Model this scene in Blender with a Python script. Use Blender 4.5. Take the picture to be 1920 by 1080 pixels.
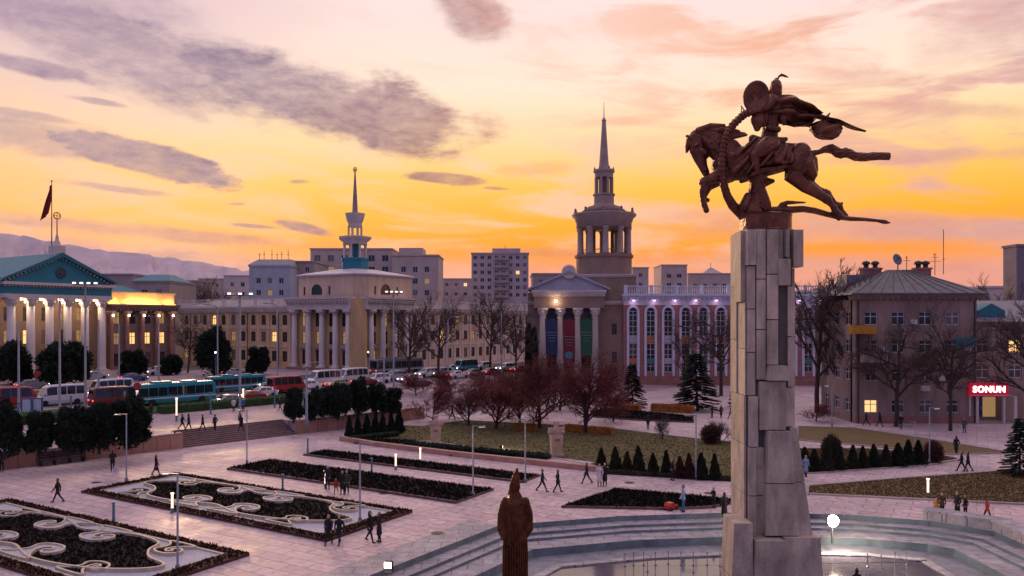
import bpy, bmesh, math, random
import numpy as np
from mathutils import Vector, Matrix

for _o in list(bpy.data.objects):
    bpy.data.objects.remove(_o)
SC = bpy.context.scene
COL = SC.collection
R = math.radians

# ------------------------------------------------------------------ camera
FPX, CAMZ, CX, CY = 1450.0, 12.7, 960.0, 600.0      # focal length in picture pixels, height, optical axis
cam = bpy.data.cameras.new('camera')
camo = bpy.data.objects.new('camera', cam)
COL.objects.link(camo)
camo.location = (0, 0, CAMZ)
camo.rotation_euler = (R(90), 0, 0)
cam.sensor_width = 36.0
cam.lens = 36.0 * FPX / 1920.0
cam.shift_y = 60.0 / 1920.0
cam.clip_start = 0.5
cam.clip_end = 30000
SC.camera = camo

# ------------------------------------------------------------------ sky and sun
SKY_STRENGTH = 1.0
SUN_AZ, SUN_EL = R(-24), R(9)          # measured from straight ahead, to the left
world = bpy.data.worlds.new('World')
SC.world = world
world.use_nodes = True
world.cycles.sampling_method = 'MANUAL'
world.cycles.sample_map_resolution = 512


def s2l(c):
    c = [x / 255.0 for x in c]
    return tuple((x / 12.92 if x <= 0.04045 else ((x + 0.055) / 1.055) ** 2.4) for x in c)


def build_sky():
    nt = world.node_tree
    N, L = nt.nodes, nt.links
    N.clear()

    def math_(op, a, b=None, c=None, clamp=False):
        n = N.new('ShaderNodeMath')
        n.operation = op
        n.use_clamp = clamp
        for i, x in enumerate((a, b, c)):
            if x is None:
                continue
            if isinstance(x, (int, float)):
                n.inputs[i].default_value = x
            else:
                L.new(x, n.inputs[i])
        return n.outputs[0]

    def rng(v, a, b, c=0.0, d=1.0):
        n = N.new('ShaderNodeMapRange')
        n.interpolation_type = 'SMOOTHSTEP'
        L.new(v, n.inputs[0])
        for i, x in enumerate((a, b, c, d)):
            n.inputs[i + 1].default_value = x
        return n.outputs[0]

    def ramp(v, stops):
        n = N.new('ShaderNodeValToRGB')
        cr = n.color_ramp
        while len(cr.elements) < len(stops):
            cr.elements.new(0.5)
        for e, (p, c) in zip(cr.elements, stops):
            e.position = p
            e.color = (*s2l(c), 1)
        L.new(v, n.inputs[0])
        return n.outputs[0]

    def mix(f, a, b):
        n = N.new('ShaderNodeMix')
        n.data_type = 'RGBA'
        for s, x in ((n.inputs[0], f), (n.inputs[6], a), (n.inputs[7], b)):
            if isinstance(x, (int, float)):
                s.default_value = x
            elif isinstance(x, tuple):
                s.default_value = (*x, 1)
            else:
                L.new(x, s)
        return n.outputs[2]

    tc = N.new('ShaderNodeTexCoord')
    sep = N.new('ShaderNodeSeparateXYZ')
    L.new(tc.outputs['Generated'], sep.inputs[0])
    x, y, z = sep.outputs
    az = math_('ARCTAN2', x, y)
    hh = math_('SQRT', math_('ADD', math_('MULTIPLY', x, x), math_('MULTIPLY', y, y)))
    el = math_('ARCTAN2', z, hh)
    el01 = math_('DIVIDE', math_('MAXIMUM', el, 0.0), math.pi / 2)

    def E(py):
        return max(0.0, math.atan((CY - py) / FPX)) / (math.pi / 2)

    mid = ramp(el01, [(0.0, (205, 140, 135)), (E(520), (226, 150, 128)), (E(475), (246, 148, 50)), (E(420), (250, 168, 44)),
                      (E(350), (250, 188, 84)), (E(270), (248, 208, 150)), (E(170), (248, 220, 196)), (E(40), (240, 214, 208)),
                      (0.36, (246, 228, 230)), (0.6, (248, 230, 232)), (1.0, (240, 222, 232))])
    left = ramp(el01, [(0.0, (188, 150, 158)), (E(520), (206, 160, 160)), (E(460), (242, 166, 110)), (E(420), (248, 176, 100)),
                       (E(350), (244, 188, 126)), (E(270), (236, 194, 162)), (E(170), (220, 190, 184)), (E(40), (202, 172, 184)),
                       (0.36, (226, 204, 220)), (0.6, (238, 218, 228)), (1.0, (240, 222, 232))])
    back = ramp(el01, [(0.0, (58, 78, 130)), (0.08, (64, 88, 152)), (0.2, (92, 106, 170)), (0.4, (166, 152, 196)), (1.0, (240, 222, 232))])
    wl = rng(az, -0.12, -0.60)
    absaz = math_('ABSOLUTE', math_('SUBTRACT', az, 0.05))
    wb = rng(absaz, 0.75, 2.0)
    sky = mix(wb, mix(wl, mid, left), back)

    # broken streaks of thin cloud, stretched along the horizon
    comb = N.new('ShaderNodeCombineXYZ')
    L.new(math_('ADD', math_('MULTIPLY', az, 3.2), math_('MULTIPLY', el, 3.5)), comb.inputs[0])
    L.new(math_('MULTIPLY', el, 13.0), comb.inputs[1])
    n1 = N.new('ShaderNodeTexNoise')
    n1.inputs['Scale'].default_value = 1.7
    n1.inputs['Detail'].default_value = 5
    n1.inputs['Roughness'].default_value = 0.58
    n1.inputs['Distortion'].default_value = 0.7
    L.new(comb.outputs[0], n1.inputs['Vector'])
    streak = rng(n1.outputs[0], 0.43, 0.66)
    veilc = ramp(math_('ADD', math_('MULTIPLY', az, 0.7), 0.5), [(0.05, (206, 178, 190)), (0.45, (244, 204, 186)), (0.72, (232, 170, 140)), (0.92, (206, 160, 160))])
    rightw = rng(az, -0.35, 0.35, 0.3, 0.9)
    upfade = rng(el, 0.02, 0.1)
    sky = mix(math_('MULTIPLY', math_('MULTIPLY', streak, rightw), upfade), sky, veilc)

    # edges of the heavier clouds are torn by two noises
    comb2 = N.new('ShaderNodeCombineXYZ')
    L.new(math_('MULTIPLY', az, 9.0), comb2.inputs[0])
    L.new(math_('MULTIPLY', el, 22.0), comb2.inputs[1])
    n2 = N.new('ShaderNodeTexNoise')
    n2.inputs['Scale'].default_value = 1.0
    n2.inputs['Detail'].default_value = 5
    n2.inputs['Roughness'].default_value = 0.52
    n2.inputs['Distortion'].default_value = 0.4
    L.new(comb2.outputs[0], n2.inputs['Vector'])
    nv = math_('SUBTRACT', n2.outputs[0], 0.5)
    n3 = N.new('ShaderNodeTexNoise')
    n3.inputs['Scale'].default_value = 4.2
    n3.inputs['Detail'].default_value = 4
    n3.inputs['Roughness'].default_value = 0.65
    L.new(comb2.outputs[0], n3.inputs['Vector'])
    nw = math_('SUBTRACT', n3.outputs[0], 0.5)

    clouds = [(260, 150, 430, 66, 10, .8, .6), (560, 192, 330, 62, 11, .97, .5), (735, 222, 150, 66, 12, .97, .35), (120, 90, 300, 80, 8, .5, .8),
              (265, 326, 150, 30, 8, .95, .22), (70, 306, 190, 30, 6, .6, .5), (205, 380, 95, 8, 2, .8, .5),
              (843, 336, 78, 13, 5, .95, .3), (930, 353, 30, 4, 2, .8, .4), (568, 433, 52, 10, 14, .9, .4),
              (475, 433, 42, 4, 2, .8, .4), (562, 350, 20, 4, 0, .7, .5), (885, 22, 95, 42, 28, .75, .55),
              (55, 196, 120, 16, 4, .85, .5), (180, 239, 42, 6, 2, .7, .5), (60, 275, 80, 8, 2, .6, .5), (445, 395, 16, 3, 0, .6, .5),
              (1900, 90, 150, 90, -40, .55, .8), (1640, 190, 170, 16, 14, .45, .7), (1560, 440, 330, 34, 4, .7, .8), (1700, 330, 260, 12, 5, .5, .8), (1480, 500, 300, 20, 3, .6, .8), (1750, 250, 220, 14, 12, .5, .8),
              (1320, 412, 120, 16, 3, .45, .7), (1030, 474, 150, 9, 4, .5, .6), (1010, 316, 80, 14, -4, .3, .7), (1180, 230, 130, 10, -3, .35, .7), (300, 452, 260, 14, 3, .6, .6), (250, 505, 420, 34, 2, .7, .7)]
    dens = None
    tear = math_('ADD', math_('MULTIPLY', nv, 1.35), math_('MULTIPLY', nw, 0.45))
    axes = {}
    for (px, py, hw, hh_, rot, den, soft) in clouds:
        rot = min((-40, -3, 3, 11, 28), key=lambda q: abs(q - rot))
        ca, sa = math.cos(R(rot)), math.sin(R(rot))
        if rot not in axes:
            axes[rot] = (math_('MULTIPLY_ADD', el, -sa, math_('MULTIPLY', az, ca)), math_('MULTIPLY_ADD', el, ca, math_('MULTIPLY', az, sa)))
        a0 = math.atan((px - CX) / FPX)
        e0 = math.atan((CY - py) / FPX)
        A, B = hw / FPX, hh_ / FPX
        p = math_('MULTIPLY_ADD', axes[rot][0], 1 / A, -(a0 * ca - e0 * sa) / A)
        q = math_('MULTIPLY_ADD', axes[rot][1], 1 / B, -(a0 * sa + e0 * ca) / B)
        r2 = math_('SQRT', math_('MULTIPLY_ADD', q, q, math_('MULTIPLY', p, p)))
        m = rng(math_('ADD', r2, tear), 1.0 + soft * 0.35, 1.0 - soft, 0.0, den)
        dens = m if dens is None else math_('MAXIMUM', dens, m)
    ccol = ramp(math_('ADD', math_('MULTIPLY', az, 0.8), 0.5), [(0.0, (128, 108, 142)), (0.25, (112, 92, 126)), (0.42, (138, 94, 106)), (0.6, (212, 134, 98)), (0.8, (214, 140, 118)), (1.0, (176, 128, 138))])
    body = mix(math_('MULTIPLY', math_('ADD', nw, math_('ADD', nv, 0.35)), 0.9, clamp=True), ccol, mix(0.35, sky, (0.62, 0.42, 0.42)))
    sky = mix(dens, sky, body)

    # a little of the physical sky's blue overhead
    nis = N.new('ShaderNodeTexSky')
    nis.sky_type = 'NISHITA'
    nis.sun_disc = False
    nis.sun_elevation = SUN_EL
    nis.sun_rotation = SUN_AZ
    ns = N.new('ShaderNodeVectorMath')
    ns.operation = 'SCALE'
    L.new(nis.outputs[0], ns.inputs[0])
    ns.inputs['Scale'].default_value = 0.05
    sky = mix(0.06, sky, ns.outputs[0])
    bg = N.new('ShaderNodeBackground')
    L.new(sky, bg.inputs[0])
    bg.inputs[1].default_value = SKY_STRENGTH
    out = N.new('ShaderNodeOutputWorld')
    L.new(bg.outputs[0], out.inputs[0])


build_sky()
sun = bpy.data.lights.new('sun', 'SUN')
sun.energy = 1.5
sun.color = (1.0, 0.62, 0.34)
sun.angle = R(9)
suno = bpy.data.objects.new('sun', sun)
COL.objects.link(suno)
sd = Vector((math.sin(SUN_AZ) * math.cos(SUN_EL), math.cos(SUN_AZ) * math.cos(SUN_EL), math.sin(SUN_EL)))
suno.rotation_euler = sd.to_track_quat('Z', 'Y').to_euler()

vs = SC.view_settings
vs.view_transform = 'Standard'
vs.look = 'None'
vs.gamma = 1.0
vs.exposure = 0.3
SC.cycles.max_bounces = 4
SC.cycles.diffuse_bounces = 2
SC.cycles.glossy_bounces = 2
SC.cycles.adaptive_threshold = 0.02
SC.cycles.use_denoising = True

# ------------------------------------------------------------------ helpers
WX, WY = 0.682, 0.731            # direction of the terrace wall and the street
W0 = (-43.2, 65.3)
U = Vector((0.857, -0.515))
V = Vector((0.515, 0.857))
BO = Vector((-27.6, 63.5))       # origin of the flower bed grid


def dwall(x, y):
    return (x - W0[0]) * -WY + (y - W0[1]) * WX


def swall(x, y):
    return (x - W0[0]) * WX + (y - W0[1]) * WY


def gz(x, y):
    s = min(1.0, max(0.0, (dwall(x, y) - 2.0) / 26.0))
    return 2.0 * s * s * (3 - 2 * s)


def G(px, py, z=None):
    """the point of the ground that the photograph shows at a pixel"""
    zz = 0.0 if z is None else z
    for _ in range(1 if z is not None else 30):
        Y = (CAMZ - zz) * FPX / (py - CY)
        X = (px - CX) / FPX * Y
        if z is None:
            zz = 0.5 * zz + 0.5 * gz(X, Y)
    return Vector((X, Y, zz))


def P(px, py, Y):
    return Vector(((px - CX) / FPX * Y, Y, CAMZ - (py - CY) / FPX * Y))


def bed(u, v, z=0.0):
    p = BO + U * u + V * v
    return Vector((p.x, p.y, z))


MATS = {}


def mat(name, col, rough=0.75, var=0.18, scale=2.0, bump=0.0, stretch=None, metal=0.0, spec=0.4, emit=None, estr=0.0, obj_rand=0.0, col2=None, detail=5, coat=0.0, trans=0.0):
    if name in MATS:
        return MATS[name]
    m = bpy.data.materials.new(name)
    m.use_nodes = True
    nt = m.node_tree
    b = nt.nodes['Principled BSDF']
    tcn = nt.nodes.new('ShaderNodeTexCoord')
    no = nt.nodes.new('ShaderNodeTexNoise')
    no.inputs['Scale'].default_value = scale
    no.inputs['Detail'].default_value = detail
    no.inputs['Roughness'].default_value = 0.65
    if stretch:
        mp = nt.nodes.new('ShaderNodeMapping')
        mp.inputs['Scale'].default_value = stretch
        geo = nt.nodes.new('ShaderNodeNewGeometry')
        nt.links.new(geo.outputs['Position'], mp.inputs['Vector'])
        nt.links.new(mp.outputs[0], no.inputs['Vector'])
    else:
        nt.links.new(tcn.outputs['Object'], no.inputs['Vector'])
    rp = nt.nodes.new('ShaderNodeValToRGB')
    rp.color_ramp.elements[0].position = 0.3
    rp.color_ramp.elements[1].position = 0.72
    c2 = col2 if col2 else tuple(min(1, c * (1 + var)) for c in col)
    c1 = tuple(c * (1 - var) for c in col) if not col2 else col
    rp.color_ramp.elements[0].color = (*c1, 1)
    rp.color_ramp.elements[1].color = (*c2, 1)
    nt.links.new(no.outputs[0], rp.inputs[0])
    out = rp.outputs[0]
    if obj_rand:
        oi = nt.nodes.new('ShaderNodeObjectInfo')
        hs = nt.nodes.new('ShaderNodeHueSaturation')
        mr = nt.nodes.new('ShaderNodeMapRange')
        mr.inputs[3].default_value = 1 - obj_rand
        mr.inputs[4].default_value = 1 + obj_rand
        nt.links.new(oi.outputs['Random'], mr.inputs[0])
        nt.links.new(mr.outputs[0], hs.inputs['Value'])
        nt.links.new(out, hs.inputs['Color'])
        out = hs.outputs[0]
    nt.links.new(out, b.inputs['Base Color'])
    b.inputs['Roughness'].default_value = rough
    b.inputs['Metallic'].default_value = metal
    b.inputs['Specular IOR Level'].default_value = spec
    b.inputs['Coat Weight'].default_value = coat
    b.inputs['Transmission Weight'].default_value = trans
    if bump:
        bp = nt.nodes.new('ShaderNodeBump')
        bp.inputs['Strength'].default_value = bump
        bp.inputs['Distance'].default_value = 0.05
        n2 = nt.nodes.new('ShaderNodeTexNoise')
        n2.inputs['Scale'].default_value = scale * 6
        n2.inputs['Detail'].default_value = 4
        nt.links.new(tcn.outputs['Object'], n2.inputs['Vector'])
        nt.links.new(n2.outputs[0], bp.inputs['Height'])
        nt.links.new(bp.outputs[0], b.inputs['Normal'])
    if emit:
        b.inputs['Emission Color'].default_value = (*emit, 1)
        b.inputs['Emission Strength'].default_value = estr
    MATS[name] = m
    return m


class MB:
    """collects shapes, built as ONE mesh object"""

    def __init__(s):
        s.v, s.f, s.m, s.k = [], [], [], 0

    def add(s, vs_, fs_, k=None):
        o = len(s.v)
        s.v += [tuple(p) for p in vs_]
        s.f += [tuple(i + o for i in f) for f in fs_]
        s.m += [s.k if k is None else k] * len(fs_)
        return s

    def box(s, x0, x1, y0, y1, z0, z1, k=None, rz=0.0, c=None):
        vs_ = [(x0, y0, z0), (x1, y0, z0), (x1, y1, z0), (x0, y1, z0), (x0, y0, z1), (x1, y0, z1), (x1, y1, z1), (x0, y1, z1)]
        if rz:
            cx, cy = c if c else ((x0 + x1) / 2, (y0 + y1) / 2)
            ca, sa = math.cos(rz), math.sin(rz)
            vs_ = [(cx + (a - cx) * ca - (b - cy) * sa, cy + (a - cx) * sa + (b - cy) * ca, z) for a, b, z in vs_]
        return s.add(vs_, [(3, 2, 1, 0), (4, 5, 6, 7), (0, 1, 5, 4), (1, 2, 6, 5), (2, 3, 7, 6), (3, 0, 4, 7)], k)

    def prism(s, poly, z0, z1, k=None, top=None):
        n = len(poly)
        ar = sum(poly[i][0] * poly[(i + 1) % n][1] - poly[(i + 1) % n][0] * poly[i][1] for i in range(n))
        if ar < 0:
            poly = poly[::-1]
            if top:
                top = top[::-1]
        t = top if top else poly
        vs_ = [(p[0], p[1], z0) for p in poly] + [(p[0], p[1], z1) for p in t]
        fs_ = [tuple(range(n - 1, -1, -1)), tuple(range(n, 2 * n))]
        fs_ += [(i, (i + 1) % n, n + (i + 1) % n, n + i) for i in range(n)]
        return s.add(vs_, fs_, k)

    def prism_y(s, poly, y0, y1, k=None):
        """a polygon of the x-z plane pushed along y"""
        n = len(poly)
        ar = sum(poly[i][0] * poly[(i + 1) % n][1] - poly[(i + 1) % n][0] * poly[i][1] for i in range(n))
        if ar < 0:
            poly = poly[::-1]
        vs_ = [(p[0], y0, p[1]) for p in poly] + [(p[0], y1, p[1]) for p in poly]
        fs_ = [tuple(range(n)), tuple(range(2 * n - 1, n - 1, -1))]
        fs_ += [(i, n + i, n + (i + 1) % n, (i + 1) % n) for i in range(n)]
        return s.add(vs_, fs_, k)

    def tube(s, pts, rad, seg=8, k=None, sq=1.0, cap=True, up=None):
        pts = [Vector(p) for p in pts]
        if isinstance(rad, (int, float)):
            rad = [rad] * len(pts)
        if cap == 'round':
            d0 = (pts[0] - pts[1]).normalized()
            d1 = (pts[-1] - pts[-2]).normalized()
            a, b = pts[0], pts[-1]
            r0, r1 = rad[0], rad[-1]
            r0m = r0[0] if isinstance(r0, tuple) else r0
            r1m = r1[0] if isinstance(r1, tuple) else r1
            sc_ = lambda r, q: (r[0] * q, r[1] * q) if isinstance(r, tuple) else r * q
            pts = [a + d0 * r0m * .85, a + d0 * r0m * .5] + pts + [b + d1 * r1m * .5, b + d1 * r1m * .85]
            rad = [sc_(r0, .4), sc_(r0, .85)] + list(rad) + [sc_(r1, .85), sc_(r1, .4)]
        n = len(pts)
        vs_ = []
        ref = Vector(up) if up else None
        for i, p in enumerate(pts):
            t = (pts[min(i + 1, n - 1)] - pts[max(i - 1, 0)])
            if t.length < 1e-9:
                t = Vector((0, 0, 1))
            t.normalize()
            if ref is None or abs(ref.dot(t)) > 0.98:
                ref = Vector((0, 1, 0)) if abs(t.y) < 0.8 else Vector((1, 0, 0))
            a = (ref - t * ref.dot(t)).normalized()
            ref = a
            b = t.cross(a)
            r = rad[i]
            ra, rb = r if isinstance(r, tuple) else (r * sq, r)
            for j in range(seg):
                w = 2 * math.pi * j / seg
                vs_.append(p + a * (ra * math.cos(w)) + b * (rb * math.sin(w)))
        fs_ = []
        for i in range(n - 1):
            for j in range(seg):
                j2 = (j + 1) % seg
                fs_.append((i * seg + j, i * seg + j2, (i + 1) * seg + j2, (i + 1) * seg + j))
        if cap:
            fs_.append(tuple(range(seg - 1, -1, -1)))
            fs_.append(tuple((n - 1) * seg + j for j in range(seg)))
        return s.add(vs_, fs_, k)

    def lathe(s, prof, seg=16, c=(0, 0), k=None, z=0.0, ang=0.0):
        vs_, fs_ = [], []
        for r, h in prof:
            for j in range(seg):
                w = 2 * math.pi * j / seg + ang
                vs_.append((c[0] + r * math.cos(w), c[1] + r * math.sin(w), z + h))
        n = len(prof)
        for i in range(n - 1):
            for j in range(seg):
                j2 = (j + 1) % seg
                fs_.append((i * seg + j, i * seg + j2, (i + 1) * seg + j2, (i + 1) * seg + j))
        fs_.append(tuple(range(seg - 1, -1, -1)))
        fs_.append(tuple((n - 1) * seg + j for j in range(seg)))
        return s.add(vs_, fs_, k)

    def ball(s, c, r, k=None, seg=10, sc=(1, 1, 1)):
        pr = []
        n = max(4, seg // 2)
        for i in range(n + 1):
            w = -math.pi / 2 + math.pi * i / n
            pr.append((max(1e-3, r * math.cos(w)), r * math.sin(w)))
        o = len(s.v)
        s.lathe(pr, seg, (0, 0), k)
        for i in range(o, len(s.v)):
            a = s.v[i]
            s.v[i] = (c[0] + a[0] * sc[0], c[1] + a[1] * sc[1], c[2] + a[2] * sc[2])
        return s

    def xf(s, M):
        s.v = [tuple(M @ Vector(p)) for p in s.v]
        return s

    def mesh(s, name, mats, smooth=False):
        me = bpy.data.meshes.new(name)
        me.from_pydata(s.v, [], s.f)
        for m in (mats if isinstance(mats, (list, tuple)) else [mats]):
            me.materials.append(m)
        if len(me.materials) > 1:
            me.polygons.foreach_set('material_index', s.m)
        if smooth:
            me.polygons.foreach_set('use_smooth', [True] * len(me.polygons))
        me.update()
        return me

    def build(s, name, mats, parent=None, loc=(0, 0, 0), rz=0.0, smooth=False):
        return put(name, s.mesh(name, mats, smooth), parent, loc, rz)


def put(name, me, parent=None, loc=(0, 0, 0), rz=0.0, scale=None):
    o = bpy.data.objects.new(name, me)
    COL.objects.link(o)
    o.location = loc
    o.rotation_euler = (0, 0, rz)
    if scale:
        o.scale = scale if isinstance(scale, (tuple, list)) else (scale,) * 3
    if parent:
        o.parent = parent
    return o


def tag(o, label=None, cat=None, group=None, kind=None):
    if label:
        o['label'] = label
    if cat:
        o['category'] = cat
    if group:
        o['group'] = group
    if kind:
        o['kind'] = kind
    return o


def root(name, label, cat, loc=(0, 0, 0), rz=0.0, group=None, scale=None):
    return tag(put(name, None, None, loc, rz, scale), label, cat, group)


def struct(mb, name, mats, **kw):
    return tag(mb.build(name, mats, **kw), kind='structure')


CH = {}


def kids(o):
    return [c for c in bpy.data.objects if c.parent == o]


def clone(tree, label, loc, rz, group=None, scale=None):
    """tree: (root, [(part, [subparts])]) built once; every copy is a thing of its own"""
    ro, parts = tree
    r = ro.copy()
    COL.objects.link(r)
    r.location = loc
    r.rotation_euler = (0, 0, rz)
    if scale:
        r.scale = scale if isinstance(scale, (tuple, list)) else (scale,) * 3
    r['label'] = label
    if group:
        r['group'] = group
    out = []
    for p, subs in parts:
        c = p.copy()
        COL.objects.link(c)
        c.parent = r
        for q in subs:
            d = q.copy()
            COL.objects.link(d)
            d.parent = c
        out.append(c)
    return r, out


def sheet(poly, off, name, m, step=3.0, kind='structure'):
    """a sheet on the ground, following it"""
    bm = bmesh.new()
    vs_ = [bm.verts.new((p[0], p[1], 0)) for p in poly]
    f = bm.faces.new(vs_)
    if f.normal.z < 0:
        f.normal_flip()
    bmesh.ops.triangulate(bm, faces=bm.faces[:])
    if step:
        for _ in range(6):
            es = [e for e in bm.edges if e.calc_length() > step]
            if not es:
                break
            bmesh.ops.subdivide_edges(bm, edges=es, cuts=1, use_grid_fill=False)
            bmesh.ops.triangulate(bm, faces=[q for q in bm.faces if len(q.verts) > 3])
    for v in bm.verts:
        v.co.z = gz(v.co.x, v.co.y) + off
    bm.normal_update()
    for q in bm.faces:
        if q.normal.z < 0:
            q.normal_flip()
    me = bpy.data.meshes.new(name)
    bm.to_mesh(me)
    bm.free()
    me.materials.append(m)
    o = put(name, me)
    if kind:
        o['kind'] = kind
    return o


def offset_poly(poly, d):
    """inwards (to the left of a counter-clockwise outline) by d"""
    n = len(poly)
    out = []
    for i in range(n):
        a, b, c = Vector(poly[i - 1][:2]), Vector(poly[i][:2]), Vector(poly[(i + 1) % n][:2])
        e1, e2 = (b - a).normalized(), (c - b).normalized()
        n1, n2 = Vector((-e1.y, e1.x)), Vector((-e2.y, e2.x))
        m = n1 + n2
        if m.length < 1e-6:
            m = n1
        m.normalize()
        out.append(b + m * (d / max(0.4, m.dot(n1))))
    return out


def kerb(mb, pts, w, z0, z1, closed=True, k=None, ground=True):
    """a strip of section w x (z1-z0) along points"""
    n = len(pts)
    rng_ = range(n if closed else n - 1)
    P2 = [Vector((p[0], p[1])) for p in pts]
    nm = []
    for i in range(n):
        a = P2[i - 1] if (closed or i > 0) else P2[i]
        c = P2[(i + 1) % n] if (closed or i < n - 1) else P2[i]
        t = (c - a)
        t.normalize()
        nm.append(Vector((-t.y, t.x)))
    vs_ = []
    for p, q in zip(P2, nm):
        g = gz(p.x, p.y) if ground else 0
        for s_, z in ((-1, z0), (1, z0), (1, z1), (-1, z1)):
            vs_.append((p.x + q.x * s_ * w / 2, p.y + q.y * s_ * w / 2, g + z))
    fs_ = []
    for i in rng_:
        j = (i + 1) % n
        for a, b in ((0, 1), (1, 2), (2, 3), (3, 0)):
            fs_.append((i * 4 + a, j * 4 + a, j * 4 + b, i * 4 + b))
    if not closed:
        fs_ += [(0, 1, 2, 3), tuple(4 * (n - 1) + q for q in (3, 2, 1, 0))]
    return mb.add(vs_, fs_, k)


def sculpt(chains, voxel, smooth=3, name='body'):
    """closed rounded limbs melted into one continuous surface; faces take the material of the limb they come from"""
    mb = MB()
    segs = []
    for ch in chains:
        pts, rad, k = ch[0], ch[1], ch[2]
        sq = ch[3] if len(ch) > 3 else 1.0
        up = ch[4] if len(ch) > 4 else None
        mb.tube(pts, rad, 12, k, sq, 'round', up)
        rad = [rad] * len(pts) if isinstance(rad, (int, float)) else rad
        for i in range(len(pts) - 1):
            r = rad[i]
            r2 = rad[i + 1]
            segs.append((pts[i], pts[i + 1], (max(r) if isinstance(r, tuple) else r), (max(r2) if isinstance(r2, tuple) else r2), k))
    me = bpy.data.meshes.new(name)
    me.from_pydata(mb.v, [], mb.f)
    bm = bmesh.new()
    bm.from_mesh(me)
    bmesh.ops.recalc_face_normals(bm, faces=bm.faces[:])
    bm.to_mesh(me)
    bm.free()
    o = bpy.data.objects.new('sculpt_tmp', me)
    COL.objects.link(o)
    rm = o.modifiers.new('r', 'REMESH')
    rm.mode = 'VOXEL'
    rm.voxel_size = voxel
    rm.use_smooth_shade = True
    if smooth:
        sm = o.modifiers.new('s', 'SMOOTH')
        sm.factor = 0.5
        sm.iterations = smooth
    dg = bpy.context.evaluated_depsgraph_get()
    res = bpy.data.meshes.new_from_object(o.evaluated_get(dg))
    bpy.data.objects.remove(o)
    n = len(res.polygons)
    cs = np.empty(n * 3)
    res.polygons.foreach_get('center', cs)
    cs = cs.reshape(n, 3)
    best = np.full(n, 1e9)
    idx = np.zeros(n, dtype=np.int32)
    for a, b, r, r2, k in segs:
        a, b = np.array(a, float), np.array(b, float)
        ab = b - a
        t = np.clip(((cs - a) @ ab) / max(1e-9, ab @ ab), 0, 1)
        d = np.linalg.norm(cs - (a + t[:, None] * ab), axis=1) - (r + (r2 - r) * t)
        w = d < best
        best[w] = d[w]
        idx[w] = k
    res.polygons.foreach_set('use_smooth', [True] * n)
    res['mi'] = 0
    res.name = name
    return res, idx


def with_mats(me, idx, mats):
    me.materials.clear()
    for m in mats:
        me.materials.append(m)
    me.polygons.foreach_set('material_index', idx)
    return me


rnd = random.Random(7)

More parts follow.
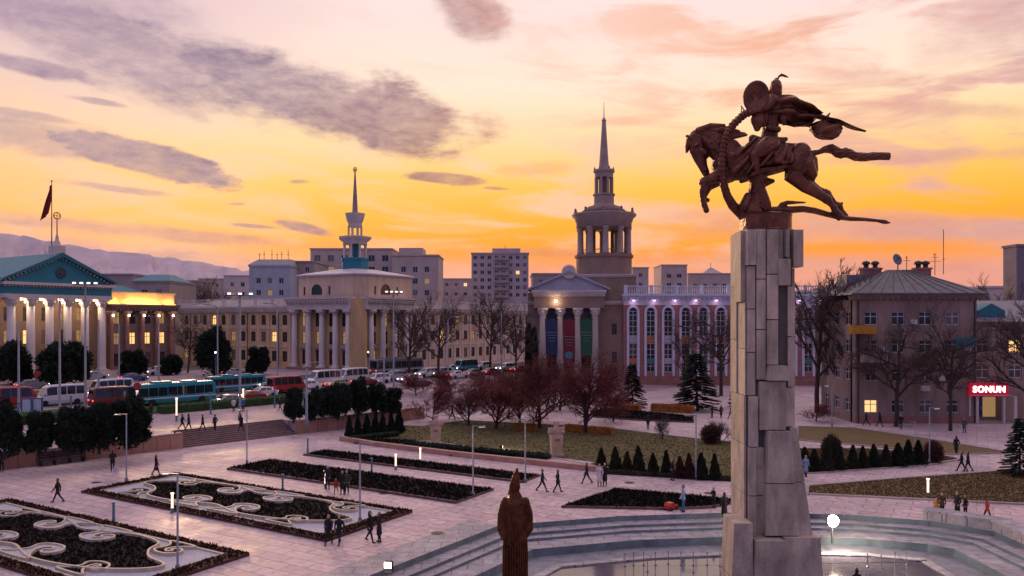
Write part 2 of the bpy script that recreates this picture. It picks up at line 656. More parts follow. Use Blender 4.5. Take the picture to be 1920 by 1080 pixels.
# ------------------------------------------------------------------ materials of the setting
def paving_mat(name, c1, c2, cm, sx, sy, rot=0.0, rough=0.45, patch=0.35, mortar=0.012):
    m = bpy.data.materials.new(name)
    m.use_nodes = True
    nt = m.node_tree
    b = nt.nodes['Principled BSDF']
    geo = nt.nodes.new('ShaderNodeNewGeometry')
    mp = nt.nodes.new('ShaderNodeMapping')
    mp.inputs['Rotation'].default_value = (0, 0, rot)
    nt.links.new(geo.outputs['Position'], mp.inputs['Vector'])
    br = nt.nodes.new('ShaderNodeTexBrick')
    br.inputs['Scale'].default_value = 1.0
    br.inputs['Brick Width'].default_value = sx
    br.inputs['Row Height'].default_value = sy
    br.inputs['Mortar Size'].default_value = mortar
    br.inputs['Mortar Smooth'].default_value = 0.3
    br.inputs['Bias'].default_value = 0.0
    br.inputs['Color1'].default_value = (*c1, 1)
    br.inputs['Color2'].default_value = (*c2, 1)
    br.inputs['Mortar'].default_value = (*cm, 1)
    nt.links.new(mp.outputs[0], br.inputs['Vector'])
    no = nt.nodes.new('ShaderNodeTexNoise')
    no.inputs['Scale'].default_value = 0.22
    no.inputs['Detail'].default_value = 8
    no.inputs['Roughness'].default_value = 0.7
    nt.links.new(geo.outputs['Position'], no.inputs['Vector'])
    rp = nt.nodes.new('ShaderNodeValToRGB')
    rp.color_ramp.elements[0].position = 0.32
    rp.color_ramp.elements[0].color = (1 - patch, 1 - patch, 1 - patch * .9, 1)
    rp.color_ramp.elements[1].position = 0.62
    rp.color_ramp.elements[1].color = (1.05, 1.03, 1.0, 1)
    nt.links.new(no.outputs[0], rp.inputs[0])
    n4 = nt.nodes.new('ShaderNodeTexNoise')
    n4.inputs['Scale'].default_value = 2.3
    n4.inputs['Detail'].default_value = 6
    nt.links.new(geo.outputs['Position'], n4.inputs['Vector'])
    r4 = nt.nodes.new('ShaderNodeValToRGB')
    r4.color_ramp.elements[0].position = 0.3
    r4.color_ramp.elements[0].color = (.68, .66, .69, 1)
    r4.color_ramp.elements[1].position = 0.6
    r4.color_ramp.elements[1].color = (1, 1, 1, 1)
    nt.links.new(n4.outputs[0], r4.inputs[0])
    mx = nt.nodes.new('ShaderNodeMix')
    mx.data_type = 'RGBA'
    mx.blend_type = 'MULTIPLY'
    mx.inputs[0].default_value = 1
    nt.links.new(br.outputs[0], mx.inputs[6])
    nt.links.new(rp.outputs[0], mx.inputs[7])
    mx2 = nt.nodes.new('ShaderNodeMix')
    mx2.data_type = 'RGBA'
    mx2.blend_type = 'MULTIPLY'
    mx2.inputs[0].default_value = 1
    nt.links.new(mx.outputs[2], mx2.inputs[6])
    nt.links.new(r4.outputs[0], mx2.inputs[7])
    nt.links.new(mx2.outputs[2], b.inputs['Base Color'])
    rr = nt.nodes.new('ShaderNodeMapRange')
    rr.inputs[1].default_value = 0.35
    rr.inputs[2].default_value = 0.65
    rr.inputs[3].default_value = rough - 0.1
    rr.inputs[4].default_value = rough + 0.22
    nt.links.new(no.outputs[0], rr.inputs[0])
    nt.links.new(rr.outputs[0], b.inputs['Roughness'])
    bp = nt.nodes.new('ShaderNodeBump')
    bp.inputs['Strength'].default_value = 0.35
    bp.inputs['Distance'].default_value = 0.03
    mh = nt.nodes.new('ShaderNodeMath')
    mh.operation = 'ADD'
    nt.links.new(br.outputs['Fac'], mh.inputs[0])
    nt.links.new(n4.outputs[0], mh.inputs[1])
    bp.invert = True
    nt.links.new(mh.outputs[0], bp.inputs['Height'])
    nt.links.new(bp.outputs[0], b.inputs['Normal'])
    b.inputs['Specular IOR Level'].default_value = 0.35
    MATS[name] = m
    return m


AXU = -math.atan2(U.y, U.x)
m_plaza = paving_mat('plaza_paving_stone', (.70, .55, .57), (.57, .44, .465), (.30, .24, .26), 1.9, 0.95, AXU, 0.6, 0.34, 0.035)
m_walk = paving_mat('pavement_slab', (.50, .38, .42), (.41, .31, .35), (.24, .19, .22), 1.4, 1.4, AXU, 0.66, 0.35, 0.03)
m_granite = paving_mat('basin_granite', (.46, .43, .47), (.37, .35, .39), (.15, .15, .18), 1.6, 0.9, 0.0, 0.5, 0.4, 0.03)
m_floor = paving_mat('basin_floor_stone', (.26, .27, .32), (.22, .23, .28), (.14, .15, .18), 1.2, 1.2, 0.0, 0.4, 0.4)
m_riser = mat('shade_tinted_riser_granite', (.13, .165, .20), .45, .35, 1.2, .2)  # dusk-blue shade of the step risers is put into this colour
m_ground = mat('city_ground', (.13, .115, .115), .9, .3, .15)
m_asphalt = mat('asphalt', (.055, .052, .055), .85, .3, .6, .3)
m_soil = mat('soil', (.022, .017, .016), 1.0, .5, 1.2, .6, spec=.05)
m_gravel = mat('pale_gravel', (.50, .50, .57), .9, .25, 9, .8)
m_cream = mat('cream_kerb_stone', (.50, .43, .34), .7, .2, 3, .2)
m_grass = mat('dry_lawn', (.125, .083, .030), .95, .45, .5, .9, col2=(.17, .115, .05), detail=9)
m_grasso = mat('olive_lawn', (.085, .075, .024), .95, .45, .5, .9, col2=(.14, .115, .045), detail=9)
m_grassg = mat('green_lawn', (.045, .085, .022), .95, .45, .6, .9)
m_kerb = mat('kerb_stone', (.34, .28, .28), .7, .2, 2, .2)
m_pinkstone = mat('pink_granite_panel', (.40, .215, .16), .6, .22, 1.2, .15, obj_rand=.22)
m_hedge = mat('dark_hedge_leaf', (.03, .022, .016), .9, .5, 4, .5)
m_steps = mat('step_stone', (.30, .21, .20), .7, .3, 1.5, .2)
m_tread = mat('step_dark_edge', (.10, .05, .05), .8, .3, 2)


def water_mat():
    m = mat('fountain_water', (.10, .09, .12), .08, .3, .8, spec=.7)
    nt = m.node_tree
    b = nt.nodes['Principled BSDF']
    geo = nt.nodes.new('ShaderNodeNewGeometry')
    no = nt.nodes.new('ShaderNodeTexNoise')
    no.inputs['Scale'].default_value = 1.6
    no.inputs['Detail'].default_value = 3
    nt.links.new(geo.outputs['Position'], no.inputs['Vector'])
    bp = nt.nodes.new('ShaderNodeBump')
    bp.inputs['Strength'].default_value = 0.12
    nt.links.new(no.outputs[0], bp.inputs['Height'])
    nt.links.new(bp.outputs[0], b.inputs['Normal'])
    return m


# ------------------------------------------------------------------ ground sheet with the sunken basin left open
RIM = [(29, 20), (29, 46.5), (26.5, 48.9), (22, 50.5), (15, 51.1), (7, 50.1), (-0.8, 47.8), (-7.1, 38.4), (-19, 20)]
C0 = Vector((10.0, 34.0))


def rim_r(a):
    d = Vector((math.cos(a), math.sin(a)))
    best = 1e9
    for i in range(len(RIM)):
        p, q = Vector(RIM[i]), Vector(RIM[(i + 1) % len(RIM)])
        e = q - p
        den = d.x * e.y - d.y * e.x
        if abs(den) < 1e-9:
            continue
        w = p - C0
        t = (w.x * e.y - w.y * e.x) / den
        s = (w.x * d.y - w.y * d.x) / den
        if t > 0 and -1e-6 <= s <= 1 + 1e-6:
            best = min(best, t)
    return best


angs = sorted(set([2 * math.pi * i / 150 for i in range(150)] + [math.atan2(q[1] - C0.y, q[0] - C0.x) % (2 * math.pi) for q in RIM]))
NA = len(angs)


def wall_r(a):
    d = Vector((math.cos(a), math.sin(a)))
    den = d.x * -WY + d.y * WX
    if den < 1e-6:
        return 1e9
    return (0.25 - dwall(C0.x, C0.y)) / den


vs_, fs_ = [], []
for a in angs:
    d = Vector((math.cos(a), math.sin(a)))
    for r in (rim_r(a), max(rim_r(a) + 1, min(145.0, wall_r(a)))):
        vs_.append((C0.x + d.x * r, C0.y + d.y * r, 0.0))
for i in range(NA):
    j = (i + 1) % NA
    fs_.append((2 * i, 2 * i + 1, 2 * j + 1, 2 * j))
struct(MB().add(vs_, fs_), 'plaza_paving', m_plaza)

rings = [0.15, .8, 2, 4, 7, 10, 14, 18, 22, 27, 32, 38, 44, 50, 57, 64, 72, 80, 90, 100, 112, 125, 140, 160, 185, 220, 280, 400, 700, 1500, 4000, 12000, 22000]
vs_, fs_ = [], []
for a in angs:
    d = Vector((math.cos(a), math.sin(a)))
    r0 = rim_r(a)
    for r in rings:
        p = C0 + d * (r0 + r)
        vs_.append((p.x, p.y, gz(p.x, p.y) - 0.14))
nr = len(rings)
for i in range(NA):
    j = (i + 1) % NA
    for k in range(nr - 1):
        fs_.append((i * nr + k, i * nr + k + 1, j * nr + k + 1, j * nr + k))
struct(MB().add(vs_, fs_), 'ground', m_ground)


def sd(s, d):
    return (W0[0] + s * WX - d * WY, W0[1] + s * WY + d * WX)


def sdpoly(s0, s1, d0, d1):
    return [sd(s0, d0), sd(s1, d0), sd(s1, d1), sd(s0, d1)]


sheet(sdpoly(47.5, 150, 0.3, 29), -0.004, 'pavement', m_walk, 4)
sheet(sdpoly(-90, 47.4, 18.2, 29), 0.0, 'pavement', m_walk, 4)
sheet(sdpoly(-90, 330, 29, 55), -0.02, 'road', m_asphalt, 6)
sheet(sdpoly(-90, 330, 55.2, 84), 0.1, 'pavement', m_walk, 6)
rk = MB()
kerb(rk, [sd(s, 29) for s in range(-90, 150, 6)], .3, -.2, .12, False)
kerb(rk, [sd(s, 55.1) for s in range(-90, 330, 8)], .3, -.2, .13, False)
struct(rk, 'road_kerb', m_kerb)
m_white = mat('road_paint', (.62, .6, .6), .7, .15, 2)
mk = MB()
for d in (33.2, 37.5, 46.5, 50.8):
    for s in range(-60, 200, 9):
        a, b = sd(s, d), sd(s + 4, d)
        n = Vector((-WY, WX)) * .08
        mk.add([(a[0] - n.x, a[1] - n.y, 2.0), (b[0] - n.x, b[1] - n.y, 2.0), (b[0] + n.x, b[1] + n.y, 2.0), (a[0] + n.x, a[1] + n.y, 2.0)], [(0, 3, 2, 1)])
struct(mk, 'road_marking', m_white)
sheet(sdpoly(-60, 44, 18.8, 27), 0.05, 'lawn', m_grassg, 4)

# the sunken basin: granite steps down to the floor and the water
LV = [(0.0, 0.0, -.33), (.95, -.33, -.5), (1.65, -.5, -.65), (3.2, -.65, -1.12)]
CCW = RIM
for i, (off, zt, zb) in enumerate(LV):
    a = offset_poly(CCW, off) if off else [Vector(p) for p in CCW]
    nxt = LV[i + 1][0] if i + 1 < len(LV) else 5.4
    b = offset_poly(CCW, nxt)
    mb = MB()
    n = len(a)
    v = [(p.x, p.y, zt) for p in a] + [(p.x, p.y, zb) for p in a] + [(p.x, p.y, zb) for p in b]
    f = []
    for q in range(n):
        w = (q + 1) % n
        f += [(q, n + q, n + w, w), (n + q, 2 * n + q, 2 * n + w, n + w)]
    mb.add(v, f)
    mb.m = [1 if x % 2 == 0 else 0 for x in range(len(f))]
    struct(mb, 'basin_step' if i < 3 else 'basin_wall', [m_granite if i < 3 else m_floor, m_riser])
inner = offset_poly(CCW, 5.4)
lip = MB()
kerb(lip, inner, .5, -1.4, -1.0, True, ground=False)
struct(lip, 'basin_lip', m_granite)
fl = MB()
fl.add([(p.x, p.y, -1.45) for p in inner], [tuple(range(len(inner)))])
struct(fl, 'basin_floor', m_floor)
wt = MB()
wi = offset_poly(CCW, 5.6)
wt.add([(p.x, p.y, -1.08) for p in wi], [tuple(range(len(wi)))])
struct(wt, 'water', water_mat())
band = MB()
bo = [(29.9, 20), (-0.8 - 1.2, 48.6)]
o1 = [Vector(p) for p in RIM[6:]]
e = (o1[1] - o1[0]).normalized()
nrm = Vector((e.y, -e.x))
o2 = [p + nrm * 2.2 for p in o1]
band.add([(p.x, p.y, .006) for p in o1] + [(p.x, p.y, .006) for p in o2], [(0, 1, 4, 3), (1, 2, 5, 4)])
struct(band, 'rim_pavement', m_granite)
pw = MB()
pp = [(29.6, 22), (29.6, 46.9), (26.6, 49.7)]
kerb(pw, pp, 1.1, 0, .52, False)
pr = tag(pw.build('parapet_wall', m_granite), 'low pale granite parapet along the edge of the sunken fountain basin', 'parapet')
cp = MB()
kerb(cp, pp, 1.3, .52, .62, False)
cp.build('coping', m_granite, pr)

# ------------------------------------------------------------------ raised terrace, its steps and its panelled walls
TZ = 1.4
T0, T1, S0, S1, TD = -70.0, 46.8, 15.5, 28.2, 18.6
tb = MB()
tb.prism(sdpoly(T0, S0, 0, TD), -.4, TZ)
tb.prism(sdpoly(S0, S1, 3.3, TD), -.4, TZ)
tb.prism(sdpoly(S1, T1, 0, TD), -.4, TZ)
struct(tb, 'terrace', m_walk)
stp = tag(put('terrace_steps', None, None), kind='structure')
NS = 9
for i in range(NS):
    d0 = i * .365
    z1 = (i + 1) * TZ / NS
    mb = MB()
    mb.prism(sdpoly(S0 + .01, S1 - .01, d0, d0 + .38), -.2, z1 - .03, 0)
    mb.prism(sdpoly(S0 + .01, S1 - .01, d0 - .03, d0 + .12), z1 - .05, z1, 1)
    mb.prism(sdpoly(S0 + .01, S1 - .01, d0 + .12, d0 + .385), z1 - .06, z1 - .004, 0)
    mb.build('step', [m_steps, m_tread], stp)


def panel_wall(s0, s1, label, pw_):
    c = sd((s0 + s1) / 2, 0)
    r = root('retaining_wall', label, 'wall', (c[0], c[1], 0), math.atan2(WY, WX))
    L = s1 - s0
    n = max(1, round(L / pw_))
    w = L / n
    core = MB()
    core.box(-L / 2, L / 2, .004, .4, -.3, TZ)
    core.build('wall_core', m_kerb, r)
    me = MB().box(-w / 2 + .02, w / 2 - .02, -.09, .0, 0.0, TZ - .02).mesh('panel', m_pinkstone)
    me2 = MB().box(-w / 2 + .02, w / 2 - .02, -.075, .0, 0.0, TZ + .02).mesh('panel', m_pinkstone)
    for i in range(n):
        put('panel', rnd.choice((me, me2)), r, (-L / 2 + w * (i + .5), 0, 0))
    cap_ = MB().box(-L / 2, L / 2, -.02, .5, TZ + .03, TZ + .14)
    cap_.build('coping', m_kerb, r)
    return r


panel_wall(-28, 2.6, 'pink granite panelled retaining wall under the dark bushes, left of the bench niche', 1.35)
panel_wall(6.6, S0, 'pink granite panelled retaining wall between the bench niche and the terrace steps', 1.35)
panel_wall(S1, T1, 'pink granite panelled retaining wall on the far side of the terrace steps', 1.35)
nb = sd(4.6, 0)
nr_ = root('bench', 'long dark bench set in the niche of the pink retaining wall', 'bench', (nb[0], nb[1], 0), math.atan2(WY, WX))
m_darkwood = mat('dark_bench_wood', (.05, .03, .028), .6, .3, 3)
for i in range(4):
    MB().box(-1.9, 1.9, -.75 + i * .15, -.63 + i * .15, .44, .49).build('seat_slat', m_darkwood, nr_)
for i in range(3):
    MB().box(-1.9, 1.9, -.12, -.07, .6 + i * .2, .74 + i * .2).build('back_slat', m_darkwood, nr_)
for x in (-1.7, -.6, .6, 1.7):
    MB().box(x - .05, x + .05, -.72, -.05, 0, .44).box(x - .04, x + .04, -.07, -.02, .44, 1.2).build('leg', m_darkwood, nr_)

# ------------------------------------------------------------------ lawns and their kerbs
def pxpoly(pts):
    return [tuple(G(x, y)[:2]) for x, y in pts]


lawns = [
    ('lawn', [(652, 812), (700, 797), (790, 800), (872, 789), (985, 795), (1130, 802), (1260, 818), (1405, 834), (1405, 893), (1345, 899), (1150, 882), (1060, 864), (930, 846), (800, 828), (700, 832), (656, 828)], m_grasso),
    ('lawn', [(1495, 800), (1600, 803), (1730, 822), (1900, 850), (1780, 853), (1640, 838), (1495, 826)], m_grass),
    ('lawn', [(1495, 842), (1620, 842), (1760, 853), (1800, 862), (1740, 873), (1500, 890)], m_grass),
    ('lawn', [(1515, 912), (1700, 897), (1880, 884), (2040, 880), (2040, 952), (1700, 936), (1515, 927)], m_grass),
]
kb = MB()
for nm, pl, m_ in lawns:
    q = pxpoly(pl)
    sheet(q, 0.05, nm, m_, 5)
    kerb(kb, q, .28, -.15, .11, True)
struct(kb, 'lawn_kerb', m_kerb)


def tufts(mb, n, inside, z0, h, rng_, spread=.18):
    """n small upright sprays of narrow leaves"""
    c = 0
    while c < n:
        p = inside()
        if p is None:
            continue
        c += 1
        x, y = p
        for _ in range(3):
            a = rng_.uniform(0, 6.28)
            w = rng_.uniform(.03, .07)
            hh = h * rng_.uniform(.5, 1.2)
            dx, dy = math.cos(a), math.sin(a)
            lx, ly = rng_.uniform(-spread, spread), rng_.uniform(-spread, spread)
            mb.add([(x - dy * w, y + dx * w, z0), (x + dy * w, y - dx * w, z0), (x + lx, y + ly, z0 + hh)], [(0, 1, 2)])


def pip(p, poly):
    x, y = p
    c = False
    n = len(poly)
    for i in range(n):
        x1, y1 = poly[i][0], poly[i][1]
        x2, y2 = poly[i - 1][0], poly[i - 1][1]
        if (y1 > y) != (y2 > y) and x < (x2 - x1) * (y - y1) / (y2 - y1) + x1:
            c = not c
    return c


def sampler(poly, rng_):
    xs, ys = [p[0] for p in poly], [p[1] for p in poly]

    def f():
        p = (rng_.uniform(min(xs), max(xs)), rng_.uniform(min(ys), max(ys)))
        return p if pip(p, poly) else None
    return f


m_plant = mat('dark_winter_plant', (.016, .015, .014), 1.0, .6, 2, spec=.05)
m_plant2 = mat('grey_winter_plant', (.06, .055, .055), .9, .5, 2)

# grass blades thicken the nearest lawns
gr = random.Random(3)
for nm, pl, m_ in lawns[:1] + lawns[2:]:
    q = pxpoly(pl)
    mb = MB()
    tufts(mb, 9000, sampler(q, gr), .05, .08, gr, .08)
    tag(mb.build('grass', m_), 'short dry winter grass growing on the brown lawn', 'grass', kind='stuff')


def dark_bed(label, poly, n, loc):
    r = root('flower_bed', label, 'flower bed', (loc.x, loc.y, 0))
    q = [(p[0] - loc.x, p[1] - loc.y) for p in poly]
    mb = MB()
    mb.prism(q, 0, .13)
    mb.build('soil', m_soil, r)
    k_ = MB()
    kerb(k_, q, .22, 0, .16, True, ground=False)
    k_.build('kerb', mat('bed_edging', (.12, .07, .065), .8, .3, 2), r)
    t = MB()
    tufts(t, n, sampler(q, gr), .12, .2, gr, .14)
    tag(t.build('plants', m_plant, r), kind='stuff')
    return r


def uvrect(u0, u1, v0, v1):
    return [tuple(bed(a, b)[:2]) for a, b in ((u0, v0), (u1, v0), (u1, v1), (u0, v1))]


dark_bed('wide plain dark flower bed in the paving behind the patterned beds', uvrect(1.8, 25.5, 3.7, 8.4), 2600, bed(13, 6))
dark_bed('narrow plain dark flower bed strip nearest the two busts', uvrect(2.3, 26, 11.9, 14.7), 1600, bed(13, 13))
tri = pxpoly([(1055, 952), (1155, 919), (1270, 929), (1390, 941), (1330, 953), (1250, 956)])
dark_bed('triangular dark flower bed beside the fountain basin rim', tri, 1500, Vector((sum(p[0] for p in tri) / 6, sum(p[1] for p in tri) / 6)))
strip_ = pxpoly([(1108, 772), (1180, 770), (1300, 782), (1300, 793), (1200, 789), (1115, 783)])
dark_bed('low dark planting strip along the path behind the red trees', strip_, 1500, Vector((strip_[0][0], strip_[0][1])))


def smooth_closed(pts, n=5):
    """Catmull-Rom through a closed outline"""
    m = len(pts)
    out = []
    for i in range(m):
        p0, p1, p2, p3 = (Vector(pts[(i + k) % m]) for k in (-1, 0, 1, 2))
        for j in range(n):
            t = j / n
            out.append(0.5 * ((2 * p1) + (p2 - p0) * t + (2 * p0 - 5 * p1 + 4 * p2 - p3) * t * t + (3 * p1 - p0 - 3 * p2 + p3) * t ** 3))
    return out


def hook(cx, cy, sx, sy):
    """a ram's horn scroll"""
    base = [(0.25, 0.3), (1.0, .75), (2.1, .95), (3.2, 1.35), (4.2, 2.2), (3.9, 3.0), (2.6, 3.3), (1.5, 2.9), (1.5, 2.25), (2.3, 2.1), (2.9, 2.45), (3.2, 2.1), (2.4, 1.6), (1.4, 1.55), (.4, 1.15)]
    return [(cx + sx * x, cy + sy * y) for x, y in base]


def ornate_bed(label, u0, v0):
    LU, LW = 24.4, 7.7
    o = bed(u0, v0)
    r = root('flower_bed', label, 'flower bed', (o.x, o.y, 0), math.atan2(U.y, U.x))
    # local x runs along the bed, local y across it
    mb = MB()
    mb.box(0, LU, 0, LW, 0, .10)
    mb.build('gravel', m_gravel, r)
    hb = MB()
    hb2 = MB()
    for a, b, c, d in ((-.1, LU + .1, -.1, .62), (-.1, LU + .1, LW - .62, LW + .1), (-.1, .9, .62, LW - .62), (LU - .9, LU + .1, .62, LW - .62)):
        h = MB()
        h.box(a, b, c, d, 0, .16)
        h.build('border_soil', mat('border_brown_soil', (.075, .035, .025), .95, .4, 2, .5), r)
        t = MB()
        tufts(t, int(60 * (b - a) * (d - c)), lambda a=a, b=b, c=c, d=d: (gr.uniform(a, b), gr.uniform(c, d)), .15, .12, gr, .1)
        tag(t.build('border_plants', mat('rusty_border_plant', (.05, .022, .016), 1.0, .5, 2, spec=.05), r), kind='stuff')
    ik = MB()
    kerb(ik, [(1.0, .72), (LU - 1.0, .72), (LU - 1.0, LW - .72), (1.0, LW - .72)], .14, .1, .18, True, ground=False)
    ik.build('inner_kerb', m_cream, r)
    cx, cy = LU / 2, LW / 2
    # dark planting: two broad lobes joined by a waist
    half = [(.0, -1.9), (1.6, -2.3), (3.2, -2.7), (5.4, -2.6), (8.0, -2.0), (10.1, -.8), (10.4, .15), (8.6, .55), (7.4, 1.35), (6.6, 2.45), (4.4, 2.75), (2.8, 2.5), (1.5, 2.2)]
    dark = smooth_closed([(cx + x, cy + y) for x, y in half] + [(cx - x, cy - y) for x, y in half], 6)

    def scroll(sx, sy, ox, oy, k=1.0):
        base = [(2.1, 1.35), (1.3, .75), (.9, -.05), (1.25, -.8), (.4, -1.35), (-.9, -1.3), (-1.6, -.6), (-1.35, .0), (-.7, .12), (-.35, -.3), (-.75, -.55), (-.35, -.85), (.15, -.55), (.1, .1), (-.5, .7), (-1.3, 1.35)]
        return smooth_closed([(cx + ox + sx * k * x, cy + oy + sy * k * y) for x, y in base], 4)

    shapes = [(dark, 0)]
    for sx, sy, ox, oy in ((1, 1, -2.3, 1.6), (-1, 1, 2.3, 1.6), (1, -1, -2.3, -1.6), (-1, -1, 2.3, -1.6)):
        shapes.append((scroll(sx, sy, ox, oy + sy * .25, .82), 1))
    for sx, sy, ox, oy in ((1, 1, -7.4, 1.9), (-1, -1, 7.4, -1.9 - .15), (-1, 1, 8.2, 2.2), (1, -1, -8.2, -2.2)):
        shapes.append((scroll(sx, sy, ox, oy, .62), 2))
    for i, (s_, kind_) in enumerate(shapes):
        q = [(p[0], p[1]) for p in s_]
        m = MB()
        m.prism(q, .08, (.15, .22, .16)[kind_] + .003 * i)
        pl = m.build(('planting', 'gravel_scroll', 'planting')[kind_], m_gravel if kind_ == 1 else m_soil, r)
        k_ = MB()
        kerb(k_, q, .12, .1, (.3, .3, .26)[kind_] + .003 * i, True, ground=False)
        k_.build('kerb', m_cream, pl)
        if kind_ != 1:
            t = MB()
            holes = [h_ for h_, kk in shapes if kk == 1]
            sm = sampler(q, gr)

            def pick(sm=sm):
                p = sm()
                return None if p is None or any(pip(p, h_) for h_ in holes) else p
            tufts(t, 2200 if kind_ == 0 else 110, pick, .15, .11, gr, .1)
            tag(t.build('plants', m_plant, pl), kind='stuff')
    return r


ornate_bed('patterned flower bed with dark scrolls on pale gravel, the farther of the two', 0, -7.7)
ornate_bed('patterned flower bed with dark scrolls on pale gravel, cut by the frame edge', -1.7, -19.6)
# small paved squares under the busts and low beds round them
m_pale = mat('pale_pink_slab', (.50, .42, .45), .55, .15, 1.2, .1)
sheet(pxpoly([(745, 840), (800, 831), (905, 843), (860, 853)]), 0.075, 'bust_paving', m_pale, 0)
sheet(pxpoly([(935, 862), (990, 853), (1115, 868), (1080, 880)]), 0.075, 'bust_paving', m_pale, 0)
for lab, pl in (('small dark planting patch between the two busts', [(845, 855), (895, 842), (985, 853), (950, 864)]), ('small dark planting patch in front of the first bust', [(665, 832), (700, 824), (785, 828), (735, 838)])):
    q = pxpoly(pl)
    dark_bed(lab, q, 350, Vector((q[0][0], q[0][1])))
dcm = MB().lathe([(.38, 0), (.38, .012), (.3, .014), (.28, .008)], 20).mesh('drain_cover', mat('iron_cover', (.05, .045, .045), .6, .3, 8, .5))
for i, (x, y, lab) in enumerate(((430, 1045, 'right of the nearer patterned bed'), (720, 925, 'between two flower beds'), (820, 1000, 'near the basin rim'), (1180, 905, 'left of the triangular bed tip'), (1330, 925, 'right of the triangular bed'), (180, 905, 'left of the farther patterned bed'), (560, 880, 'left of the family on the plaza'))):
    g = G(x, y)
    tag(put('drain_cover', dcm, None, (g.x, g.y, .004)), 'round dark iron drain cover in the paving ' + lab, 'drain cover', 'drain covers in the plaza')
lk = MB()
kerb(lk, pxpoly([(640, 826), (700, 836), (860, 856), (1000, 871), (1140, 886)]), .5, 0, .45, False)
tag(lk.build('kerb_wall', m_pinkstone), 'low pink stone kerb wall edging the lawn with the busts', 'wall')

# ------------------------------------------------------------------ buildings
m_glass = mat('window_glass', (.025, .03, .04), .08, .3, .5, spec=.8)
m_curtain = mat('curtained_window', (.16, .15, .15), .25, .4, 2.5, spec=.6)
m_litglass = mat('lit_window', (.5, .3, .12), .3, .2, 1, emit=(1.0, .55, .2), estr=1.1)
m_dimglass = mat('dim_lit_window', (.2, .12, .05), .2, .2, 1, emit=(1.0, .6, .25), estr=.22)
m_wframe = mat('white_window_frame', (.55, .54, .56), .5, .1, 2)
m_bframe = mat('brown_window_frame', (.12, .075, .05), .6, .2, 2)
m_yellow = mat('ochre_plaster', (.62, .42, .22), .85, .24, 1.0, .15, stretch=(.5, .5, .12))
m_peach = mat('peach_plaster', (.62, .47, .35), .85, .22, 1.0, .15, stretch=(.5, .5, .12))
m_trim = mat('pale_plaster_trim', (.60, .53, .51), .8, .14, .6, .1)
m_teal = mat('teal_painted_metal', (.02, .16, .22), .55, .25, .5)
m_tealwall = mat('teal_plaster', (.03, .21, .27), .7, .2, .4)
m_roofgrey = mat('grey_metal_roof', (.19, .18, .22), .5, .18, .6)
m_rooflight = mat('pale_metal_roof', (.58, .53, .58), .5, .12, .5)
m_column = mat('white_column_stone', (.62, .56, .55), .7, .1, .8, .1)
m_brown = mat('brown_stone', (.27, .185, .15), .85, .2, .4, .2)
m_brick = mat('dull_red_brick', (.31, .15, .125), .85, .22, .8, .25)
m_grey = mat('grey_render', (.36, .30, .29), .85, .15, .3, .15)
m_apart = mat('apartment_brick', (.27, .19, .165), .85, .34, 1.0, .4, stretch=(.7, .7, .2))
m_darkm = mat('dark_metal', (.03, .03, .034), .5, .3, 3)
m_lampw = mat('warm_lamp', (1, .85, .6), .4, 0, 1, emit=(1.0, .72, .42), estr=9)
m_lampc = mat('cool_lamp', (1, .95, .9), .4, 0, 1, emit=(1.0, .88, .8), estr=9)
m_lampp = mat('pink_lamp', (1, .8, .95), .4, 0, 1, emit=(1.0, .6, .85), estr=4)


def lamp_light(parent, loc, power, col, radius=.15, typ='POINT', rot=None, size=None):
    l = bpy.data.lights.new('lamp_light', typ)
    l.energy = power
    l.color = col
    if typ == 'POINT':
        l.shadow_soft_size = radius
    if typ == 'AREA':
        l.shape = 'RECTANGLE'
        l.size, l.size_y = size
    o = bpy.data.objects.new('lamp_light', l)
    COL.objects.link(o)
    o.location = loc
    if rot:
        o.rotation_euler = rot
    if parent:
        o.parent = parent
    return o


WIN = {}


def win_meshes(w, h, arch, style, fm, gm):
    key = (round(w, 2), round(h, 2), arch, style, fm.name, gm.name)
    if key in WIN:
        return WIN[key]
    t = .09 if w > .9 else .06
    f = MB()
    hr = h - w / 2 if arch else h
    f.box(-w / 2, -w / 2 + t, 0, .1, 0, hr)
    f.box(w / 2 - t, w / 2, 0, .1, 0, hr)
    f.box(-w / 2 + t, w / 2 - t, 0, .1, 0, t)
    n = 8
    if arch:
        for i in range(n):
            a, b = math.pi * i / n, math.pi * (i + 1) / n
            r0, r1 = w / 2 - t, w / 2
            f.prism_y([(r0 * math.cos(a), hr + r0 * math.sin(a)), (r1 * math.cos(a), hr + r1 * math.sin(a)), (r1 * math.cos(b), hr + r1 * math.sin(b)), (r0 * math.cos(b), hr + r0 * math.sin(b))], 0, .1)
        f.box(-w / 2 + t, w / 2 - t, .01, .09, hr - t / 2, hr + t / 2)
    else:
        f.box(-w / 2 + t, w / 2 - t, 0, .1, h - t, h)
    top = hr if arch else h - t
    if style >= 1:
        f.box(-t / 2, t / 2, .015, .085, t, top if not arch else hr - t / 2)
    if style == 2:
        f.box(-w / 2 + t, w / 2 - t, .02, .08, h * .62, h * .62 + t)
    if style == 3:
        for q in range(1, int(h / 1.1)):
            f.box(-w / 2 + t, w / 2 - t, .02, .08, q * 1.1, q * 1.1 + t)
    p = MB()
    pts = [(-w / 2 + .02, .02), (w / 2 - .02, .02)]
    if arch:
        r = w / 2 - .02
        pts += [(r * math.cos(math.pi * i / 10), hr + r * math.sin(math.pi * i / 10)) for i in range(11)]
    else:
        pts += [(w / 2 - .02, h - .02), (-w / 2 + .02, h - .02)]
    p.prism_y(pts, .05, .06)
    WIN[key] = (f.mesh('window', fm), p.mesh('pane', gm))
    return WIN[key]


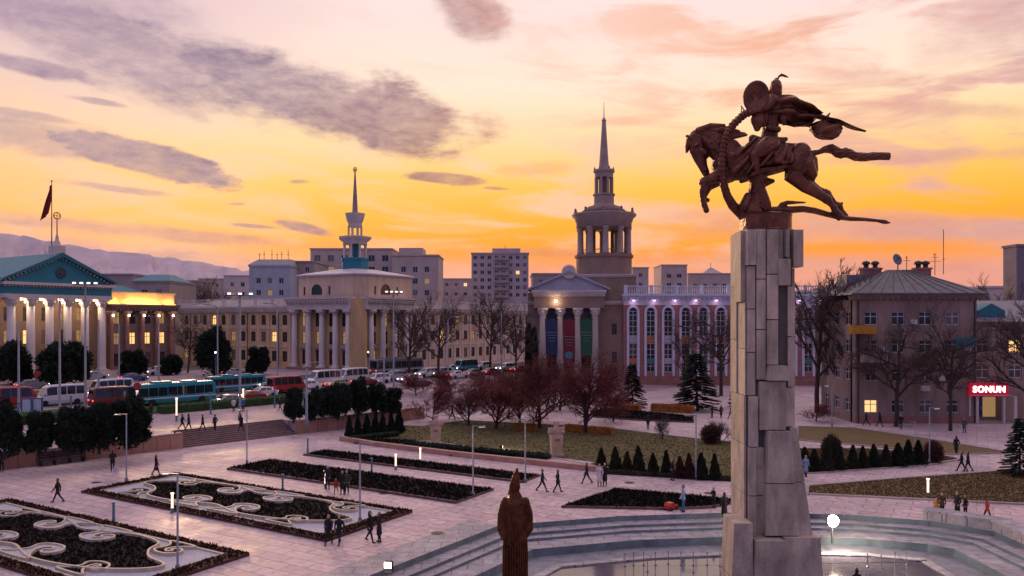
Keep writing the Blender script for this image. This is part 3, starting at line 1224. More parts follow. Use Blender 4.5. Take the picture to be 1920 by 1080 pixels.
class Bld:
    def __init__(s, name, label, loc, rz, cat='building', group=None):
        s.r = root(name, label, cat, loc, rz, group)
        s.rot, s.ox, s.oy = 0.0, 0.0, 0.0

    def frame(s, rot=0.0, ox=0.0, oy=0.0):
        s.rot, s.ox, s.oy = rot, ox, oy
        return s

    def loc(s, x, y, z=0.0):
        c, n = math.cos(s.rot), math.sin(s.rot)
        return (s.ox + x * c - y * n, s.oy + x * n + y * c, z)

    def part(s, mb, name, mats, smooth=False, parent=None):
        return mb.build(name, mats, parent or s.r, s.loc(0, 0, 0), s.rot, smooth) if not parent else mb.build(name, mats, parent, (0, 0, 0), 0, smooth)

    def put(s, me, name, x, y, z):
        return put(name, me, s.r, s.loc(x, y, z), s.rot)

    def wall(s, x0, x1, z0, z1, y, ops, m_, name='wall', reveal=.25, thick=.5, sill=None):
        """a wall with real openings (xa, xb, za, zb, arched)"""
        xs = sorted(set([x0, x1] + [o[0] for o in ops] + [o[1] for o in ops]))
        zs = sorted(set([z0, z1] + [o[2] for o in ops] + [o[3] for o in ops]))
        mb = MB()
        for i in range(len(xs) - 1):
            for j in range(len(zs) - 1):
                cx_, cz = (xs[i] + xs[i + 1]) / 2, (zs[j] + zs[j + 1]) / 2
                if any(o[0] < cx_ < o[1] and o[2] < cz < o[3] for o in ops):
                    continue
                a, b, c, d = xs[i], xs[i + 1], zs[j], zs[j + 1]
                mb.add([(a, y, c), (b, y, c), (b, y, d), (a, y, d)], [(0, 1, 2, 3)])
        for o in ops:
            a, b, c, d = o[:4]
            ya, yb = y, y + reveal
            mb.add([(a, ya, c), (a, yb, c), (a, yb, d), (a, ya, d)], [(0, 1, 2, 3)])
            mb.add([(b, ya, c), (b, yb, c), (b, yb, d), (b, ya, d)], [(3, 2, 1, 0)])
            mb.add([(a, ya, c), (b, ya, c), (b, yb, c), (a, yb, c)], [(0, 1, 2, 3)])
            mb.add([(a, ya, d), (b, ya, d), (b, yb, d), (a, yb, d)], [(3, 2, 1, 0)])
            if len(o) > 4 and o[4]:
                w = b - a
                cx_, hr = (a + b) / 2, d - w / 2
                for sg in (-1, 1):
                    pts = [(cx_ + sg * w / 2, d)] + [(cx_ + sg * w / 2 * math.cos(math.pi / 2 * q / 6), hr + w / 2 * math.sin(math.pi / 2 * q / 6)) for q in range(7)]
                    v = [(p[0], y + .001, p[1]) for p in pts]
                    mb.add(v, [tuple(range(len(v)))] if sg < 0 else [tuple(range(len(v) - 1, -1, -1))])
        mb.box(x0, x1, y + .9, y + .9 + thick, z0, z1)
        mb.add([(x0, y, z0), (x0, y + .9, z0), (x0, y + .9, z1), (x0, y, z1)], [(3, 2, 1, 0)])
        mb.add([(x1, y, z0), (x1, y + .9, z0), (x1, y + .9, z1), (x1, y, z1)], [(0, 1, 2, 3)])
        return s.part(mb, name, m_)

    def window(s, x, z, w, h, y, arch=False, style=2, fm=None, gm=None, parent=None):
        f, p = win_meshes(w, h, arch, style, fm or m_bframe, gm or m_glass)
        o = s.put(f, 'window', x, y + .14, z)
        put('pane', p, o)
        return o

    def grid(s, x0, n, dx, rows, y, z0, z1, xa, xb, m_, fm=None, style=2, lit=0.0, name='wall', skip=(), seed=1):
        """a wall with a grid of windows; rows = (z, w, h, arched)"""
        rg = random.Random(seed)
        ops = []
        for i in range(n):
            for j, (z, w, h, ar) in enumerate(rows):
                if (i, j) in skip:
                    continue
                x = x0 + i * dx
                ops.append((x - w / 2, x + w / 2, z, z + h, ar))
        wl = s.wall(xa, xb, z0, z1, y, ops, m_, name)
        for a, b, c, d, ar in ops:
            q = rg.random()
            s.window((a + b) / 2, c, b - a, d - c, y, ar, style, fm, m_litglass if q < lit * .16 else m_dimglass if q < lit * .7 else m_curtain if q > .78 else m_glass)
        return wl

    def box(s, x0, x1, y0, y1, z0, z1, m_, name):
        return s.part(MB().box(x0, x1, y0, y1, z0, z1), name, m_)

    def cornice(s, x0, x1, y, z, m_, d=.7, h=.7, name='cornice', back=None, dent=0.0):
        mb = MB()
        yb = back if back is not None else y + .4
        mb.box(x0, x1, y - d * .35, yb, z, z + h * .35)
        mb.box(x0 - .1, x1 + .1, y - d * .7, yb, z + h * .35, z + h * .7)
        mb.box(x0 - .2, x1 + .2, y - d, yb, z + h * .7, z + h)
        if dent:
            q = x0 + dent / 2
            while q < x1:
                mb.box(q - dent * .22, q + dent * .22, y - d * .62, y - d * .35, z + h * .06, z + h * .35)
                q += dent
        return s.part(mb, name, m_)

    def balustrade(s, x0, x1, y, z, h, m_):
        mb = MB()
        mb.box(x0, x1, y - .12, y + .12, z, z + .16)
        mb.box(x0, x1, y - .15, y + .15, z + h - .18, z + h)
        n = int((x1 - x0) / .45)
        for i in range(n):
            x = x0 + (i + .5) * (x1 - x0) / n
            mb.lathe([(.06, 0), (.11, .25 * h), (.05, .6 * h), (.08, h - .34)], 5, (x, y), None, z + .16)
        m2 = max(2, int((x1 - x0) / 5))
        r_ = s.part(mb, 'balustrade', m_)
        me = MB().box(-.3, .3, -.2, .2, 0, h + .12).mesh('balustrade_post', m_)
        for i in range(m2 + 1):
            s.put(me, 'balustrade_post', x0 + .3 + i * (x1 - x0 - .6) / m2, y, z)
        return r_


COLM = {}


def column_mesh(h, r, m_, cap='tuscan', key=''):
    k = (round(h, 2), round(r, 2), m_.name, cap)
    if k not in COLM:
        a = MB()
        a.box(-r * 1.45, r * 1.45, -r * 1.45, r * 1.45, 0, .25)
        a.lathe([(r * 1.3, .25), (r * 1.35, .4), (r * 1.08, .55), (r * 1.02, .7), (r, h * .33), (r * .86, h - 1.3 * r - .5)], 20)
        c = MB()
        if cap == 'tuscan':
            c.lathe([(r * .86, 0), (r * 1.0, .12), (r * .9, .3), (r * 1.25, .3 + r * .5)], 20)
        else:
            c.lathe([(r * .86, 0), (r * 1.02, .1), (r * .95, .25), (r * 1.1, .3 + r * .4), (r * 1.45, .3 + r * 1.0)], 20)
            for q in range(8):
                w = q * math.pi / 4
                c.tube([(r * math.cos(w) * .9, r * math.sin(w) * .9, .2), (r * math.cos(w) * 1.2, r * math.sin(w) * 1.2, .2 + r * .6), (r * math.cos(w) * 1.5, r * math.sin(w) * 1.5, .2 + r * .75)], [.16 * r, .2 * r, .1 * r], 5)
        c.box(-r * 1.4, r * 1.4, -r * 1.4, r * 1.4, (.3 + r * .5) if cap == 'tuscan' else .3 + r, 1.3 * r + .5)
        COLM[k] = (a.mesh('column', m_, True), c.mesh('capital', m_, True))
    return COLM[k]


def column(b, x, y, z, h, r, m_, cap='tuscan', capm=None):
    a, c = column_mesh(h, r, m_, cap)
    o = b.put(a, 'column', x, y, z)
    put('capital', c if not capm else column_mesh(h, r, capm, cap)[1], o, (0, 0, h - 1.3 * r - .5))
    return o


# ---- the temple-fronted hall at the left edge
AV = math.atan2(.857, .515)
A = Bld('portico_hall', 'teal gabled hall with a lit white column portico', (-90.9, 137.1, 1.9), AV)
z_ = -1.9   # local heights are given above sea level of the scene: add z_
A.box(-1.9, 18.3, -5.2, .5, -.4, 1.0, m_trim, 'podium')
for i in range(4):
    A.box(-2.1 - .0 * i, 18.5, -5.2 - .4 * (i + 1), -5.2 - .4 * i, -.4, 1.0 - .22 * (i + 1), m_trim, 'step')
A.grid(1.7, 5, 3.26, [(2.2, 1.5, 2.6, False), (6.4, 1.5, 2.6, False), (10.6, 1.5, 2.6, False)], 0.5, 1.0, 17.6, -14, 18.3, m_brown, m_bframe, 2, .5, seed=4)
for i in range(6):
    column(A, i * 3.26, -4.0, 1.0, 13.7, .72, m_column, 'cor')
for i in range(5):
    l = A.put(MB().lathe([(.12, 0), (.34, .12), (.38, .25), (.1, .3)], 10).mesh('uplight', m_lampw), 'uplight', 1.63 + i * 3.26, -3.9, 14.35)
    lamp_light(A.r, (1.63 + i * 3.26, -3.9, 13.9), 170, (1, .72, .45), .3)
en = MB()
en.box(-1.5, 17.9, -5.0, .4, 14.72, 15.4)
en.box(-1.4, 17.8, -4.8, .4, 15.4, 17.0, 1)
en.box(-2.0, 18.4, -5.5, .4, 17.0, 17.5)
A.part(en, 'entablature', [m_trim, m_tealwall])
dm = MB().box(-.14, .14, -.25, .0, 0, .3).mesh('dentil', m_trim)
for i in range(34):
    A.put(dm, 'dentil', -1.4 + i * .583, -4.8, 16.68)
pd = MB()
pd.prism_y([(-1.6, 17.5), (18.0, 17.5), (8.2, 22.3)], -4.6, .3)
A.part(pd, 'pediment', m_tealwall)
for sg in (-1, 1):
    rk_ = MB()
    xe = 8.2 + sg * 10.6
    rk_.prism_y([(xe, 17.52), (xe - sg * .4, 18.1), (8.2, 23.1), (8.2, 22.35)], -5.5, 30)
    A.part(rk_, 'roof_slope', m_teal)
    for i in range(15):
        t = (i + .5) / 15
        o = A.put(dm, 'dentil', 8.2 + sg * 9.8 * (1 - t), -4.62, 17.5 + 4.75 * t - .12)
md = MB()
md.lathe([(.95, 0), (1.0, .1), (.8, .2), (.75, .12), (.3, .12), (.25, .25), (.05, .3)], 20)
md.xf(Matrix.Translation((8.2, -4.6, 19.4)) @ Matrix.Rotation(R(90), 4, 'X'))
A.part(md, 'medallion', mat('dark_medallion', (.05, .07, .09), .5))
A.box(-14, 18.3, 1.9, 28, -.4, 17.4, m_peach, 'hall_body')
sp = MB()
sp.box(7.2, 9.2, -4.4, -2.4, 22.3, 24.4)
sp.lathe([(.75, 24.4), (.5, 25.2), (.3, 25.6), (.22, 26.4)], 10, (8.2, -3.4))
A.part(sp, 'finial_base', m_trim)
sp = MB()
sp.lathe([(.12, 26.4), (.09, 29.4)], 8, (8.2, -3.4))
for i in range(24):
    w, w2 = 2 * math.pi * i / 24, 2 * math.pi * (i + 1) / 24
    sp.tube([(8.2 + .6 * math.cos(w), -3.4, 30 + .6 * math.sin(w)), (8.2 + .6 * math.cos(w2), -3.4, 30 + .6 * math.sin(w2))], .1, 6)
sp.tube([(8.2, -3.4, 29.4), (8.2, -3.4, 30.6)], .06, 6).tube([(7.6, -3.4, 30), (8.8, -3.4, 30)], .06, 6)
A.part(sp, 'emblem_finial', mat('gilt_metal', (.45, .24, .08), .4, .2, 2, metal=.6))
# its lower lit wing
WY0 = -2.4
A.box(18.35, 33.4, WY0 + 1.5, 24, -.4, 15.6, m_brown, 'wing_body')
A.grid(20.3, 4, 3.3, [(1.6, 1.5, 2.6, False), (5.9, 1.5, 2.4, False), (10.0, 1.5, 2.4, False)], WY0, -.4, 13.2, 18.35, 33.4, m_brown, m_bframe, 2, .55, name='wing_wall', seed=9)
for i in range(5):
    column(A, 18.8 + i * 3.3, WY0 - .75, 1.0, 11.6, .45, m_brick, 'tuscan', m_peach)
    A.put(MB().ball((0, 0, 0), .2, None, 8).mesh('wall_lamp', m_lampw), 'wall_lamp', 18.8 + i * 3.3, WY0 - 1.4, 11.7)
A.box(18.35, 33.4, WY0 - 1.3, WY0 + 1.5, -.4, 1.0, m_trim, 'wing_podium')
A.cornice(18.35, 33.4, WY0 - .6, 12.65, m_brown, 1.0, 1.3, 'wing_cornice', WY0 + 1.5, .8)
A.box(18.35, 33.4, WY0 + .3, WY0 + 1.5, 13.95, 16.0, m_peach, 'attic_panel')
A.cornice(18.35, 33.4, WY0 + .3, 16.0, m_trim, .5, .45, 'attic_cornice', WY0 + 1.5)
for xa, xb in ((18.6, 20.6), (21.9, 29.6), (30.8, 33.0)):
    st = MB().box(xa, xb, WY0 - .75, WY0 - .6, 13.97, 14.07)
    A.part(st, 'cove_lamp_strip', mat('amber_strip_lamp', (1, .6, .2), .4, 0, 1, emit=(1, .45, .08), estr=3))
    lamp_light(A.r, ((xa + xb) / 2, WY0 - .6, 14.15), 40 * (xb - xa), (1, .5, .1), .2, 'AREA', (R(128), 0, 0), (xb - xa, .2))
A.part(MB().prism([(18.4, 4), (33.3, 4), (33.3, 22), (18.4, 22)], 15.6, 18.2, None, [(23, 9), (29, 9), (29, 17), (23, 17)]), 'wing_roof', m_teal)

fp = A.loc(0, 0)
fpo = Vector((-87.5, 135, 0)) + Vector((math.cos(AV) * 8.2 - math.sin(AV) * 2, math.sin(AV) * 8.2 + math.cos(AV) * 2, 0))
fr = P(97, 475, fpo.y)
fl_ = root('flag', 'dark red flag hanging limp from a pole above the teal gable', 'flag', (fr.x, fr.y, 24.0))
MB().tube([(0, 0, -1.2), (0, 0, 14.3)], [.12, .06], 8).ball((0, 0, 14.4), .16).build('flagpole', mat('flagpole_rust', (.16, .07, .05), .5), fl_)
fm = MB()
nu, nv_ = 7, 12
vv = []
for j in range(nv_ + 1):
    t = j / nv_
    for i in range(nu + 1):
        q = i / nu
        xx = -q * (.5 + 1.5 * t) * .9 - t * t * .5
        zz = 14.0 - 5.6 * t - q * (1.0 + .6 * t)
        vv.append((xx, .28 * math.sin(q * 9 + t * 4) * (1 - .4 * t), zz))
ff = [(j * (nu + 1) + i, j * (nu + 1) + i + 1, (j + 1) * (nu + 1) + i + 1, (j + 1) * (nu + 1) + i) for j in range(nv_) for i in range(nu)]
fm.add(vv, ff)
fm.build('cloth', mat('red_flag_cloth', (.22, .02, .025), .8), fl_, smooth=True)

# ---- the ochre corner building with the spired lantern
K = Vector((-31.4, 158.0, 2.0))
CB = Bld('corner_building', 'ochre corner building with columned porticoes and a teal lantern with a spire', K, math.atan2(U.y, U.x))
rows3 = [(1.6, 1.5, 2.3, False), (5.9, 1.5, 2.2, False), (9.6, 1.45, 2.3, True)]
# wing to the left
CB.grid(-21.3, 11, -3.35, rows3, 0, -.4, 13.0, -58.2, -19.6, m_yellow, m_bframe, 2, .18, 'wing_wall', seed=12)
for i in range(12):
    CB.box(-19.9 - i * 3.35 + .1, -19.3 - i * 3.35 - .05, -.16, 0.02, -.4, 12.2, m_peach, 'pilaster')
CB.box(-58.2, -19.6, -.12, 0.03, 8.7, 9.2, m_peach, 'string_course')
CB.box(-58.2, -19.6, -.13, 0.03, 4.7, 5.1, m_peach, 'string_course')
CB.cornice(-58.2, -19.6, 0, 12.4, m_trim, .9, 1.4, 'wing_cornice', 1.4, .9)
CB.balustrade(-58.0, -19.8, 0.2, 13.8, 1.7, m_trim)
CB.box(-58.2, -19.6, 1.4, 15, -.4, 13.4, m_peach, 'wing_body')
CB.part(MB().prism([(-58.4, 1.2), (-19.5, 1.2), (-19.5, 15), (-58.4, 15)], 13.4, 15.8, None, [(-53, 8), (-19.5, 8), (-19.5, 8.4), (-53, 8.4)]), 'wing_roof', m_roofgrey)
for i in range(4):
    CB.part(MB().tube([(-22.95 - i * 10.05, -.28, 0), (-22.95 - i * 10.05, -.28, 12.3)], .08, 6), 'downpipe', m_darkm)
# wing to the right
CB.frame(math.pi / 2, 0, 0)
CB.grid(18.6, 16, 3.35, rows3, 0, -.4, 12.6, 17, 72, m_peach, m_bframe, 2, .12, 'wing_wall', seed=21)
for i in range(17):
    CB.box(16.9 + i * 3.35 - .3 + .25, 16.9 + i * 3.35 + .3 + .2, -.16, 0.02, -.4, 12.0, m_trim, 'pilaster')
CB.box(17, 72, -.13, 0.03, 4.7, 5.1, m_trim, 'string_course')
CB.cornice(17, 72, 0, 12.2, m_trim, .9, 1.4, 'wing_cornice', 1.4, .9)
CB.balustrade(17.2, 71.8, .2, 13.6, 1.5, m_trim)
CB.box(17, 72, 1.4, 15, -.4, 13.2, m_peach, 'wing_body')
CB.part(MB().prism([(17, 1.2), (72, 1.2), (72, 15), (17, 15)], 13.2, 15.4, None, [(17, 8), (68, 8), (68, 8.4), (17, 8.4)]), 'wing_roof', mat('dark_slate_roof', (.09, .085, .10), .6))
# corner block: two porticoes either side of a chamfered pier
rowsP = [(1.2, 1.8, 3.1, False), (5.6, 1.7, 2.6, False), (9.3, 1.9, 3.3, True)]


def portico(xa, xb, cols, wins, nm):
    ops = []
    for x in wins:
        for z, w, h, ar in rowsP:
            ops.append((x - w / 2, x + w / 2, z, z + h, ar))
    CB.wall(xa, xb, -.4, 13.2, .9, ops, m_yellow, nm)
    for a, b, c, d, ar in ops:
        CB.window((a + b) / 2, c, b - a, d - c, .9, ar, 2, m_bframe, m_dimglass if rnd.random() < .25 else m_glass)
        if c > 5 and not ar:
            bl = MB().box((a + b) / 2 - 1.1, (a + b) / 2 + 1.1, .35, .9, c - .9, c - .75).box((a + b) / 2 - 1.1, (a + b) / 2 + 1.1, .35, .42, c - .75, c - .1)
            CB.part(bl, 'balcony', m_grey)
    for x in cols:
        column(CB, x, -.15, .6, 12.3, .62, m_column, 'tuscan', m_trim)
    CB.box(xa, xb, -1.1, .9, -.4, .6, m_brick, 'plinth')
    e_ = MB().box(xa, xb, -1.0, .9, 12.9, 14.2)
    CB.part(e_, 'frieze', m_trim)
    CB.cornice(xa, xb, -1.0, 14.2, m_trim, .9, 1.3, 'block_cornice', .9, .9)


CB.frame(0, 0, 0)
portico(-19.6, -1.6, [-18.2, -14.0, -10.05, -6.2, -2.6], [-16.1, -12.0, -8.1, -4.4], 'portico_wall')
CB.frame(math.pi / 2, 0, 0)
portico(1.6, 17, [3.7, 7.4, 11.3, 15.2], [5.6, 9.4, 13.2], 'portico_wall')
CB.frame(0, 0, 0)
CB.part(MB().prism([(-1.5, -.45), (.45, 1.5), (.45, 2.2), (-2.2, 2.2), (-2.2, -.45)], -.4, 15.2), 'corner_pier', m_yellow)
CB.box(-19.4, -2.4, 2.4, 17, -.4, 15.28, m_peach, 'block_body')
AT = MB()
oct_ = [(-19, 1.9), (-3.2, 1.9), (-.9, 4.2), (-.9, 18.5), (-2.5, 20), (-17, 20), (-19, 18)]
CB.wall(-19, -3.2, 15.3, 20.2, 1.9, [(-15.2, -12.0, 16.1, 18.4, True), (-17.6, -17.0, 16.1, 17.9), (-10.2, -9.6, 16.1, 17.9)], m_peach, 'attic_wall')
CB.window(-13.6, 16.1, 3.2, 2.3, 1.9, True, 1)
CB.window(-17.3, 16.1, .6, 1.8, 1.9, False, 0)
CB.window(-9.9, 16.1, .6, 1.8, 1.9, False, 0)
CB.frame(math.pi / 2, -.9, 0)
CB.wall(4.2, 18.5, 15.3, 20.2, 0, [(8.0, 11.2, 16.1, 18.4, True), (5.9, 6.5, 16.1, 17.9), (13.2, 13.8, 16.1, 17.9)], m_peach, 'attic_wall')
CB.window(9.6, 16.1, 3.2, 2.3, 0, True, 1)
CB.window(6.2, 16.1, .6, 1.8, 0, False, 0)
CB.window(13.5, 16.1, .6, 1.8, 0, False, 0)
CB.frame(0, 0, 0)
CB.part(MB().prism([(-3.25, 1.905), (-.905, 4.25), (-1.8, 5.2), (-4.2, 2.8)], 15.3, 20.2), 'attic_corner', m_peach)
CB.part(MB().prism([(-18.6, 3.4), (-4, 3.4), (-2.5, 5), (-2.5, 19), (-18.6, 19)], 15.3, 20.15), 'attic_body', m_peach)
ex = [(-19.5, 1.5), (-3.1, 1.5), (-.5, 4.1), (-.5, 19.2), (-19.5, 19.2)]
CB.part(MB().prism(ex, 20.2, 20.5).prism(ex, 20.5, 21.9, None, [(-12.8, 7.2), (-7.8, 6.8), (-6.9, 7.7), (-6.9, 13), (-12.8, 13)]), 'attic_roof', m_rooflight)
LC = (-9.4, 9.3)
lt = MB()
lt.lathe([(3.0, 20.4), (3.0, 24.2)], 8, LC, ang=R(22.5))
lt.lathe([(3.15, 23.8), (3.2, 24.3), (2.9, 24.35)], 8, LC, ang=R(22.5))
CB.part(lt, 'lantern_base', m_tealwall)
cme = MB().lathe([(.36, 0), (.38, .2), (.28, .3), (.25, 2.7), (.34, 2.9), (.4, 3.1)], 10).mesh('lantern_column', m_trim)
for i in range(8):
    w = R(22.5) + i * R(45)
    put('lantern_column', cme, CB.r, (LC[0] + 2.45 * math.cos(w), LC[1] + 2.45 * math.sin(w), 24.3), w)
CB.part(MB().lathe([(.95, 24.3), (.95, 27.4)], 8, LC, ang=R(22.5)), 'lantern_core', m_teal)
CB.part(MB().lathe([(2.7, 27.4), (2.85, 27.9), (3.1, 28.1), (3.75, 28.6), (3.8, 29.0), (1.9, 29.3)], 8, LC, ang=R(22.5)), 'lantern_cornice', m_trim)
c2 = MB().box(-.16, .16, -.16, .16, 0, 2.2).mesh('lantern_pier', m_trim)
for i in range(8):
    w = R(22.5) + i * R(45)
    put('lantern_pier', c2, CB.r, (LC[0] + 1.5 * math.cos(w), LC[1] + 1.5 * math.sin(w), 29.2), w)
CB.part(MB().lathe([(1.62, 31.2), (1.62, 32.0), (1.9, 32.6), (2.1, 33.2), (2.25, 33.9), (2.3, 34.2), (.7, 34.35)], 8, LC, ang=R(22.5)), 'lantern_cap', m_trim)
CB.part(MB().lathe([(.62, 34.3), (.5, 37), (.14, 43.4)], 8, LC), 'spire', mat('spire_stone', (.33, .25, .25), .8))
stt = MB()
for i in range(5):
    w = math.pi / 2 + i * R(72)
    stt.prism_y([(LC[0] + .5 * math.cos(w), 43.9 + .5 * math.sin(w)), (LC[0] + .2 * math.cos(w + R(36)), 43.9 + .2 * math.sin(w + R(36))), (LC[0], 43.9), (LC[0] + .2 * math.cos(w - R(36)), 43.9 + .2 * math.sin(w - R(36)))], LC[1] - .06, LC[1] + .06)
stt.lathe([(.06, 43.3), (.06, 43.8)], 6, LC)
for i in range(20):
    w, w2 = 2 * math.pi * i / 20, 2 * math.pi * (i + 1) / 20
    stt.tube([(LC[0] + .55 * math.cos(w), LC[1], 43.9 + .55 * math.sin(w)), (LC[0] + .55 * math.cos(w2), LC[1], 43.9 + .55 * math.sin(w2))], .07, 5)
CB.part(stt, 'spire_star', mat('gilt_star', (.35, .18, .08), .4, .2, 2, metal=.5))

# ---- the hall with banners and the round colonnaded tower
E_ = Bld('tower_hall', 'brown columned hall with three banners and a round colonnaded tower and spire', (12.5, 150, 0.3), R(-3))
ez = -.3
E_.box(-9.5, 9.6, 2, 22, -1, 17.8, m_brown, 'hall_body')
E_.wall(-9.5, 9.6, -1, 15.3, 1.2, [(x - .8, x + .8, z, z + h) for x in (-4.8, -1.5, 1.85) for z, h in ((3, 3), (8, 3), (12, 2.2))] + [(x - .5, x + .5, z, z + 2.2) for x in (7.4,) for z in (4, 9.5)], m_brown, 'hall_wall')
for x in (-4.8, -1.5, 1.85):
    for z, h in ((3, 3), (8, 3), (12, 2.2)):
        E_.window(x, z, 1.6, h, 1.2, False, 2)
for z in (4, 9.5):
    E_.window(7.4, z, 1.0, 2.2, 1.2, False, 2)
for x in (-6.5, -3.15, .2, 3.5):
    column(E_, x, -1.2, 1.5, 13.2, .7, m_grey, 'cor', m_column)
E_.box(-8.6, 5.6, -2.4, 1.2, -1, 1.5, m_brown, 'podium')
E_.box(-8.2, 5.2, -2.2, 1.2, 14.7, 16.9, m_brown, 'entablature')
E_.cornice(-8.4, 5.4, -2.1, 16.9, m_trim, .8, 1.2, 'hall_cornice', 1.3, .7)
pe = MB().prism_y([(-9, 18.1), (6, 18.1), (.6, 21.0), (-1.5, 21.4), (-3.6, 21.0)], -2.0, 3)
m_bluegrey = mat('blue_grey_stucco', (.36, .38, .45), .8, .15, .6, .1)
E_.part(pe, 'pediment', m_bluegrey)
ro_ = MB()
ro_.prism_y([(-9.4, 18.12), (-9.4, 18.5), (-1.5, 21.9), (6.4, 18.5), (6.4, 18.12), (-1.5, 21.45)], -2.5, 12)
E_.part(ro_, 'pediment_roof', m_bluegrey)
bl_ = MB()
bl_.lathe([(1.35, 0), (1.4, .2), (1.1, .35), (.9, .2)], 20).xf(Matrix.Translation((-1.5, -2.1, 21.6)) @ Matrix.Rotation(R(90), 4, 'X'))
E_.part(bl_, 'crest', m_trim)
E_.cornice(-9.5, 9.6, 1.2, 15.4, m_trim, .5, .7, 'side_cornice', 2.2)
lw = E_.put(MB().ball((0, 0, 0), .28, None, 10).mesh('wall_lamp', m_lampw), 'wall_lamp', -4.0, -2.55, 16.0)
lamp_light(E_.r, (-4.0, -3.1, 15.9), 120, (1, .72, .45), .2)
TC = (6.4, 16.5)
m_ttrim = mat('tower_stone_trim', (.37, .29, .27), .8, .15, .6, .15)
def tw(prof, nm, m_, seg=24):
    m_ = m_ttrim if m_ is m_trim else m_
    return E_.part(MB().lathe(prof, seg, TC), nm, m_, seg > 20)
E_.box(.5, 12.5, 9.6, 22, 17.8, 21.2, m_brown, 'tower_base')
E_.cornice(.4, 12.6, 9.6, 21.2, m_trim, .5, .6, 'tower_base_cornice', 22)
def tower_drum():
    mb = MB()
    mb.lathe([(5.9, 21.8), (5.95, 25.6), (6.25, 25.7), (6.3, 26.2), (5.9, 26.3)], 32, TC)
    return E_.part(mb, 'tower_drum', m_brown)
tower_drum()
cm2 = MB().lathe([(.75, 0), (.78, .3), (.64, .45), (.58, 5.0), (.72, 5.3), (.8, 5.7)], 12).mesh('tower_column', m_ttrim, True)
for i in range(10):
    w = R(-90) + i * 2 * math.pi / 10
    put('tower_column', cm2, E_.r, (TC[0] + 5.3 * math.cos(w), TC[1] + 5.3 * math.sin(w), 26.3), w)
for i in range(5):
    w = R(-90) + i * 2 * math.pi / 5
    E_.part(MB().box(TC[0] + 3.4 * math.cos(w) - .35, TC[0] + 3.4 * math.cos(w) + .35, TC[1] + 3.4 * math.sin(w) - .35, TC[1] + 3.4 * math.sin(w) + .35, 26.3, 32.0), 'inner_pier', m_brown)
ring = MB()
for i in range(28):
    w, w2 = 2 * math.pi * i / 28, 2 * math.pi * (i + 1) / 28
    ring.tube([(TC[0] + 5.2 * math.cos(w), TC[1] + 5.2 * math.sin(w), 27.2), (TC[0] + 5.2 * math.cos(w2), TC[1] + 5.2 * math.sin(w2), 27.2)], .09, 5)
E_.part(ring, 'tower_railing', m_brown)
tw([(5.9, 32.0), (5.9, 33.3), (6.1, 33.4), (6.2, 34.0), (6.9, 34.7), (6.9, 35.0), (5.8, 35.1), (5.4, 35.2)], 'tower_entablature', m_trim, 32)
tw([(5.5, 35.1), (3.6, 36.6), (2.3, 37.0)], 'tower_roof', m_brown, 32)
ur = MB().lathe([(.25, 0), (.4, .3), (.2, .6), (.3, .9), (.05, 1.2)], 8).mesh('roof_urn', m_brown)
for i in range(10):
    w = R(13) + i * R(36)
    put('roof_urn', ur, E_.r, (TC[0] + 6.3 * math.cos(w), TC[1] + 6.3 * math.sin(w), 35.0))
tw([(2.35, 36.6), (2.35, 37.1), (2.15, 37.3), (2.15, 39.0), (2.4, 39.1), (2.4, 39.4), (1.9, 39.5)], 'upper_drum', m_trim, 16)
c3 = MB().box(-.3, .3, -.24, .24, 0, 3.6).mesh('upper_pier', m_ttrim)
for i in range(8):
    w = R(22.5) + i * R(45)
    put('upper_pier', c3, E_.r, (TC[0] + 1.75 * math.cos(w), TC[1] + 1.75 * math.sin(w), 39.4), w)
tw([(1.0, 39.4), (1.0, 42.9)], 'upper_core', m_brown, 12)
tw([(1.95, 42.9), (2.0, 43.8), (2.3, 44.2), (2.3, 44.6), (1.1, 44.9)], 'upper_cornice', m_trim, 16)
u2 = MB().lathe([(.12, 0), (.2, .2), (.05, .7)], 6).mesh('roof_urn', m_brown)
for i in range(6):
    w = i * R(60)
    put('roof_urn', u2, E_.r, (TC[0] + 2.0 * math.cos(w), TC[1] + 2.0 * math.sin(w), 44.6))
tw([(1.1, 44.8), (.9, 47.5), (.42, 55.0), (.5, 55.3), (.3, 55.6), (.1, 56.0), (.04, 59.2)], 'spire', m_trim, 8)
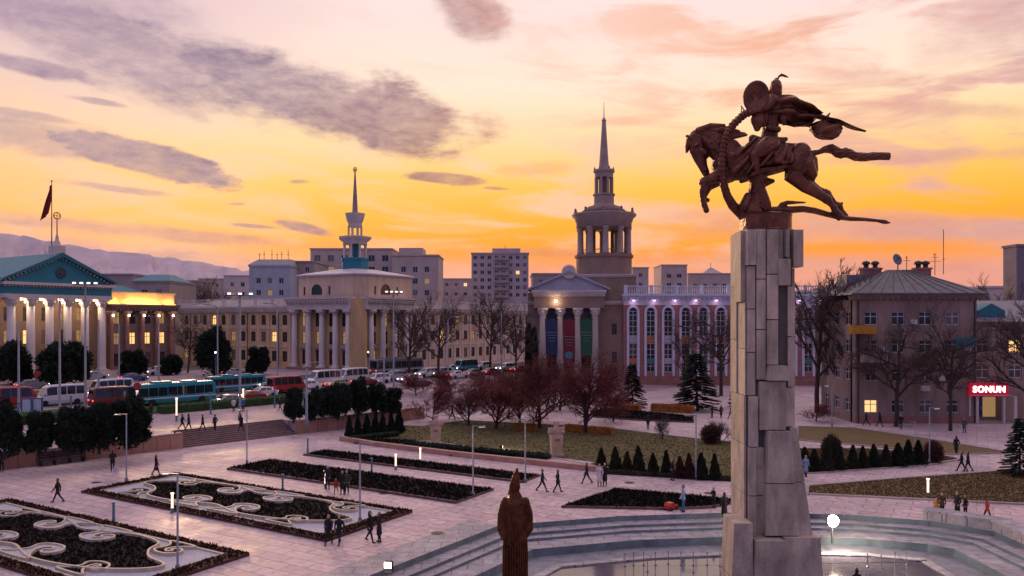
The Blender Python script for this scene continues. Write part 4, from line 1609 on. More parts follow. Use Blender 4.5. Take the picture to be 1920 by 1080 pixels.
# banners hang between the columns
for i, (x, c, nm) in enumerate(((-4.8, (.018, .034, .095), 'dark blue'), (-1.5, (.15, .018, .03), 'dark red'), (1.85, (.016, .10, .05), 'green'))):
    o = E_.loc(x, -1.5, 0)
    wl = E_.r.matrix_basis if False else None
    M = Matrix.Translation((12.5, 150, .3)) @ Matrix.Rotation(R(-3), 4, 'Z')
    p = M @ Vector((x, -1.6, 3.4 if i == 1 else 5.6))
    hb_ = 9.2 if i == 1 else 7.0
    bn = root('banner', f'tall {nm} printed banner hanging between the columns of the hall', 'banner', p, R(-3), 'banners on the columned hall')
    g = MB()
    vv, ff = [], []
    for j in range(13):
        for q in range(7):
            vv.append((-1.35 + 2.7 * q / 6, .07 * math.sin(q * 1.7 + j * .4), hb_ * j / 12))
    for j in range(12):
        for q in range(6):
            ff.append((j * 7 + q, j * 7 + q + 1, (j + 1) * 7 + q + 1, (j + 1) * 7 + q))
    g.add(vv, ff)
    g.build('cloth', mat('banner_' + nm.replace(' ', '_'), c, .7, .2, 1.5), bn, smooth=True)
    MB().tube([(-1.5, 0, hb_), (1.5, 0, hb_)], .06, 6).build('rod', m_darkm, bn)
    pm = mat('banner_print_pale', (.22, .21, .25), .7)
    rg = random.Random(i)
    for q in range(4):
        zz = hb_ * .62 - q * .55
        ll = MB()
        xx = -1.0 + .2 * q
        while xx < 1.0 - .15 * q:
            w = rg.uniform(.12, .3)
            ll.box(xx, xx + w, -.115, -.085, zz, zz + .16)
            xx += w + .1
        ll.build('print_line', pm, bn)
    if i == 1:
        em = MB().lathe([(.75, 0), (.75, .03), (.5, .04), (.45, .03)], 20).xf(Matrix.Translation((0, -.09, 2.2)) @ Matrix.Rotation(R(90), 4, 'X'))
        em.build('print_emblem', mat('banner_teal_emblem', (.03, .25, .3), .7), bn)

# ---- the hall of tall pointed windows
FH = Bld('arched_window_hall', 'brick hall with tall white-framed pointed windows and a pale roof balustrade', (21.6, 150, 0.2), 0)
NF = 13
fx = [1.9 + i * 3.4 for i in range(NF)]
ops = [(x - .8, x + .8, 2.4, 15.0, True) for x in fx]
FH.wall(0, 46, -1, 16.2, 0, ops, m_brick, 'wall')
m_lilac = mat('lilac_white_surround', (.58, .60, .70), .6, .12, 1)
m_panel_o = mat('orange_spandrel', (.42, .16, .07), .7, .2, 1)
m_panel_g = mat('green_spandrel', (.05, .19, .17), .7, .2, 1)
m_panel_w = mat('pale_spandrel', (.45, .38, .45), .7, .2, 1)
sg_ = MB()
for sg in (-1, 1):
    sg_.box(sg * 1.02 - .22, sg * 1.02 + .22, -.14, .06, 1.6, 14.0)
nA = 10
for i in range(nA):
    a, b = math.pi * i / nA, math.pi * (i + 1) / nA
    f_ = lambda r, w: (r * math.cos(w), 14.0 + r * math.sin(w) * 1.15)
    sg_.prism_y([f_(.8, a), f_(1.24, a), f_(1.24, b), f_(.8, b)], -.14, .06)
sgm = sg_.mesh('window_surround', m_lilac)
for i, x in enumerate(fx):
    w = FH.window(x, 2.4, 1.6, 12.6, 0, True, 3, m_wframe, m_glass)
    put('surround', sgm, w, (0, -.14, -2.4))
    put('spandrel_panel', MB().box(-.7, .7, -.06, -.002, 5.7, 7.1).mesh('spandrel_panel', (m_panel_w, m_panel_o)[i % 2]), w)
    put('spandrel_panel', MB().box(-.7, .7, -.06, -.002, 1.6, 2.7).mesh('spandrel_panel', (m_panel_o, m_panel_g, m_panel_w)[i % 3]), w)
FH.box(0, 46, 1.4, 20, -1, 16.2, m_brick, 'hall_body')
FH.box(-.3, 46.3, -.5, 0.5, -1, 1.2, m_brick, 'plinth')
FH.box(0, 46, -.06, .5, 15.4, 16.3, m_lilac, 'frieze')
FH.cornice(0, 46, 0, 16.3, m_lilac, 1.2, 1.2, 'hall_cornice', 1.5, .8)
FH.balustrade(0.2, 45.8, .6, 17.5, 1.7, m_lilac)
for i in range(11):
    x = 1.9 + i * 4.0
    FH.put(MB().box(-.16, .16, -.16, .08, -.07, .07).mesh('cornice_lamp', m_lampp), 'cornice_lamp', x, -.65, 16.25)
    lamp_light(FH.r, (x, -.75, 15.9), 9, (1, .55, .85), .15)

# ---- the brick apartment house on the right
GA = Bld('apartment_house', 'four-storey brick apartment house with a hipped grey metal roof and satellite dish', (42.2, 95, 0), 0)
rowsG = [(1.3, 1.6, 1.6, False), (5.2, 1.6, 1.55, False), (8.7, 1.6, 1.55, False), (12.1, 1.6, 1.6, False)]
GA.grid(1.9, 4, 3.35, rowsG, 0, -.4, 15.2, 0, 14.9, m_apart, m_wframe, 2, .12, seed=31)
GA.box(1.5, 14.9, 1.4, 10.5, -.4, 15.2, m_apart, 'house_body')
GA.frame(-math.pi / 2, 0, 10.5)
GA.grid(1.8, 3, 3.2, rowsG, 0, -.4, 15.2, 0, 9.55, m_apart, m_wframe, 2, .2, seed=18, name='side_wall')
GA.frame(0, 0, 0)
GA.box(-.05, 14.95, -.06, .3, -.4, .9, m_brick, 'plinth')
GA.cornice(-.2, 15.1, 0, 15.2, m_apart, .7, .6, 'eaves', 1.4, .7)
GA.part(MB().prism([(-.9, -1), (15.8, -1), (15.8, 11.4), (-.9, 11.4)], 15.8, 16.0).prism([(-.9, -1), (15.8, -1), (15.8, 11.4), (-.9, 11.4)], 16.0, 19.2, None, [(6.6, 5.2), (9.4, 5.2), (9.4, 5.4), (6.6, 5.4)]), 'roof', mat('dark_seamed_roof', (.10, .095, .115), .5, .35, 1.2))
for i in range(11):
    x = -.3 + i * 1.5
    t = 1 - abs(x - 8) / 9
    GA.part(MB().tube([(x, -.95, 16.03), (8 + (x - 8) * .2, 5.15, 19.2)], .05, 4), 'roof_seam', m_darkm)
for x, z in ((3.6, 8.8), (7.0, 12.2), (10.4, 5.3), (13.6, 8.9)):
    GA.part(MB().box(x - .4, x + .4, -.38, -.02, z, z + .55), 'air_conditioner', m_wframe)
for x in (.3, 14.6):
    GA.part(MB().tube([(x, -.12, 0), (x, -.12, 15.1)], .07, 6), 'downpipe', m_darkm)
for i in range(9):
    pass
for xx, yy, w in ((11.6, 6.5, 1.9), (5.0, 6.8, 2.4)):
    c_ = GA.part(MB().box(xx - w / 2, xx + w / 2, yy - .5, yy + .5, 16.6, 19.3).box(xx - w / 2 - .12, xx + w / 2 + .12, yy - .62, yy + .62, 19.3, 19.55), 'chimney', m_brick)
    for q in range(2):
        put('chimney_cowl', MB().lathe([(.3, 0), (.32, .4), (.55, .5), (.45, .8), (.05, .95)], 10).mesh('chimney_cowl', m_darkm), c_, (xx - w / 4 + q * w / 2, yy, 19.55))
GA.part(MB().prism_y([(1.5, 16.2), (1.5, 18.6), (5.5, 18.6), (5.5, 17.4)], 6, 9), 'roof_dormer', m_roofgrey)
for (x0, z, col_) in ((-.9, 11.0, mat('orange_balcony_sheet', (.45, .22, .03), .7)), (.5, 7.5, m_grey), (8.4, 7.6, mat('yellowed_balcony', (.35, .25, .1), .7))):
    bl = MB().box(x0, x0 + 3.0, -1.1, 0, z, z + .15).box(x0, x0 + 3.0, -1.1, -1.02, z + .15, z + 1.05).box(x0, x0 + .08, -1.02, 0, z + .15, z + 1.05).box(x0 + 2.92, x0 + 3.0, -1.02, 0, z + .15, z + 1.05)
    GA.part(bl, 'balcony', col_)
GA.part(MB().box(7.9, 8.9, -.5, -.02, 4.0, 4.7).lathe([(.28, 0), (.28, .02)], 14, (8.25, -.52), None, 4.35), 'air_conditioner', m_wframe)
GA.part(MB().box(11.8, 14.2, -.95, 0, 9.4, 9.55).box(11.8, 14.2, -.95, -.88, 9.55, 10.5), 'balcony', m_teal)
ds = Vector((42.2 + 7.9, 100.4, 19.2))
dr = root('satellite_dish', 'large dark satellite dish on the ridge of the apartment house', 'satellite dish', ds)
MB().tube([(0, 0, -.6), (0, 0, .9)], .07, 6).build('mast', m_darkm, dr)
dsh = MB().lathe([(.05, 0), (.4, .06), (.75, .2), (.72, .24), (.38, .1), (.02, .05)], 20).xf(Matrix.Translation((-.3, -.15, 1.3)) @ Matrix.Rotation(R(75), 4, 'X') @ Matrix.Rotation(R(20), 4, 'Y'))
dsh.build('dish', mat('dish_paint', (.12, .17, .2), .5), dr, smooth=True)
MB().tube([(-.3, -.2, 1.0), (-.3, -1.0, 1.5)], .03, 5).ball((-.3, -1.0, 1.5), .08, None, 6).build('feed_arm', m_darkm, dr)


def antenna(px, pt, pb, Y, label, bars):
    b, t = P(px, pb, Y), P(px, pt, Y)
    r = root('antenna', label, 'antenna', b)
    h = t.z - b.z
    MB().tube([(0, 0, -.3), (0, 0, h)], .045, 5).build('mast', m_darkm, r)
    for z, w in bars:
        MB().tube([(-w, 0, h * z), (w, 0, h * z)], .03, 5).build('bar', m_darkm, r)


antenna(1700, 480, 515, 101, 'small cross-shaped aerial left of the satellite dish', [(.75, .5), (.9, .2)])
antenna(1753, 475, 512, 101.5, 'branched aerial right of the satellite dish', [(.6, .7), (.8, .4), (.95, .25)])
antenna(1769, 430, 510, 102, 'tall thin mast aerial above the apartment house chimneys', [(.3, .2)])

# ---- lower wing with the lit shop sign
HW = Bld('shop_building', 'dark lower brick wing with a lit red shop sign over its entrance', (57.15, 97.5, 0), 0)
HW.wall(0, 16, -.4, 11.9, 0, [(x - .8, x + .8, z, z + 1.6) for x in (2.2, 6.3, 10.2) for z in (5.4, 8.6)] + [(.6, 4.0, .5, 3.1)], m_apart, 'wall')
for x in (2.2, 6.3, 10.2):
    for z in (5.4, 8.6):
        HW.window(x, z, 1.6, 1.6, 0, False, 2, m_wframe, m_litglass if (x > 6 and z > 8 and x < 7) else m_glass)
HW.box(0, 16, 1.4, 20, -.4, 11.9, m_apart, 'wing_body')
HW.cornice(0, 16, 0, 11.9, m_apart, .6, .6, 'eaves', 1.4)
HW.part(MB().prism([(-.3, -.7), (16.4, -.7), (16.4, 20), (-.3, 20)], 12.5, 15.3, None, [(-.3, 6), (16.4, 6), (16.4, 12), (-.3, 12)]), 'roof', m_roofgrey)
HW.part(MB().prism_y([(2.0, 12.6), (5.4, 12.6), (5.4, 13.9), (3.7, 14.8), (2.0, 13.9)], .6, 5), 'roof_dormer', m_teal)
HW.box(-.2, .15, -2.6, 0, .1, 3.3, m_trim, 'entrance_pier')
HW.box(4.5, 4.85, -2.6, 0, .1, 3.3, m_trim, 'entrance_pier')
HW.box(-.4, 5.0, -2.8, 0, -.3, .1, m_kerb, 'doorstep')
dr_ = HW.box(.7, 2.2, .12, .2, .5, 3.0, mat('dark_blue_door', (.03, .05, .14), .4), 'door')
put('handle', MB().tube([(2.05, .05, 1.4), (2.05, .05, 1.8)], .03, 6).mesh('handle', m_wframe), dr_)
HW.box(2.3, 3.9, .15, .2, .5, 3.0, m_dimglass, 'door_glass')
p2 = Vector((58.35, 94.6, 0))
sg2 = root('shop_sign', 'lit red shop sign with glowing white letters', 'sign', (p2.x, p2.y, 3.38))
MB().box(-2.42, 2.42, 0, .3, 0, 1.62).build('signboard', mat('red_sign_face', (.45, .008, .03), .4, .05, 1, emit=(.7, .01, .04), estr=.22), sg2)
MB().box(-2.42, 2.42, -.03, .0, .06, .12).build('sign_strip', m_wframe, sg2)
tcu = bpy.data.curves.new('sign_text', 'FONT')
tcu.body = 'SONUN'
tcu.size = 1.05
tcu.extrude = .04
tcu.offset = .028
tcu.space_character = 1.12
tcu.align_x = 'CENTER'
to_ = bpy.data.objects.new('sign_tmp', tcu)
COL.objects.link(to_)
tme = bpy.data.meshes.new_from_object(to_.evaluated_get(bpy.context.evaluated_depsgraph_get()))
bpy.data.objects.remove(to_)
tme.materials.clear()
tme.materials.append(mat('sign_letter_light', (1, .9, .95), .4, 0, 1, emit=(1, .86, .93), estr=2.6))
lt_ = put('lettering', tme, sg2, (0, -.06, .5))
lt_.rotation_euler = (R(90), 0, 0)
for x in (-2.1, 2.1):
    MB().box(x - .12, x + .12, .35, .6, -3.3, -.05).build('sign_post', m_trim, sg2)

# ---- blocks of flats and roofs farther off
def block(px0, px1, pt, Y, label, m_, wm, dx, dz, wz, hz, depth=18, rz=0.0, pb=560, extra=None, fm=None, lit=.1, flat=True, roofm=None, base=0.5):
    a, t = P(px0, pt, Y), P(px1, pt, Y)
    W = t.x - a.x
    H_ = t.z - base
    b = Bld('apartment_block', label, (a.x, Y, base), rz)
    lo = max(0, P(px0, pb, Y).z - base)
    n = max(1, int(W / dx))
    rows = []
    z = lo
    while z + dz < H_ + .2:
        rows.append((z + (dz - hz) / 2, wz, hz, False))
        z += dz
    x0 = (W - (n - 1) * dx) / 2
    b.grid(x0, n, dx, rows, 0, 0, H_, 0, W, m_, fm or m_wframe, 1, lit, seed=int(px0))
    b.box(0, W, 1.4, depth, 0, H_ - .02, m_, 'block_body')
    b.box(-.25, W + .25, -.25, depth + .2, H_, H_ + .5, roofm or m_, 'parapet')
    return b, W, H_


m_blue = mat('blue_grey_render', (.40, .44, .52), .85, .15, .3)
m_tan = mat('tan_panel', (.50, .41, .38), .85, .15, .3)
m_mauve = mat('mauve_panel', (.45, .38, .41), .85, .15, .3)
b1, W1, H1 = block(467, 545, 500, 232, 'blue-grey block with roof aerials behind the ochre corner building', m_blue, None, 3.4, 3.6, 1.4, 1.7, lit=.05)
b1.part(MB().prism([(-.3, -.3), (W1 + .3, -.3), (W1 + .3, 18), (-.3, 18)], H1 + .5, H1 + 2.5, None, [(1.5, 4), (W1 - 1, 4), (W1 - 1, 14), (1.5, 14)]), 'roof', m_roofgrey)
for i, q in enumerate((1.2, 2.6, 5, 6.6, 8, 10)):
    b1.part(MB().tube([(q, 6, H1 + 2), (q, 6, H1 + 4.5 + (i % 3) * .6)], .09, 5).tube([(q - .4, 6, H1 + 4.2), (q + .4, 6, H1 + 4.2)], .06, 4), 'roof_aerial', m_darkm)
block(540, 590, 492, 240, 'narrow pale grey block wedged beside the blue-grey one', m_grey, None, 3.6, 3.6, 1.3, 1.6, lit=.05)
block(582, 735, 468, 262, 'long tan block of flats behind the teal lantern', m_tan, None, 4.6, 3.9, 2.2, 2.2, lit=.06)
b3, W3, H3 = block(735, 822, 480, 258, 'tan block of flats with a stepped roof right of the teal lantern', m_tan, None, 3.9, 3.9, 1.6, 1.9, lit=.12)
b3.box(2, 10, 2, 12, H3 + .5, H3 + 2.9, m_tan, 'roof_house')
b4, W4, H4 = block(884, 991, 476, 300, 'ten-storey mauve tower block with stacked balconies between the two spires', m_mauve, None, 2.75, 2.9, 1.5, 1.5, lit=.04)
for q in range(7):
    b4.box(9.0, 14.6, -1.3, -.02, H4 - 2.6 - q * 2.9, H4 - 1.5 - q * 2.9, m_grey, 'balcony')
b4.box(8, 19, 3, 12, H4 + .5, H4 + 2.4, m_mauve, 'roof_house')
b4.part(MB().tube([(13, 6, H4 + 2), (13, 6, H4 + 4)], .12, 5), 'roof_aerial', m_darkm)
block(998, 1052, 515, 240, 'low grey block glimpsed left of the columned hall pediment', m_grey, None, 3.5, 3.5, 1.5, 1.6, lit=.05)
block(826, 884, 524, 330, 'low dark roofed block between the tan flats and the tower block', m_mauve, None, 4, 4, 1.5, 1.5, lit=.1)
block(1186, 1216, 503, 330, 'small pink block just right of the round tower', m_tan, None, 4, 4, 1.5, 1.7, lit=.05)
block(1240, 1288, 498, 340, 'square pink block above the pale balustrade', m_tan, None, 4.5, 4, 2, 1.8, lit=.05)
b5, W5, H5 = block(1290, 1372, 514, 360, 'long hazy pink block with a small roof pavilion beside the monument', m_tan, None, 4.5, 4, 2, 1.8, lit=.05)
b5.part(MB().prism([(8, 3), (17, 3), (17, 12), (8, 12)], H5 + .5, H5 + 3.5, None, [(12, 7), (13, 7), (13, 8), (12, 8)]).tube([(12.5, 7.5, H5 + 3), (12.5, 7.5, H5 + 6)], .15, 5), 'roof_pavilion', m_tan)
block(1906, 1990, 462, 165, 'dark grey tower block cut by the right edge', mat('slate_panel', (.2, .17, .2), .85, .15, .3), None, 3.6, 3.2, 1.6, 1.6, lit=.03, depth=4.5)
block(192, 250, 516, 230, 'small pale block peeping over the lit wing', m_grey, None, 4, 3.6, 1.6, 1.6, lit=.05)
b6, W6, H6 = block(250, 318, 530, 215, 'teal roofed block right behind the lit wing', m_grey, None, 4, 3.6, 1.6, 1.6, lit=.05)
b6.part(MB().prism([(-.4, -.4), (W6 + .4, -.4), (W6 + .4, 16), (-.4, 16)], H6 + .5, H6 + 2.6, None, [(2, 6), (W6 - 3, 6), (W6 - 3, 10), (2, 10)]), 'roof', m_teal)
for i, (a, b, t, Y) in enumerate(((-40, 60, 500, 300), (334, 372, 528, 300), (372, 420, 524, 330), (420, 470, 518, 310), (1000, 1080, 522, 300), (1500, 1560, 548, 300), (1560, 1625, 540, 260), (1835, 1890, 540, 190))):
    block(a, b, t, Y, ['dark mauve block behind the teal hall roof', 'tiny far block beside the lit wing', 'tiny far block left of the winter trees', 'far low block left of the blue-grey one', 'low far block behind the columned hall', 'far low roof seen right of the monument', 'far pinkish block between monument and apartment house', 'low far block behind the shop wing'][i], (m_mauve, m_grey, m_tan, m_trim)[i % 4], None, 4.2, 3.8, 1.6, 1.7, lit=.1)

# far mountains, distance haze put into their pale colour
hm = MB()
pro = [(-900, 500), (-500, 470), (-200, 450), (-60, 436), (0, 438), (60, 444), (130, 460), (200, 470), (290, 480), (380, 492), (480, 512), (560, 528), (700, 545), (900, 560), (1200, 570), (1600, 572), (2000, 560), (2600, 540)]
rg = random.Random(5)
top = []
for i in range(len(pro) - 1):
    (x0, y0), (x1, y1) = pro[i], pro[i + 1]
    n = max(2, int((x1 - x0) / 12))
    for j in range(n):
        t = j / n
        top.append((x0 + (x1 - x0) * t, y0 + (y1 - y0) * t + rg.uniform(-2.2, 2.2)))
vv, ff = [], []
NL = 8
for i, (px, py) in enumerate(top):
    for k in range(NL):
        t = k / (NL - 1)
        Y = 9000 - 3500 * t
        p = P(px, py, 9000)
        h = (p.z + 40) * (1 - t) ** 1.25 * (1 + (rg.uniform(-.12, .12) if 0 < k < NL - 1 else 0)) - 40
        vv.append((p.x * Y / 9000 * (1 + rg.uniform(-.006, .006)), Y, h))
for i in range(len(top) - 1):
    for k in range(NL - 1):
        ff.append((i * NL + k, i * NL + k + 1, (i + 1) * NL + k + 1, (i + 1) * NL + k))
struct(hm.add(vv, ff), 'mountains', mat('haze_toned_rock', (.52, .42, .46), .9, .15, .002), smooth=True)

# ------------------------------------------------------------------ the monument: a pillar of stone slabs
MY = 35.0
m_slab = mat('monument_granite', (.40, .335, .27), .7, .42, 1.0, .6, obj_rand=.2, detail=8, stretch=(1.6, 1.6, .6))
PL = Vector((11.85, 36.15, -1.4))
pil = root('monument_pillar', 'tall stepped grey stone pillar carrying the bronze horseman', 'pillar', PL)


def mx_(px):
    return (px - CX) / FPX * MY - PL.x


def mz_(py):
    return CAMZ - (py - CY) / FPX * MY - PL.z


def slab(x0, x1, y0, y1, out, back=.5, joints=2.1, x0b=None, x1b=None, left=False):
    """front slab between two picture columns and rows; x0b, x1b: its width at the foot"""
    X0, X1 = mx_(x0), mx_(x1)
    X0b, X1b = mx_(x0b) if x0b else X0, mx_(x1b) if x1b else X1
    Z1, Z0 = mz_(y0), max(0.0, mz_(y1))
    F0, B0 = -1.1 - out * 1.7, -1.1 + back
    n = max(1, round((Z1 - Z0) / joints))
    for i in range(n):
        za, zb = Z0 + (Z1 - Z0) * i / n, Z0 + (Z1 - Z0) * (i + 1) / n
        ta, tb = 1 - i / n, 1 - (i + 1) / n
        l = lambda a, b, t: a + (b - a) * t
        j = rnd.uniform(-.012, .012)
        g = .022
        bot = [(l(X0, X0b, ta) + g, F0 + j), (l(X1, X1b, ta) - g, F0 + j), (l(X1, X1b, ta) - g, B0), (l(X0, X0b, ta) + g, B0)]
        top_ = [(l(X0, X0b, tb) + g, F0 + j), (l(X1, X1b, tb) - g, F0 + j), (l(X1, X1b, tb) - g, B0), (l(X0, X0b, tb) + g, B0)]
        MB().prism(bot, za + g, zb - g, None, top_).build('slab', m_slab, pil)


core = MB()
core.box(mx_(1402), mx_(1486), -1.05, 1.05, 0, mz_(432))
core.build('core', mat('monument_core', (.10, .09, .09), .8), pil)
for s_ in ((1398, 1417, 430, 498, .14), (1401, 1417, 498, 742, .03), (1417, 1435, 429, 712, .09), (1435, 1457, 430, 684, .15), (1457, 1469, 430, 535, .05),
           (1458, 1475, 537, 684, -.04), (1469, 1477, 430, 484, .2), (1455, 1479, 485, 536, .22), (1483, 1503, 431, 502, .2), (1476, 1491, 536, 726, .05), (1477, 1484, 430, 536, -.03),
           (1484, 1491, 502, 536, .02), (1403, 1421, 742, 838, .1), (1421, 1472, 714, 806, .13), (1472, 1488, 726, 800, .07), (1402, 1417, 838, 1110, .12), (1417, 1433, 838, 1110, .04)):
    slab(*s_)
slab(1434, 1478, 806, 1000, .3, .5, 2.4, 1428, 1493)
slab(1478, 1492, 800, 1004, .16, .5, 2.4, 1493, 1521)
slab(1437, 1470, 684, 713, .32, .5, 3, 1432, 1474)
slab(1366, 1402, 972, 1175, .5, .9, 2.2, 1358, 1404)
slab(1404, 1459, 1002, 1175, .62, .6, 2.2, 1398, 1462)
slab(1460, 1528, 1000, 1175, .42, .6, 2.2, 1463, 1540)


def side(xoff, y0, y1, d0, d1, sgn, n_=2.3):
    """slabs cladding the left (-1) or right (+1) face"""
    base = mx_(1401) if sgn < 0 else mx_(1488)
    Z1, Z0 = mz_(y0), max(0.0, mz_(y1))
    n = max(1, round((Z1 - Z0) / n_))
    for i in range(n):
        za, zb = Z0 + (Z1 - Z0) * i / n, Z0 + (Z1 - Z0) * (i + 1) / n
        a, b = sorted((base, base + sgn * xoff))
        MB().box(a, b, d0, d1, za + .012, zb - .012).build('slab', m_slab, pil)


side(.22, 431, 566, -.9, .1, -1)
side(.12, 431, 742, .12, 1.1, -1)
side(.06, 566, 742, -1.0, .1, -1)
side(.10, 742, 1110, -1.0, 1.1, -1)
side(.30, 502, 640, -.3, .9, 1)
side(.14, 640, 1110, -.9, 1.0, 1)
side(.16, 431, 502, .0, 1.0, 1)
for a, b in ((-1.0, 0.0), (.02, 1.1)):
    MB().box(mx_(1401), mx_(1490), a, b, mz_(432) + .003, mz_(429)).build('slab', m_slab, pil)
for y0, y1 in ((431, 560), (560, 720), (720, 900), (900, 1110)):
    MB().box(mx_(1402), mx_(1487), 1.06, 1.25, max(0, mz_(y1)), mz_(y0) - .02).build('slab', m_slab, pil)

# ------------------------------------------------------------------ the bronze horseman
m_bronze = mat('dark_bronze', (.15, .058, .036), .28, .55, 1.8, 1.0, metal=.7, spec=.5, detail=8)
ST = Vector((11.85, 36.15, CAMZ - (397 - CY) / FPX * MY))
UZ = MY / FPX / 3.177
SR = root('equestrian_statue', 'dark bronze armoured horseman leaping over a serpent on top of the stone pillar', 'statue', (ST.x, ST.y, ST.z - .8))
DZ = .8


def q(zx, zy, d=0):
    return ((zx - 640) * UZ, d * UZ, (940 - zy) * UZ + DZ)


def ch(pts, k=0, sq=1.0, up=None):
    return ([q(p[0], p[1], p[3] if len(p) > 3 else 0) for p in pts], [p[2] * UZ for p in pts], k, sq, up)


horse = [
    ch([(385, 645, 84), (450, 625, 104), (560, 615, 108), (680, 595, 96), (770, 580, 88), (850, 590, 96), (900, 625, 66)], 0, .72),
    ch([(410, 560, 98), (350, 520, 82), (300, 465, 64), (245, 440, 46), (212, 452, 38)], 0, .55),
    ch([(208, 468, 46), (222, 540, 50), (238, 590, 42), (255, 640, 29), (272, 678, 25)], 0, .62),
    ch([(262, 560, 30), (270, 575, 24)], 0, .6),
    ch([(268, 688, 16), (290, 690, 10)], 0, 1.2),
    ch([(175, 472, 12, -16), (155, 455, 7, -20)], 0), ch([(178, 468, 12, 16), (158, 447, 7, 22)], 0),
    ch([(170, 480, 20), (156, 520, 12), (152, 548, 5)], 0),
    # near foreleg and far foreleg, folded
    ch([(400, 660, 62, -38), (330, 712, 40, -46), (252, 742, 26, -48), (238, 800, 18, -46), (242, 850, 16, -44), (252, 880, 19, -44), (266, 918, 18, -44)], 0),
    ch([(420, 680, 58, 40), (350, 722, 38, 46), (300, 762, 24, 48), (276, 815, 16, 48), (268, 842, 15, 48), (296, 840, 15, 48)], 0),
    # hind legs stretched back
    ch([(840, 620, 96, -36), (800, 715, 64, -46), (870, 768, 46, -48), (940, 812, 34, -48), (1000, 852, 27, -46), (1030, 885, 18, -46), (1046, 912, 22, -46), (1088, 955, 20, -46)], 0, .7),
    ch([(885, 640, 76, 36), (905, 735, 46, 46), (980, 785, 33, 48), (1040, 805, 27, 48), (1085, 858, 16, 48), (1118, 872, 19, 48), (1128, 905, 16, 48), (1152, 938, 19, 48)], 0, .7),
    ch([(925, 600, 34), (935, 660, 30), (918, 730, 24)], 0),
    # muscles, jaw and brow stand out from the smooth trunk
    ch([(400, 600, 50, -56), (420, 670, 44, -62)], 0), ch([(840, 560, 60, -50), (800, 650, 56, -60)], 0), ch([(870, 640, 50, -58), (905, 700, 34, -56)], 0),
    ch([(300, 500, 14, -40), (350, 570, 16, -52), (385, 620, 14, -58)], 0), ch([(250, 470, 12, -30), (300, 540, 12, -44)], 0), ch([(196, 520, 13, -30), (214, 512, 12, -32)], 0), ch([(262, 668, 9, -18), (280, 664, 8, -18)], 0),
    ch([(235, 545, 20, -24), (262, 562, 22, -22)], 0), ch([(252, 742, 30, -48), (244, 748, 28, -48)], 0), ch([(1000, 850, 31, -46), (990, 838, 26, -46)], 0), ch([(1036, 803, 30, 48), (1026, 792, 25, 48)], 0),
    ch([(500, 690, 24, -70), (640, 672, 20, -76), (740, 650, 16, -70)], 0),
    ch([(1040, 905, 14, -46), (1060, 890, 8, -46)], 0), ch([(1115, 870, 14, 48), (1132, 858, 8, 48)], 0),
]
hme, hidx = sculpt(horse, .024, 3, 'horse')
put('horse', with_mats(hme, hidx, [m_bronze]), SR)


def lerp_pts(pts, t):
    t = t * (len(pts) - 1)
    i = min(int(t), len(pts) - 2)
    return tuple(pts[i][k] + (pts[i + 1][k] - pts[i][k]) * (t - i) for k in range(2))


# mane: locks swept back over the neck
mn = []
for i, (a, b, c) in enumerate((((200, 445), (255, 405), (330, 400)), ((225, 425), (300, 396), (380, 392)), ((260, 415), (350, 400), (440, 405)), ((300, 425), (390, 415), (470, 430)), ((340, 440), (430, 430), (520, 432)),
                               ((370, 470), (450, 455), (515, 452)), ((190, 460), (176, 500), (160, 545)))):
    d = (-1) ** i * 14
    mn.append(ch([(a[0], a[1], 24, d), (b[0], b[1], 20, d * 1.3), (c[0], c[1], 9, d * 1.8)], 0, .6))
mme, mi_ = sculpt(mn, .022, 1, 'mane')
put('mane', with_mats(mme, mi_, [m_bronze]), SR)
tl = []
for i in range(8):
    tp_ = []
    for j in range(16):
        t = j / 15
        bx_, by_ = lerp_pts([(905, 560), (960, 556), (1010, 532), (1050, 532), (1095, 564), (1140, 552), (1190, 578), (1250, 584), (1310, 576), (1400, 578)], t)
        sp_ = 4 + 23 * min(1, max(0, t - .12) * 4) * (1 - .45 * t)
        w = i * .785 + t * 7
        tp_.append((bx_, by_ + sp_ * math.sin(w) * 1.1, (14 if t < .1 else 11 - 5 * t), sp_ * math.cos(w)))
    tl.append(ch(tp_))
tme_, ti = sculpt(tl, .02, 1, 'tail')
put('tail', with_mats(tme_, ti, [m_bronze]), SR)
# rider
rider = [
    ch([(655, 520, 62), (665, 455, 52), (672, 390, 48), (676, 330, 62), (690, 270, 66), (700, 225, 48)], 0, .72),
    ch([(704, 230, 26), (705, 190, 28)], 0),
    ch([(705, 195, 36), (705, 150, 37), (705, 120, 30), (708, 104, 12)], 0),
    ch([(676, 165, 10), (664, 185, 7)], 0),
    # arm reaching forward, gripping the serpent
    ch([(668, 245, 36, -52), (620, 290, 30, -66), (560, 312, 25, -70), (505, 332, 20, -66), (478, 348, 15, -60)], 0),
    ch([(740, 245, 36, 52), (790, 310, 28, 60), (850, 355, 22, 56), (930, 372, 18, 40)], 0),
    # thighs, knees, boots
    ch([(650, 520, 60, -60), (585, 560, 50, -92), (535, 600, 38, -98), (548, 660, 30, -96), (556, 700, 24, -94), (520, 712, 16, -96)], 0),
    ch([(650, 520, 60, 60), (585, 560, 50, 92), (535, 600, 38, 98), (548, 660, 30, 96), (556, 700, 24, 94), (520, 712, 16, 96)], 0),
    ch([(600, 500, 44, 0), (560, 470, 28, 0)], 0),
    ch([(720, 490, 34, 0), (765, 472, 14, 0)], 0),
    ch([(640, 415, 20, -50), (700, 425, 20, -50)], 0),
]
rme, ri = sculpt(rider, .022, 2, 'rider')
put('rider', with_mats(rme, ri, [m_bronze]), SR)
pl_ = MB()
pl_.tube([q(714, 108), q(722, 88), q(738, 76), q(760, 84), q(780, 92)], [.03, .05, .07, .06, .02], 8, cap='round')
pl_.build('plume', m_bronze, SR, smooth=True)


